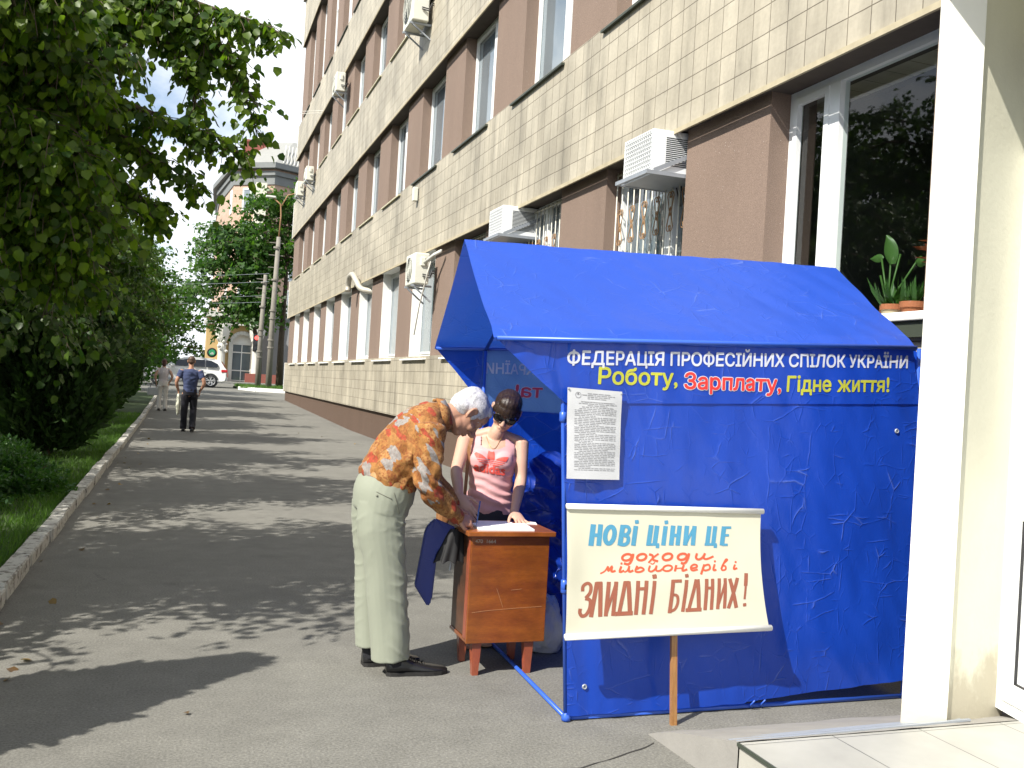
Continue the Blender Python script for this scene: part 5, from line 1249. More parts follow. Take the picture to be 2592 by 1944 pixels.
# ------------------------------------------------------------------ air conditioners on the facade
def split_ac(loc, w_, h_, d_, label, big=False):
    """w_ along the wall, d_ away from it; local origin at wall, bottom centre, -x outwards"""
    t = thing('air_conditioner', loc, label, 'air conditioner', 'outdoor air conditioner units on the office')
    g = .09
    m = MB(); m.bbox(-d_ - g, -g, -w_ / 2, w_ / 2, 0, h_, .02); m.build('case', M['ac_white'], t, local=True)
    r_ = h_ * .40
    m = MB(); m.lathe([(0, -.004), (r_, -.004), (r_ * 1.04, .004)], (-d_ - g, w_ * .12, h_ / 2), 28, 'x'); m.build('fan_opening', M['ac_dark'], t, local=True)
    m = MB()
    for k_ in range(1, 7): rr_ = r_ * k_ / 6; m.tube([(-d_ - g - .012, w_ * .12 + rr_ * math.cos(a), h_ / 2 + rr_ * math.sin(a)) for a in np.linspace(0, 2 * math.pi, 25)], .004, 4, cap=False)
    for k_ in range(6): a = k_ * math.pi / 3; m.tube([(-d_ - g - .013, w_ * .12, h_ / 2), (-d_ - g - .013, w_ * .12 + r_ * math.cos(a), h_ / 2 + r_ * math.sin(a))], .005, 4)
    m.build('fan_guard', M['ac_white'], t, local=True)
    m = MB(); m.bbox(-d_ * .62 - g, -d_ * .3 - g, -w_ / 2 - .035, -w_ / 2 + .01, h_ * .58, h_ * .86, .012); m.build('service_cover', M['ac_white'], t, local=True)
    for s in (-1, 1): m = MB(); m.beam((-d_ - g - .03, s * w_ * .36, -.03), (0, s * w_ * .36, -.03), .04, .04); m.beam((-d_ * .9 - g, s * w_ * .36, -.05), (0, s * w_ * .36, -.34), .03, .03); m.build('bracket', M['grey_metal'], t, local=True)
    m = MB()
    for q in (0, .04): m.tube([(-d_ * .45 - g, -w_ / 2 - .02, h_ * .25 + q), (-d_ * .3, -w_ / 2 - .10, h_ * .2 + q), (-.05, -w_ / 2 - .08, h_ * .35 + q), (.01, -w_ / 2 - .02, h_ * .38 + q)], .014, 6)
    m.build('refrigerant_pipe', M['black_rubber'], t, local=True)
    return t
split_ac((BX, 20.3, 9.22), .92, .95, .36, 'largest air conditioner high on the office, cut by the top of the photo')
split_ac((BX, 32.0, 10.98), .82, .62, .30, 'air conditioner under the top floor band, with a cable loop')
split_ac((BX, 39.3, 9.40), .80, .56, .30, 'upper one of the two neighbouring air conditioners near the far corner')
split_ac((BX, 42.6, 9.35), .80, .62, .30, 'lower one of the two neighbouring air conditioners, nearest the far corner')
e = split_ac((BX, 18.9, 3.48), .80, .62, .30, 'air conditioner above the ground floor windows, left of the tent ridge')
m = MB(); m.tube([(-.2, -.45, .42), (-.1, -.75, .55), (0.0, -.95, .62)], .035, 8); m.tube([(-.12, -.62, .45), (-.16, -.55, .2), (-.20, -.2, -.4), (-.1, .55, -.98)], .014, 6); m.build('drain_hose', M['stone_white'], e, smooth=True, local=True)
def window_ac(loc, label):
    t = thing('window_air_conditioner', loc, label, 'air conditioner', 'boxy window air conditioners over the tent')
    w_, h_, d_ = .66, .43, .62
    m = MB(); m.bbox(-d_, 0.1, -w_ / 2, -w_ / 2 + .02, 0, h_, .006); m.bbox(-d_, .1, w_ / 2 - .02, w_ / 2, 0, h_, .006); m.bbox(-d_, .1, -w_ / 2 + .021, w_ / 2 - .021, h_ - .02, h_, .006); m.bbox(-d_, .1, -w_ / 2 + .021, w_ / 2 - .021, 0, .02, .006); m.build('case', M['white_pvc'], t, local=True)
    m = MB(); m.box(-d_ + .05, .08, -w_ / 2 + .022, w_ / 2 - .022, .022, h_ - .022); m.build('coil', M['ac_dark'], t, local=True)
    m = MB()
    for i in range(14): y = -w_ / 2 + .04 + i * (w_ - .08) / 13; m.box(-d_ - .004, -d_ + .012, y - .0026, y + .0026, .02, h_ - .02)
    for i in range(9): z = .04 + i * (h_ - .08) / 8; m.box(-d_ - .008, -d_ - .0045, -w_ / 2 + .02, w_ / 2 - .02, z - .0026, z + .0026)
    m.build('rear_grille', M['white_pvc'], t, local=True)
    m = MB()
    for i in range(15): z = .07 + i * .02; m.box(-d_ * .75, -d_ * .18, -w_ / 2 - .002, -w_ / 2 + .001, z, z + .010)
    m.build('side_louvre', M['ac_dark'], t, local=True)
    m = MB(); m.beam((-d_ - .07, -w_ / 2 - .02, -.02), (.1, -w_ / 2 - .02, -.02), .03, .04); m.beam((-d_ - .07, w_ / 2 + .02, -.02), (.1, w_ / 2 + .02, -.02), .03, .04); m.beam((-d_ - .055, -w_ / 2, -.021), (-d_ - .055, w_ / 2, -.021), .03, .04); m.box(-d_, .1, -w_ / 2, w_ / 2, -.034, -.03)
    m.beam((-d_ + .02, -w_ / 2 - .025, .0), (.1, -w_ / 2 - .025, .34), .01, .045); m.beam((-d_ + .02, w_ / 2 + .025, .0), (.1, w_ / 2 + .025, .34), .01, .045)
    m.build('bracket', M['grey_metal'], t, local=True)
    m = MB()
    for q in range(4): m.tube([(-.1, .1 - q * .1, 0), (-.03, .12 - q * .1, -.2), (.02, .1 - q * .12, -.28), (.07, .16 - q * .1, -.1)], .008, 5)
    m.build('cable', M['black_rubber'], t, local=True)
window_ac((WX + .05, 8.98, 3.80), 'boxy window air conditioner right of centre above the tent, wires below')
window_ac((WX + .05, 13.75, 3.80), 'boxy window air conditioner farther left, just above the tent ridge')
# grilles on the three near ground floor windows
def grille(y_far, label):
    t = thing('window_grille', (WX - .05, y_far - WW, 2.06), label, 'window grille', 'white scrolled window grilles')
    h = 2.16; m = MB()
    for i in range(13): y = .04 + i * (WW - .08) / 12; m.tube([(-.02, y, .02), (-.02, y, h - .03)], .009, 6)
    for z in (.05, h - .06): m.beam((-.02, .02, z), (-.02, WW - .02, z), .014, .022)
    m.build('bar', M['white_bars'], t, smooth=True, local=True)
    m = MB()
    for i in range(6):
        y = .04 + (2 * i + 1) * (WW - .08) / 12
        for zc, s in ((1.62, 1), (1.28, -1), (.86, 1), (.5, -1)):
            for q in (-1, 1):
                pts = [(-.036, y + q * (.015 + .055 * (1 - t) * math.cos(t * 7)), zc + s * (.055 * (1 - t) * math.sin(t * 7))) for t in np.linspace(0, .85, 12)]
                m.tube(pts, .0055, 5)
            m.tube([(-.036, y - .07, zc), (-.036, y, zc - s * .22), (-.036, y + .07, zc)], .006, 5)
    m.build('scrollwork', M['rust'], t, local=True)
grille(starts[10], 'white barred grille with rusty scrolls beneath the nearer boxy air conditioner')
grille(starts[9], 'white barred grille with rusty scrolls beneath the farther boxy air conditioner')
grille(starts[8], 'white barred grille mostly hidden behind the tent ridge')
# vent pipe poking out of a ground floor window
vp_ = MB(); vp_.tube([tuple(p) for p in catmull_([(4.92, 26.1, 3.95), (4.58, 26.45, 4.02), (4.47, 26.75, 4.26), (4.43, 27.15, 4.47), (4.41, 27.6, 4.45), (4.41, 27.82, 4.24), (4.41, 27.8, 4.05)])], .085, 12)
tag(vp_.build('vent_pipe', plain('vent_foil', (.48, .45, .38), .5, .2, 8, metal=.3), smooth=True), 'curved vent pipe coming out of a white framed ground floor window', 'vent pipe')
m = MB(); m.tube([(4.62, 33.9, 2.0 + 5.9), (4.4, 34.0, 8.0)], .01, 5)
t = thing('washing_bracket', (4.6, 38.5, 11.7), 'thin metal clothes line bracket sticking out under the upper tiled band', 'bracket')
m = MB()
for q in (0, .35): m.tube([(4.62, 37.6 + q, 11.9), (3.9, 38.9 + q, 12.1)], .012, 5)
m.tube([(3.9, 38.9, 12.1), (3.9, 39.25, 12.1)], .012, 5); m.build('bracket_arm', M['stone_white'], t)
m = MB(); m.bbox(4.50, 4.60, 20.2, 20.34, 5.45, 5.75, .01); lam = m.build('junction_box', M['ac_white']); tag(lam, 'small white box under a first floor window sill', 'junction box')
m = MB(); m.box(4.66, 4.70, 21.85, 21.93, .05, .42); m.build('drain_marker', M['white_paint']); tag(bpy.data.objects['drain_marker'], 'short white pipe end on the brown plinth behind the man', 'pipe')
# ------------------------------------------------------------------ potted plants behind the big pane
def pot(loc, r_, h_, mat, label, rim=None):
    t = thing('potted_plant', loc, label, 'plant', 'potted plants on the window sill')
    m = MB(); m.lathe([(0, 0), (r_ * .72, 0), (r_ * .95, h_ * .72), (r_ * .95, h_ * .73)], (0, 0, 0), 24); m.build('pot', mat, t, smooth=True, local=True)
    m = MB(); m.lathe([(r_ * .96, h_ * .72), (r_ * 1.08, h_ * .72), (r_ * 1.1, h_), (r_ * .95, h_), (r_ * .9, h_ * .86), (0, h_ * .86)], (0, 0, 0), 24); m.build('pot_rim', rim or M['terracotta'], t, local=True)
    return t
def blade_leaves(t, n, h0, L, mat, seed, shape=BLADE, wide=1.0, up=.9, spread=.03, w_=.6):
    rng = np.random.default_rng(seed); P = np.stack([rng.normal(0, spread, n), rng.normal(0, spread, n), np.full(n, h0)], 1)
    a = rng.random(n) * 2 * np.pi; D = np.stack([np.cos(a) * w_, np.sin(a) * w_, np.full(n, up)], 1) + rng.normal(0, .15, (n, 3))
    sh = ([(x * 1.0, y * wide, z) for x, y, z in shape[0]], shape[1])
    leaf_cloud('leaves', P, D, np.stack([-np.cos(a), -np.sin(a), np.full(n, .5)], 1), L * rng.uniform(.6, 1.1, n), sh, mat, t, local=True)
SX = 5.15
def big_leaf(t, spec, mat, name='broad_leaf'):
    m = MB()
    for (base, tip, w_) in spec:
        b0 = Vector(base); t0 = Vector(tip); d = t0 - b0; side = d.cross(Vector((1, .2, 0))).normalized()
        def fn(u, v): wv = w_ * math.sin(min(1, (v * .93 + .05)) * math.pi) ** .7 * (1.1 - .5 * v); return b0 + d * v + side * (u - .5) * 2 * wv + Vector((-.25 * w_ * (1 - (2 * u - 1) ** 2), 0, -.2 * d.length * v * v))
        m.patch(fn, 6, 8)
    o = m.build(name, mat, t, smooth=True, local=True, fix=False)
    at = o.data.attributes.new('tint', 'FLOAT', 'POINT'); at.data.foreach_set('value', [.8] * len(o.data.vertices)); return o
t = pot((SX, 5.98, 2.18), .085, .15, M['pale_clay'], 'pale clay pot with long thin leaves spilling over, left on the sill')
blade_leaves(t, 46, .14, .22, M['bushleaf'], 3, wide=1.6, up=.7, w_=.8)
t = pot((SX + .02, 5.78, 2.18), .09, .16, M['terracotta'], 'terracotta pot with spiky green leaves, right on the sill')
blade_leaves(t, 40, .15, .20, M['bushleaf'], 7, wide=2.2, up=.8, w_=.7)
t = pot((SX + .16, 6.18, 2.18), .08, .14, M['terracotta'], 'hidden pot with tall pale stems and one broad glossy upright leaf')
m = MB()
for q, (dx, dy, h) in enumerate([(-.05, .08, .55), (0, .03, .62), (.02, -.05, .58), (.03, -.22, .5), (-.02, .12, .42)]): m.tube([(0, 0, .12), (dx * .3, dy * .2 + .03, h * .5), (dx, dy, h)], .008, 6)
o = m.build('stalk', M['bushleaf'], t, smooth=True, local=True); at = o.data.attributes.new('tint', 'FLOAT', 'POINT'); at.data.foreach_set('value', [.9] * len(o.data.vertices))
big_leaf(t, [((0, .0, .5), (-.02, .06, .80), .075), ((.02, .14, .56), (0, .27, .60), .04), ((.03, -.22, .50), (.0, -.36, .50), .05)], M['bushleaf'])
t = pot((SX + .14, 5.70, 2.18), .08, .14, M['terracotta'], 'plant with dark red strap leaves on a bare stem at the pillar')
m = MB(); m.tube([(0, 0, .12), (.0, .01, .4), (0, 0, .62)], .007, 6); m.build('stem', M['rust'], t, smooth=True, local=True)
rng = np.random.default_rng(4); n = 22; a = rng.random(n) * 6.28
leaf_cloud('red_leaves', np.stack([0 * a, 0 * a, .42 + .2 * rng.random(n)], 1), np.stack([np.cos(a), np.sin(a), .5 * rng.random(n)], 1), np.stack([0 * a, 0 * a, np.ones(n)], 1), .13 + .07 * rng.random(n), SMALL, M['red_leaf'], t, local=True)
# ------------------------------------------------------------------ people: lofted limbs fused into one skin
def catmull(A, sub):
    A = [np.array(a, float) for a in A]; out_ = []
    for i in range(len(A) - 1):
        p0, p1, p2, p3 = A[max(i - 1, 0)], A[i], A[i + 1], A[min(i + 2, len(A) - 1)]
        for t in np.linspace(0, 1, sub, endpoint=False): out_.append(.5 * (2 * p1 + (p2 - p0) * t + (2 * p0 - 5 * p1 + 4 * p2 - p3) * t * t + (3 * p1 - p0 - 3 * p2 + p3) * t ** 3))
    return out_ + [A[-1]]
def limb(m, pts, rs, n=18, side=(0, 1, 0), sub=5, cap=.7):
    rs = [(r, r) if not isinstance(r, (tuple, list)) else r for r in rs]
    P = catmull(pts, sub); Q = catmull(rs, sub); side = np.array(side, float); vs = []; K = len(P)
    def ring(c, d, ra, rb):
        a = side - d * side.dot(d)
        if np.linalg.norm(a) < .05: a = np.cross(d, [0, 0, 1.0])
        a /= np.linalg.norm(a); b_ = np.cross(d, a)
        return [c + a * ra * math.cos(2 * math.pi * k / n) + b_ * rb * math.sin(2 * math.pi * k / n) for k in range(n)]
    rings = []
    for i in range(K):
        d = P[min(i + 1, K - 1)] - P[max(i - 1, 0)]; d /= np.linalg.norm(d); ra, rb = Q[i]
        if i == 0:
            for t in (80, 55, 28): rings.append(ring(P[0] - d * min(ra, rb) * cap * math.sin(R(t)), d, ra * math.cos(R(t)), rb * math.cos(R(t))))
        rings.append(ring(P[i], d, ra, rb))
        if i == K - 1:
            for t in (28, 55, 80): rings.append(ring(P[i] + d * min(ra, rb) * cap * math.sin(R(t)), d, ra * math.cos(R(t)), rb * math.cos(R(t))))
    k = len(rings); vs = [p for r in rings for p in r]
    fs = [(i * n + j, i * n + (j + 1) % n, (i + 1) * n + (j + 1) % n, (i + 1) * n + j) for i in range(k - 1) for j in range(n)]
    fs += [tuple(range(n - 1, -1, -1)), tuple((k - 1) * n + j for j in range(n))]
    m.add(vs, fs)
def ball(m, c, r, A=None, sub=3):
    bm = bmesh.new(); bmesh.ops.create_icosphere(bm, subdivisions=sub, radius=1); bm.verts.index_update()
    c = Vector(c); r = Vector((r, r, r)) if isinstance(r, (int, float)) else Vector(r); A = A or Matrix.Identity(3)
    m.add([c + A @ Vector((v.co.x * r.x, v.co.y * r.y, v.co.z * r.z)) for v in bm.verts], [tuple(v.index for v in f.verts) for f in bm.faces]); bm.free()
def fuse(m, name, mat, voxel=.006, smooth=4, parent=None, disp=None):
    o = m.build(name + '_tmp', None)
    md = o.modifiers.new('fuse', 'REMESH'); md.mode = 'VOXEL'; md.voxel_size = voxel
    if smooth: ms = o.modifiers.new('ease', 'SMOOTH'); ms.iterations = smooth; ms.factor = .5
    bpy.context.view_layer.update()
    me = bpy.data.meshes.new_from_object(o.evaluated_get(bpy.context.evaluated_depsgraph_get()))
    old = o.data; bpy.data.objects.remove(o); bpy.data.meshes.remove(old)
    me.name = name; me.materials.clear(); me.materials.append(mat)
    if disp:
        nr = [v.normal.copy() for v in me.vertices]
        for v, q in zip(me.vertices, nr): v.co = v.co + q * disp(v.co, q)
    me.polygons.foreach_set('use_smooth', [True] * len(me.polygons)); me.update()
    o = bpy.data.objects.new(name, me); COL.objects.link(o)
    if parent is not None: adopt(o, parent)
    return o
def frame(f, u):
    f = Vector(f).normalized(); r_ = f.cross(Vector(u)).normalized(); u = r_.cross(f).normalized()
    return Matrix((r_, f, u)).transposed()         # columns: right hand side, face, up
def head(m, c, A, s=1.0, male=True, ears=True):
    c = Vector(c); g = lambda x, y, z: c + A @ Vector((x * s, y * s, z * s)); B = lambda x, y, z, r: ball(m, g(x, y, z), Vector(r) * s, A)
    B(0, -.018, .034, (.077, .099, .090)); B(0, .026, -.030, (.063, .066, .086)); B(0, .048, -.092, (.036 if male else .030, .034, .028)); B(0, .012, -.07, (.060 if male else .054, .055, .045))
    B(0, .055, .05, (.055, .04, .05))
    L = lambda pts, rs, **k: limb(m, [g(*p) for p in pts], [r * s for r in rs], n=10, side=A @ Vector((1, 0, 0)), sub=3, **k)
    L([(0, .088, .012), (0, .101, -.010), (0, .118 if male else .110, -.036)], [.009, .011, .0145]); L([(-.017, .098, -.039), (0, .108, -.041), (.017, .098, -.039)], [.008, .010, .008])
    L([(-.046, .074, .022), (-.022, .090, .026), (0, .090, .020), (.022, .090, .026), (.046, .074, .022)], [.009, .0105, .008, .0105, .009])
    L([(-.024, .082, -.066), (-.010, .094, -.063), (.010, .094, -.063), (.024, .082, -.066)], [.005, .0065, .0065, .005]); L([(-.020, .081, -.075), (0, .093, -.076), (.020, .081, -.075)], [.005, .0075, .005])
    for q in (-1, 1):
        B(q * .043, .058, -.030, (.022, .024, .026)); B(q * .031, .077, .004, (.015, .013, .010))
        if ears:
            R_ = A @ Matrix.Rotation(q * R(18), 3, 'Z')
            ball(m, g(q * .079, -.012, -.004), Vector((.009, .021, .034)) * s, R_)
            limb(m, [g(q * .083, -.005, -.038), g(q * .089, -.022, -.01), g(q * .090, -.026, .018), g(q * .086, -.008, .032), g(q * .080, .008, .018)], [.006 * s, .007 * s, .0075 * s, .007 * s, .005 * s], n=8, sub=3)
def hand(m, w_, d, nrm, thumb, s=1.0, curl=.35, spread=.12, tcurl=.3):
    """w_ wrist, d towards the knuckles, nrm out of the back of the hand, thumb = +1/-1 side of d x nrm"""
    w_ = Vector(w_); d = Vector(d).normalized(); nrm = Vector(nrm); nrm = (nrm - d * nrm.dot(d)).normalized(); sd_ = d.cross(nrm).normalized() * thumb
    limb(m, [w_ - d * .02 * s, w_ + d * .03 * s, w_ + d * .085 * s], [(.026 * s, .019 * s), (.036 * s, .016 * s), (.040 * s, .013 * s)], n=14, side=sd_, sub=4)
    for i, (o_, L_, r_) in enumerate(((.028, .078, .0088), (.010, .088, .0090), (-.009, .081, .0088), (-.027, .062, .0078))):
        p = w_ + d * (.083 - .004 * abs(i - 1)) * s + sd_ * o_ * s; a = curl * (.8 + .15 * i); pts = [p - d * .012 * s, p]; q = d + sd_ * spread * (1.2 - i * .8); 
        for seg, ll in enumerate((.45, .32, .23)):
            q = (Matrix.Rotation(-a * (1.0 if seg else .75), 3, d.cross(nrm)) @ q).normalized(); p = p + q * L_ * ll * s; pts.append(p)
        limb(m, pts, [r_ * s, r_ * 1.05 * s, r_ * .98 * s, r_ * .9 * s, r_ * .72 * s], n=8, side=sd_, sub=3)
    p = w_ + d * .022 * s + sd_ * .026 * s; q = (d * .75 + sd_ * .75 - nrm * .25).normalized(); pts = [p, p + q * .036 * s]; q = (q + d * .35 - sd_ * tcurl - nrm * .3 * tcurl).normalized(); pts.append(pts[-1] + q * .032 * s); q = (q + d * .2 - sd_ * tcurl * .6).normalized(); pts.append(pts[-1] + q * .026 * s)
    limb(m, pts, [.014 * s, .0115 * s, .0105 * s, .008 * s], n=10, side=nrm, sub=3)
def shoe(name, heel, toe, L_, mat, parent, sole, w_=.048, h_=.085):
    heel = Vector(heel); d = (Vector(toe) - heel); d.z = 0; d.normalize(); s_ = Vector((-d.y, d.x, 0)); m = MB()
    st = [(.0, .62, .80), (.06, .80, .95), (.16, .88, 1.0), (.30, .86, .98), (.45, .90, .70), (.60, 1.02, .56), (.75, 1.02, .46), (.88, .86, .38), (.96, .58, .32), (1.0, .26, .26)]
    vs = []; n = 14
    for (t, wf, hf) in st:
        for k in range(n):
            a = math.pi * k / (n - 1); vs.append(heel + d * L_ * t + s_ * w_ * wf * math.copysign(abs(math.cos(a)) ** .75, math.cos(a)) + Vector((0, 0, .018 + (h_ * hf - .018) * max(0, math.sin(a)) ** .8)))
    fs = [(i * n + k, i * n + k + 1, (i + 1) * n + k + 1, (i + 1) * n + k) for i in range(len(st) - 1) for k in range(n - 1)] + [tuple(range(n)), tuple((len(st) - 1) * n + k for k in range(n - 1, -1, -1))]
    fs += [(i * n, (i + 1) * n, (i + 1) * n + n - 1, i * n + n - 1) for i in range(len(st) - 1)]
    m.add(vs, fs); o = m.build(name, mat, parent, smooth=True)
    m = MB(); c = [heel + d * L_ * t * 1.0 + s_ * w_ * wf * 1.10 * q for q in (1, -1) for (t, wf, hf) in (st if q == 1 else st[::-1])]
    k = len(c); top = .020; m.add([(p.x, p.y, heel.z + .0) for p in c] + [(p.x, p.y, heel.z + top) for p in c], [tuple(range(k)), tuple(range(2 * k - 1, k - 1, -1))] + [(i, (i + 1) % k, (i + 1) % k + k, i + k) for i in range(k)])
    hb = [heel + d * (-.004) + s_ * q * w_ * .7 for q in (1, -1)]
    m.build('sole', sole, o, local=True).matrix_parent_inverse = Matrix() if parent is None else Matrix()
    return o
def skin_mat(name, c, dark=.75):
    k = NT(name); v = k.coord(); k.col(k.mix(k.noise(v, 14, 4), tuple(x * dark for x in c), c)); k.set(rough=.5, spec=.4, sss=.08); k.b.inputs['Subsurface Radius'].default_value = (.012, .005, .003)
    k.bump(k.noise(v, 160, 3), .12, .002); return k.m
def cloth_mat(name, c, weave=420, rough=.85):
    k = NT(name); v = k.coord(); k.col(k.mix(k.noise(v, 5, 4), tuple(x * .88 for x in c), c)); k.set(rough=rough, spec=.25, sheen=.08); k.bump(k.noise(v, weave, 2), .04, .002); return k.m
M['skin_old'] = skin_mat('skin_weathered', (.44, .235, .155)); M['skin'] = skin_mat('skin_light', (.56, .34, .245), .85)
M['black_leather'] = plain('black_leather', (.012, .012, .013), .28, .3, 20); M['sole'] = plain('shoe_sole', (.015, .014, .013), .7)

# ---- shirt cloth: patchwork of small printed fields
def shirt_mat():
    k = NT('patterned_shirt'); v = k.coord((1, 1, 1), rot=(R(14), R(34), R(10)))
    wv = k.n('VectorMath', operation='MULTIPLY_ADD'); nn_ = k.n('TexNoise'); nn_.inputs['Scale'].default_value = 9; k.l(v, nn_.inputs['Vector']); k.l(nn_.outputs['Color'], wv.inputs[0]); wv.inputs[1].default_value = (.012, .012, .012); k.l(v, wv.inputs[2])
    mp_ = k.n('Mapping'); mp_.inputs['Scale'].default_value = (1.5, .9, .75); k.l(wv.outputs[0], mp_.inputs[0])
    vo = k.n('TexVoronoi', distance='MANHATTAN'); vo.inputs['Scale'].default_value = 19; k.l(mp_.outputs[0], vo.inputs['Vector'])
    sp = k.n('SeparateColor'); k.l(vo.outputs['Color'], sp.inputs[0])
    r = k.n('ValToRGB'); r.color_ramp.interpolation = 'CONSTANT'; e = r.color_ramp.elements
    st = [(0, (.29, .13, .036)), (.22, (.35, .175, .06)), (.40, (.25, .10, .028)), (.56, (.30, .05, .025)), (.70, (.24, .22, .205)), (.86, (.29, .135, .04))]
    while len(e) < len(st): e.new(.5)
    for i, (p, c) in enumerate(st): e[i].position = p; e[i].color = c + (1,)
    k.l(sp.outputs[0], r.inputs['Fac'])
    # little ornaments in the ochre fields
    fl = k.n('TexVoronoi', feature='SMOOTH_F1'); fl.inputs['Scale'].default_value = 85; k.l(v, fl.inputs['Vector'])
    orn = k.ramp(fl.outputs['Distance'], [(.28, 1.0), (.42, 0.0)]); isg = k.ramp(sp.outputs[0], [(.695, 1.0), (.705, .2)])
    c = k.mix(k.math('MULTIPLY', k.math('MULTIPLY', orn, isg), .75), r.outputs['Color'], (.20, .06, .02))
    ve = k.n('TexVoronoi', distance='MANHATTAN', feature='F1'); 
    fb_ = k.noise(v, 60, 3, .7); c = k.mix(1.0, c, k.ramp(fb_, [(.35, .72), (.65, 1.18)]), 'MULTIPLY')
    k.col(c); k.set(rough=.8, spec=.25, sheen=.05); k.bump(k.noise(v, 300, 2), .15, .002); return k.m
M['shirt'] = shirt_mat(); M['trousers'] = cloth_mat('sage_trousers', (.262, .28, .222)); M['belt_tan'] = plain('belt_tan', (.36, .19, .07), .5, .2, 20)

# ================= the old man bending over the table
man = thing('person', (1.1, 4.9, 0), 'white haired man in patterned orange shirt and pale trousers bending to sign at the table', 'person')
MA = frame((.50, .06, -.865), (.865, 0, .50)); MC = Vector((1.452, 4.875, 1.368))
m = MB()
head(m, MC, MA, 1.02, True)
limb(m, [(1.20, 4.895, 1.30), (1.29, 4.89, 1.335), (1.36, 4.88, 1.355), (1.42, 4.878, 1.372)], [(.10, .075), (.072, .066), (.060, .064), (.056, .066)], side=(0, 1, 0))
limb(m, [(1.03, 4.9, .95), (1.06, 4.9, 1.05), (1.12, 4.9, 1.15), (1.21, 4.9, 1.265), (1.26, 4.895, 1.315)], [(.145, .12), (.145, .125), (.16, .13), (.17, .115), (.13, .08)], n=26)
sh_r, el_r, wr_r = (1.215, 4.735, 1.28), (1.218, 4.705, .992), (1.385, 4.765, .828)
sh_l, el_l, wr_l = (1.25, 5.06, 1.265), (1.335, 5.115, .985), (1.455, 5.03, .838)
for (a, b_, c) in ((sh_r, el_r, wr_r), (sh_l, el_l, wr_l)):
    mid = tuple((a[i] + b_[i]) / 2 for i in range(3)); limb(m, [a, mid, b_, tuple((b_[i] * .55 + c[i] * .45) for i in range(3)), c], [.058, .05, .042, .040, .027])
limb(m, [(1.015, 4.83, .86), (1.01, 4.82, .70), (1.04, 4.82, .52), (1.06, 4.825, .32), (1.075, 4.83, .09)], [.085, .075, .058, .052, .042]); limb(m, [(1.005, 4.97, .86), (1.0, 4.985, .70), (1.005, 4.99, .52), (1.01, 4.99, .32), (1.025, 4.99, .09)], [.085, .075, .058, .052, .042])
hand(m, (1.392, 4.768, .825), (.93, .22, -.26), (-.05, -.72, .70), 1, 1.0, .95, .02, .8)
hand(m, (1.458, 5.028, .835), (.86, -.42, -.36), (.3, .1, .95), -1, .95, .3, .1, .3)
body = fuse(m, 'body', M['skin_old'], .0046, 3, man)
# eyes
m = MB()
for q in (-1, 1): ball(m, MC + MA @ Vector((q * .032, .084, .003)), .0085)
m.build('eye', plain('eye', (.30, .28, .26), .2), body, smooth=True, local=True)
# hair: close cropped white cap
m = MB(); g = lambda x, y, z: MC + MA @ Vector((x, y, z))
ball(m, g(0, -.024, .046), (.0835, .104, .089), MA, 4); ball(m, g(0, -.058, -.004), (.074, .066, .070), MA, 3); ball(m, g(0, .022, .098), (.055, .060, .036), MA, 3)
for q in (-1, 1): ball(m, g(q * .071, .018, .012), (.009, .014, .032), MA)
def hair_disp(amp, fr, tilt):
    def f(p, n): q = MA.transposed() @ (p - MC) if tilt else p; return amp * noise.noise(Vector((q.x * fr * 2.2, q.y * fr * .6, q.z * fr * 1.2))) + amp * .5 * noise.noise(Vector((q.x * fr * 5, q.y * fr * 1.2, q.z * fr * 2)))
    return f
def hair_mat(name, c1, c2, rough=.5):
    k = NT(name); v = k.coord((5, 1.2, 3)); k.col(k.mix(k.ramp(k.noise(v, 34, 4, .7), [(.35, 0.0), (.65, 1.0)]), c1, c2)); k.set(rough=rough, spec=.45); k.bump(k.noise(v, 60, 4, .7), .5, .004); return k.m
fuse(m, 'hair', hair_mat('white_hair', (.34, .33, .34), (.62, .61, .62)), .004, 2, man, hair_disp(.005, 22, True))
# shirt
def nz(p, s): return noise.noise(Vector(p) * s)
def shirt_disp(p, n):
    up_ = Vector((.55, 0, .83)); a = p.dot(up_)
    f = .0085 * nz((p.x * 1.0 + p.z * .4, p.y * 1.6, a * .55), 13) + .005 * nz((p.x, p.y, p.z), 24)
    el = math.exp(-((p - Vector(el_r)).length / .13) ** 2); f += el * .011 * math.sin((p.x * .8 + p.z) * 85 + 5 * nz(p, 8))
    wst = math.exp(-((p - Vector((1.06, 4.80, 1.06))).length / .14) ** 2); f += wst * .012 * math.sin((p.x * .9 - p.z * .5 + p.y) * 75 + 6 * nz(p, 7))
    arm = math.exp(-((p - Vector((1.19, 4.74, 1.15))).length / .12) ** 2); f += arm * .010 * math.sin((p.x - p.z * .15) * 95 + 4 * nz(p, 6))
    return f
m = MB()
limb(m, [(1.014, 4.9, .972), (1.052, 4.9, 1.028), (1.118, 4.9, 1.144), (1.208, 4.9, 1.262), (1.268, 4.895, 1.322), (1.315, 4.89, 1.345)], [(.165, .15), (.178, .158), (.185, .158), (.195, .142), (.16, .108), (.078, .078)], n=28, cap=.25)
limb(m, [sh_r, (1.205, 4.712, 1.13), el_r, (1.305, 4.735, .905), (1.372, 4.76, .845), (1.398, 4.768, .826)], [.086, .074, .066, .058, .044, .043], n=20, cap=.5)
limb(m, [sh_l, (1.30, 5.10, 1.12), el_l, (1.40, 5.07, .91), (1.447, 5.035, .848)], [.086, .074, .066, .056, .042], n=20, cap=.4)
limb(m, [(1.285, 4.893, 1.338), (1.335, 4.885, 1.358)], [(.082, .084), (.070, .078)], n=24, cap=.1)       # collar stand
shirt = fuse(m, 'shirt', M['shirt'], .0055, 3, man, shirt_disp)
m = MB()
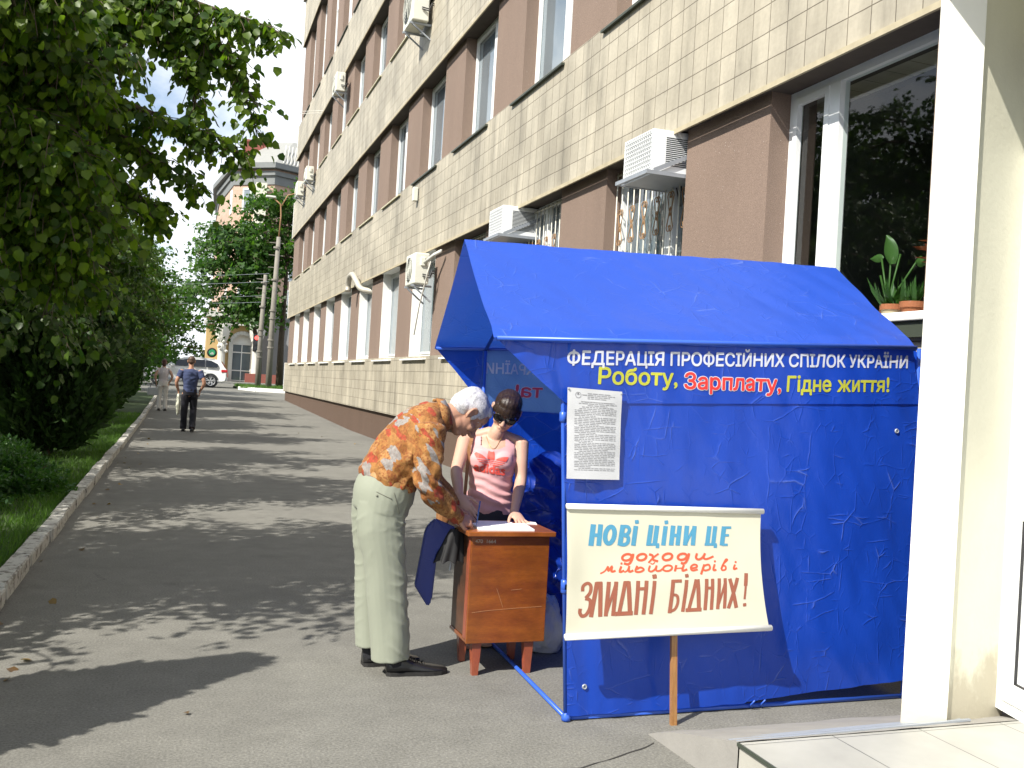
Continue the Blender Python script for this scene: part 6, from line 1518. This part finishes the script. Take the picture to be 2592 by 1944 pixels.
for q in (-1, 1):   # collar leaf folded down
    a = Vector((1.335, 4.885, 1.36)); pts = []
    vs = []
    for t in np.linspace(.1, 1.0, 9):
        an = q * t * math.pi * .86; up_ = Vector((.92, 0, .30)).normalized(); e1 = Vector((-.31, 0, .95)); e2 = Vector((0, 1, 0))
        r0 = e1 * (.080 * math.cos(an)) + e2 * (.073 * math.sin(an)); vs += [a + r0 + up_ * .004, a + r0 * 1.22 - up_ * (.042 + .012 * t)]
    m.add(vs, [(2 * i, 2 * i + 2, 2 * i + 3, 2 * i + 1) for i in range(8)])
cl_ = m.build('collar', M['shirt'], shirt, smooth=True, local=True); sol = cl_.modifiers.new('thick', 'SOLIDIFY'); sol.thickness = .005
m = MB(); limb(m, [(1.393, 4.766, .829), (1.412, 4.771, .820)], [.036, .036], n=16, cap=.1); m.build('cuff', M['shirt'], shirt, smooth=True, local=True)
# trousers
def trouser_disp(p, n):
    f = .0026 * nz((p.x * 1.2, p.y * 1.2, p.z * .16), 13)
    fr = max(0, min(1, (p.x - (1.03 + .05 * max(0, .6 - p.z))) / .07)); legs = max(0, min(1, (.86 - p.z) / .06))
    d = p.z + .55 * (p.x - 1.1) + .05 * nz((p.x, p.y, p.z), 6)
    f += fr * legs * (.0085 * max(0, 1 - abs(2.6 * nz((p.y * .6, 3, d * 1.0), 14))) ** 2 - .002)
    bk = max(0, min(1, (.97 - p.x) / .06)); f += bk * legs * .004 * max(0, 1 - abs(2.6 * nz((p.y * .6, 8, p.z - .8 * p.x), 11))) ** 2
    hip = math.exp(-((p - Vector((1.12, 4.80, .80))).length / .10) ** 2); f += hip * .010 * max(0, 1 - abs(2.4 * nz((p.x * .5 - p.z, p.y, p.z * .9 + p.x * .7), 13))) ** 2
    return f
m = MB()
limb(m, [(1.05, 4.9, 1.000), (1.026, 4.9, .93), (1.008, 4.9, .84)], [(.168, .150), (.182, .160), (.178, .142)], n=28, cap=.2)
limb(m, [(1.012, 4.835, .88), (1.006, 4.825, .76), (1.038, 4.82, .58), (1.064, 4.822, .36), (1.088, 4.825, .16), (1.096, 4.828, .085)], [(.105, .132), (.100, .122), (.088, .108), (.084, .104), (.086, .100), (.088, .100)], n=24, cap=.08)
limb(m, [(1.0, 4.965, .88), (.998, 4.978, .76), (1.008, 4.985, .58), (1.015, 4.988, .36), (1.026, 4.99, .18), (1.032, 4.99, .115)], [(.105, .128), (.098, .116), (.086, .098), (.082, .092), (.084, .090), (.086, .090)], n=24, cap=.08)
tr = fuse(m, 'trousers', M['trousers'], .0058, 3, man, trouser_disp)
seam = plain('seam_dark', (.16, .165, .13), .9)
def on_surface(o, pts, lift=.0015, dirv=(0, 1, 0)):
    bv = BVHTree.FromPolygons([v.co.copy() for v in o.data.vertices], [tuple(p.vertices) for p in o.data.polygons]); out_ = []
    for p in pts:
        h = bv.ray_cast(Vector(p), Vector(dirv))
        if h[0] is not None: out_.append(h[0] - Vector(dirv).normalized() * lift)
    return out_
m = MB()
for pl_ in ([(1.045, 4.5, .965 - .004 * i - .0006 * i * i) if False else (1.040 + .003 * i, 4.5, .955 - .0085 * i) for i in range(14)], [(.955 + .005 * i, 4.5, .955 - .0022 * i) for i in range(16)]):
    q = on_surface(tr, pl_)
    if len(q) > 2: m.tube(q, .0022, 5)
q = on_surface(tr, [(.958, 4.5, .935)]); 
for a in q: ball(m, a, .006)
m.build('pocket_seam', seam, tr, smooth=True, local=True)
def ring_loft(name, c, e1, e2, up, ra, rb, h_, th, mat, parent, local=False):
    m = MB(); c = Vector(c); e1 = Vector(e1).normalized(); e2 = Vector(e2).normalized(); up = Vector(up).normalized(); n = 48
    vs = []
    for (dr, dz) in ((0, -h_ / 2), (th, -h_ / 2), (th, h_ / 2), (0, h_ / 2)):
        for k_ in range(n): a = 2 * math.pi * k_ / n; vs.append(c + e1 * (ra + dr) * math.cos(a) + e2 * (rb + dr) * math.sin(a) + up * dz)
    m.add(vs, [(i * n + k_, i * n + (k_ + 1) % n, ((i + 1) % 4) * n + (k_ + 1) % n, ((i + 1) % 4) * n + k_) for i in range(4) for k_ in range(n)]); return m.build(name, mat, parent, smooth=False, local=local)
bu = Vector((.41, 0, .91)).normalized(); be = Vector((.91, 0, -.41)).normalized()
ring_loft('belt', (1.045, 4.9, .997), be, (0, 1, 0), bu, .147, .166, .032, .006, M['belt_tan'], man)
for fx, fy in ((1.115, 4.826), (1.028, 4.995)):
    m = MB(); limb(m, [(fx - .002, fy, .16), (fx, fy, .10), (fx + .01, fy, .05)], [.058, .052, .048], n=14, cap=.2); m.build('sock', plain('black_sock', (.012, .012, .016), .9), man, smooth=True)
shoe_r = shoe('shoe', (1.075, 4.825, 0), (1.40, 4.815, 0), .325, M['black_leather'], man, M['sole'], .050, .095)
shoe_l = shoe('shoe', (.985, 5.0, 0), (1.30, 5.02, 0), .315, M['black_leather'], man, M['sole'], .050, .095)
for so, hx, hy in ((shoe_r, 1.075, 4.825), (shoe_l, .985, 5.0)):
    m = MB()
    for i in range(4):
        x = hx + .128 + .022 * i; z = .088 - .0085 * i; m.tube([(x, hy - .026, z - .010), (x + .004, hy, z), (x, hy + .026, z - .010)], .0035, 5)
    m.build('shoelace', M['sole'], so, smooth=True, local=True)
pen = MB(); pen.tube([(1.512, 4.80, .776), (1.53, 4.835, .84), (1.545, 4.86, .90)], [.002, .004, .004], 8)
tag(pen.build('pen', plain('pen_blue', (.05, .12, .35), .3), smooth=True), 'blue pen in the bending man\'s hand', 'pen')

# ================= the young woman behind the table
wo = thing('person', (1.72, 5.36, 0), 'young woman in pink tank top and sunglasses leaning on the table inside the tent', 'person')
WF = Vector((-.36, -.82, -.46)); WU = Vector((.12, -.42, .90)); WA = frame(WF, WU); WC = Vector((1.824, 5.335, 1.372))
def wl(x, y, z):  # body frame: x to image right, y towards us, z up
    e1 = Vector((.955, -.295, 0)); e2 = Vector((-.295, -.955, 0)); return Vector((1.765, 5.37, 0)) + e1 * x + e2 * y + Vector((0, 0, z))
WS = (.955, -.295, 0)
m = MB()
head(m, WC, WA, .98, False, True)
limb(m, [wl(.005, -.01, 1.13), wl(.01, .0, 1.205), wl(.025, .015, 1.26), WC + WA @ Vector((0, -.02, -.045))], [(.10, .065), (.056, .052), (.044, .048), (.044, .05)], side=WS)
limb(m, [wl(0, .0, .72), wl(0, .005, .84), wl(0, .01, .95), wl(0, .015, 1.07), wl(0, .0, 1.155), wl(.003, -.01, 1.20)], [(.140, .100), (.130, .094), (.118, .088), (.138, .098), (.150, .080), (.105, .05)], n=28, side=WS)
for q in (-1, 1): ball(m, wl(q * .066, .075, 1.085), (.060, .052, .058)); limb(m, [wl(q * .02, -.015, 1.245), wl(q * .09, -.018, 1.222), wl(q * .155, -.012, 1.195)], [.036, .034, .040], side=(0, 1, 0))
wsr, wer, wwr = wl(-.168, -.01, 1.185), Vector((1.520, 5.265, 1.02)), Vector((1.492, 5.09, .900))
wsl, wel, wwl = wl(.170, -.01, 1.19), Vector((1.915, 5.26, .975)), Vector((1.828, 5.095, .815))
for a, b_, c in ((wsr, wer, wwr), (wsl, wel, wwl)):
    limb(m, [a, a.lerp(b_, .5), b_, b_.lerp(c, .45), c], [.046, .041, .035, .033, .0235], side=(0, 1, 0))
hand(m, wwr + Vector((0, -.004, -.004)), (.52, -.42, -.74), (-.55, -.55, .60), -1, .93, .22, .05, .3)
hand(m, wwl + Vector((0, -.006, -.004)), (.10, -.86, -.42), (.05, -.30, .95), 1, .93, -.12, .22, .1)
limb(m, [wl(-.07, .0, .76), Vector((1.66, 5.36, .45)), Vector((1.635, 5.34, .10))], [.085, .058, .036]); limb(m, [wl(.07, .0, .76), Vector((1.79, 5.38, .45)), Vector((1.765, 5.36, .10))], [.085, .058, .036])
for fx, fy in ((1.628, 5.30), (1.757, 5.32)): limb(m, [(fx + .012, fy + .07, .045), (fx, fy - .02, .035), (fx - .01, fy - .10, .022)], [(.032, .038), (.036, .028), (.038, .016)], side=(1, 0, 0))
wbody = fuse(m, 'body', M['skin'], .0046, 3, wo)
# tank top cut from an inflated torso
m = MB()
limb(m, [wl(0, .0, .775), wl(0, .008, .84), wl(0, .014, .95), wl(0, .017, 1.07), wl(0, .0, 1.155), wl(.003, -.012, 1.205)], [(.150, .112), (.141, .106), (.128, .098), (.148, .106), (.162, .090), (.118, .060)], n=32, side=WS, cap=.1)
for q in (-1, 1): ball(m, wl(q * .066, .083, 1.083), (.066, .056, .064))
def tank_disp(p, n):
    z = p.z; lx = (p - wl(0, 0, 0)).dot(Vector(WS))
    return (.0055 * math.sin(z * 105 + 2.2 * math.sin(lx * 14) + 3 * nz(p, 7)) * math.exp(-((z - .90) / .10) ** 2) + .003 * nz((p.x, p.y, p.z * 2.5), 14))
top = fuse(m, 'tank_top', cloth_mat('pink_jersey', (.66, .36, .36)), .0052, 3, wo, tank_disp)
bm = bmesh.new(); bm.from_mesh(top.data); kill = []
for f in bm.faces:
    c = f.calc_center_median(); d = c - wl(0, 0, 0); lx = d.dot(Vector(WS)); fy = d.dot(Vector((-.295, -.955, 0))); z = c.z
    scoop = 1.150 + 4.2 * lx * lx if fy > 0 else 1.185
    strap = .072 < abs(lx) < .128
    if (z > scoop and not (abs(lx) >= .072)) or (abs(lx) > .128 + .05 * max(0, (1.12 - z) / .05) and z > 1.095) or z > 1.238 or z < .770: kill.append(f)
bmesh.ops.delete(bm, geom=kill, context='FACES'); bm.to_mesh(top.data); bm.free()
# printed emblem on the top, laid on the cloth
bvt = BVHTree.FromPolygons([v.co.copy() for v in top.data.vertices], [tuple(p.vertices) for p in top.data.polygons])
def lay(bm, name, mat, cx_, cz_, w_, lift=.0028):
    xs = [v.co.x for v in bm.verts]; ys = [v.co.y for v in bm.verts]; lo, hi = min(xs), max(xs); y0 = min(ys); s_ = w_ / (hi - lo)
    for v in bm.verts:
        lx = cx_ + (v.co.x - (lo + hi) / 2) * s_; z = cz_ + (v.co.y - y0) * s_ - lx * .10
        h = bvt.ray_cast(wl(lx, .6, z), Vector((.295, .955, 0)))
        v.co = (h[0] if h[0] is not None else wl(lx, .12, z)) + Vector((-.295, -.955, 0)) * (lift + v.co.z * .02)
    bm.verts.index_update(); o = new_mesh(name, [v.co.copy() for v in bm.verts], [tuple(q.index for q in f.verts) for f in bm.faces], mat, top, local=True); bm.free(); return o
def leaf_poly(bm, ang, L_, W_, ox):
    pts = []
    for t in np.linspace(0, 1, 13): pts.append((W_ * max(0, math.sin(t * math.pi)) ** .8 * (1 - .25 * t), L_ * t))
    pts = pts + [(-x, y) for x, y in pts[-2:0:-1]]; c, s_ = math.cos(ang), math.sin(ang)
    vs = [bm.verts.new((ox + x * c + y * s_, -x * s_ + y * c, 0)) for x, y in pts]; bm.faces.new(vs)
bm = bmesh.new(); leaf_poly(bm, 0, 1.12, .25, 0); leaf_poly(bm, R(56), 1.12, .25, .10); leaf_poly(bm, R(-56), 1.12, .25, -.10)
# three horizontal slits in the lower part, as on the print
geom = bm.verts[:] + bm.edges[:] + bm.faces[:]
for yv in (.28, .345, .17, .235, .06, .125): bmesh.ops.bisect_plane(bm, geom=bm.verts[:] + bm.edges[:] + bm.faces[:], plane_co=(0, yv, 0), plane_no=(0, 1, 0))
cut_grid(bm, .16)
bmesh.ops.triangulate(bm, faces=bm.faces)
def band(y): return .28 < y < .345 or .17 < y < .235 or .06 < y < .125
bmesh.ops.delete(bm, geom=[f for f in bm.faces if band(f.calc_center_median().y)], context='FACES')
M['logo_red'] = plain('print_coral', (.72, .085, .06), .6, .06, 20)
lay(bm, 'emblem', M['logo_red'], -.008, 1.058, .205)
bm = text_geo('adidas', .030); lay(bm, 'lettering', M['logo_red'], -.012, 1.010, .185)
# jeans
m = MB(); limb(m, [wl(0, .0, .80), wl(0, -.003, .70)], [(.150, .112), (.160, .118)], n=26, side=WS, cap=.2); limb(m, [wl(-.07, .0, .74), Vector((1.66, 5.36, .45)), Vector((1.635, 5.345, .16))], [.098, .075, .06]); limb(m, [wl(.07, .0, .74), Vector((1.79, 5.38, .45)), Vector((1.765, 5.365, .16))], [.098, .075, .06])
fuse(m, 'jeans', cloth_mat('dark_jeans', (.035, .037, .048)), .008, 3, wo, lambda p, n: .004 * nz(p, 16))
# hair with fringe, drawn back
m = MB(); g = lambda x, y, z: WC + WA @ Vector((x, y, z))
ball(m, g(0, -.020, .046), (.084, .104, .088), WA, 4); ball(m, g(0, -.06, -.01), (.075, .062, .075), WA, 3); ball(m, g(0, -.115, .02), (.035, .035, .04), WA, 3); ball(m, g(0, .040, .078), (.066, .056, .050), WA, 3)
limb(m, [g(-.066, .050, .052), g(-.036, .084, .046), g(0, .094, .046), (g(.036, .084, .046)), g(.066, .050, .052)], [(.034, .012)] * 5, n=14, side=WA @ Vector((0, -.2, 1)))
for q in (-1, 1): limb(m, [g(q * .070, .045, .06), g(q * .078, .030, .02), g(q * .078, .012, -.02)], [(.014, .010), (.016, .009), (.010, .007)], n=10, side=WA @ Vector((0, 1, 0)))
fuse(m, 'hair', hair_mat('dark_brown_hair', (.012, .007, .005), (.045, .026, .018), .35), .004, 2, wo, lambda p, n: (lambda q: .0022 * noise.noise(Vector((q.x * 90, q.y * 14, q.z * 14))))(WA.transposed() @ (p - WC)))
# sunglasses
sg = MB(); 
for q in (-1, 1):
    vs = []; n = 18
    for k_ in range(n):
        a = 2 * math.pi * k_ / n; x = q * .036 + .031 * math.cos(a); z = .002 + .023 * math.sin(a) * (1 + .15 * math.cos(a) * q); vs.append(g(x, .104 - 4.5 * x * x, z))
    sg.add([g(q * .036, .111 - 4.5 * .036 ** 2, .002)] + vs, [(0, 1 + k_, 1 + (k_ + 1) % n) for k_ in range(n)])
lens = sg.build('sunglasses', glass_mat('dark_lens', (.006, .006, .007), 1.5), wo, smooth=True)
m = MB()
for q in (-1, 1):
    m.tube([g(q * .036 + .032 * math.cos(a), .1045 - 4.5 * (q * .036 + .032 * math.cos(a)) ** 2, .002 + .024 * math.sin(a)) for a in np.linspace(0, 2 * math.pi, 19)], .0028, 6, cap=False)
    m.tube([g(q * .068, .083, .008), g(q * .080, .04, .010), g(q * .084, -.01, .006)], [.0035, .003, .0025], 6)
m.tube([g(-.007, .105, .006), g(0, .108, .008), g(.007, .105, .006)], .0025, 6); m.build('frame', plain('frame_black', (.01, .01, .01), .2), lens, smooth=True, local=True)
# necklace and shoulder strap
nk = on_surface(wbody, [wl(-.042 + .09 * t, .5, 1.222 - .068 * math.sin(t * math.pi)) for t in np.linspace(0, 1, 15)], .002, (.295, .955, 0))
if len(nk) > 3: m = MB(); m.tube(nk, .0016, 5); m.build('necklace', plain('gold_chain', (.45, .30, .10), .3, .1, metal=.8), wo, smooth=True)
bg_ = thing('shoulder_bag', (1.50, 5.33, .8), 'brown leather shoulder bag hanging at the woman\'s side on a long strap', 'bag')
st_ = [wl(-.118, -.06, 1.215), wl(-.125, .02, 1.245), wl(-.130, .075, 1.19)] + [wl(-.138 - .012 * t, .085 + .01 * t, 1.16 - .33 * t) for t in np.linspace(0, 1, 6)]
m = MB()
for i in range(len(st_) - 1): m.beam(st_[i], st_[i + 1], .020, .004, up=(-.295, -.955, 0))
m.build('strap', plain('bag_leather', (.28, .13, .05), .5, .15, 20), bg_)
m = MB(); m.bbox(1.44, 1.60, 5.30, 5.38, .62, .86, .02); m.build('pouch', bpy.data.materials['bag_leather'], bg_)

# ================= two walkers far down the path
def walker(name_label, base, rz, sc, top_m, leg_m, hair_m, skin, female=False, bend=True, sleeve=.30):
    t = thing('person', base, name_label, 'person'); T = Matrix.Translation(base) @ Matrix.Rotation(rz, 4, 'Z') @ Matrix.Scale(sc, 4)
    X = lambda x, y, z: T @ Vector((x, y, z)); S3 = T.to_3x3() @ Vector((1, 0, 0)); s = sc; sw = .165 if female else .20
    def LB(m, pts, rs, **k): limb(m, [X(*p) for p in pts], [tuple(q * s for q in r) if isinstance(r, tuple) else r * s for r in rs], side=S3, **k)
    hl = -.03; A = frame(T.to_3x3() @ Vector((0, 1, -.15)), (0, 0, 1))
    st = .12 if not female else .05
    Lg = [[(-.09, 0, .90), (-.10, .03, .50), (-.10, st - .06, .08)], [(.09, 0, .90), (.10, .07 if not female else .02, .50), (.10, -st - .16 if not female else -.03, .11 if not female else .08)]]
    ar = [[(-sw, 0, 1.42), (-sw - .10, -.06, 1.16), (-sw - .05, .06, .94)], [(sw, 0, 1.42), (sw + .11, -.07, 1.16), (sw + .02, .06, .96)]]
    m = MB(); head(m, X(0, .03, 1.645), A, 1.0 * s, not female)
    LB(m, [(0, -.01, 1.42), (0, .0, 1.5), (0, .02, 1.58)], [(.11, .07), (.058, .058), (.052, .055)])
    LB(m, [(0, 0, .88), (0, 0, 1.08), (0, .0, 1.28), (0, 0, 1.43)], [(.15, .10), (.13, .09), (.165, .11), (.15, .075)], n=24)
    for a in ar: LB(m, [a[0], a[1], a[2]], [.052, .042, .028]); hand(m, X(*a[2]), T.to_3x3() @ Vector((0, .15, -1)), T.to_3x3() @ Vector((1 if a[0][0] > 0 else -1, 0, 0)), 1, s, .5)
    for l in Lg: LB(m, l, [.082, .056, .042])
    fuse(m, 'body', skin, .011, 3, t)
    m = MB(); LB(m, [(0, 0, .93), (0, 0, 1.08), (0, 0, 1.28), (0, -.005, 1.42), (0, 0, 1.47)], [(.165 if not female else .15, .118), (.155 if not female else .135, .108), (.195 if not female else .16, .128), (.18 if not female else .145, .09), (.08, .065)], n=26, cap=.15)
    for a in ar: e_ = tuple(a[0][i] * (1 - sleeve * 2) + a[1][i] * sleeve * 2 for i in range(3)); LB(m, [a[0], e_], [.075 if not female else .06, .066 if not female else .05], cap=.15)
    fuse(m, 'shirt', top_m, .011, 3, t, lambda p, n: .009 * nz((p.x, p.y, p.z * 1.4), 13))
    m = MB(); LB(m, [(0, 0, 1.0), (0, 0, .86)], [(.160, .112), (.168, .118)], n=24, cap=.2)
    for l in Lg: LB(m, [(l[0][0], l[0][1], .86), l[1], (l[2][0], l[2][1], l[2][2] - .02)], [.098, .078 if not female else .066, .072 if not female else .075], cap=.1)
    fuse(m, 'trousers', leg_m, .011, 3, t, lambda p, n: .008 * nz((p.x * 1.5, p.y * 1.5, p.z * .6), 12))
    m = MB(); c = X(0, .03, 1.645); gg = lambda x, y, z: c + A @ Vector((x * s, y * s, z * s))
    ball(m, gg(0, -.022, .045), Vector((.084, .102, .088)) * s, A); ball(m, gg(0, -.055, -.005 if not female else -.04), Vector((.075, .06, .065 if not female else .11)) * s, A)
    fuse(m, 'hair', hair_m, .008, 2, t)
    for l in Lg: h = X(l[2][0], l[2][1] - .09, max(0, l[2][2] - .09)); shoe('shoe', (h.x, h.y, h.z), X(l[2][0], l[2][1] + .2, 0), .28 * s, M['black_leather'], t, M['sole'], .048, .09)
    return t, X
wy = 24.2
tm, X = walker('man in navy t-shirt and black trousers walking away with a pale bag', (.18, wy, 0), R(-2), 1.03, cloth_mat('navy_tee', (.045, .06, .13)), cloth_mat('black_trousers', (.012, .012, .018)), hair_mat('brown_hair', (.05, .03, .02), (.10, .06, .04)), M['skin_old'])
bm = bmesh.new(); bmesh.ops.create_icosphere(bm, subdivisions=4, radius=1)
for v in bm.verts: p = v.co.copy(); q = 1 + .12 * nz(p, 3); v.co = X(-.245 + p.x * .05 * q, .05 + p.y * .10 * q * (1 - .3 * p.z), .63 + p.z * .26 * q)
bm.verts.index_update(); o = new_mesh('hand_bag', [v.co.copy() for v in bm.verts], [tuple(q.index for q in f.verts) for f in bm.faces], plain('pale_bag', (.62, .62, .50), .5, .08), None, True); bm.free(); tag(o, 'long pale bag hanging from the walking man\'s left hand', 'bag')
tw_, X = walker('woman in white top and white trousers walking away along the kerb', (-.60, 33.5, zg(33.5)), R(3), .97, cloth_mat('white_top', (.62, .58, .60)), cloth_mat('white_trousers', (.66, .64, .60)), hair_mat('reddish_hair', (.05, .018, .012), (.10, .04, .03)), M['skin'], True)
hb = thing('hand_bag', X(-.30, .05, .7), 'grey handbag carried by the woman in white', 'bag')
m = MB(); c = X(-.31, .06, .76); m.bbox(c.x - .17, c.x + .17, c.y - .06, c.y + .06, c.z - .24, c.z + .02, .03); m.build('pouch', plain('grey_bag', (.42, .45, .47), .4), hb); m = MB(); m.tube([(c.x - .1, c.y, c.z), (c.x - .06, c.y, c.z + .17), (c.x + .06, c.y, c.z + .17), (c.x + .1, c.y, c.z)], .012, 6); m.build('handle', M['black_leather'], hb)
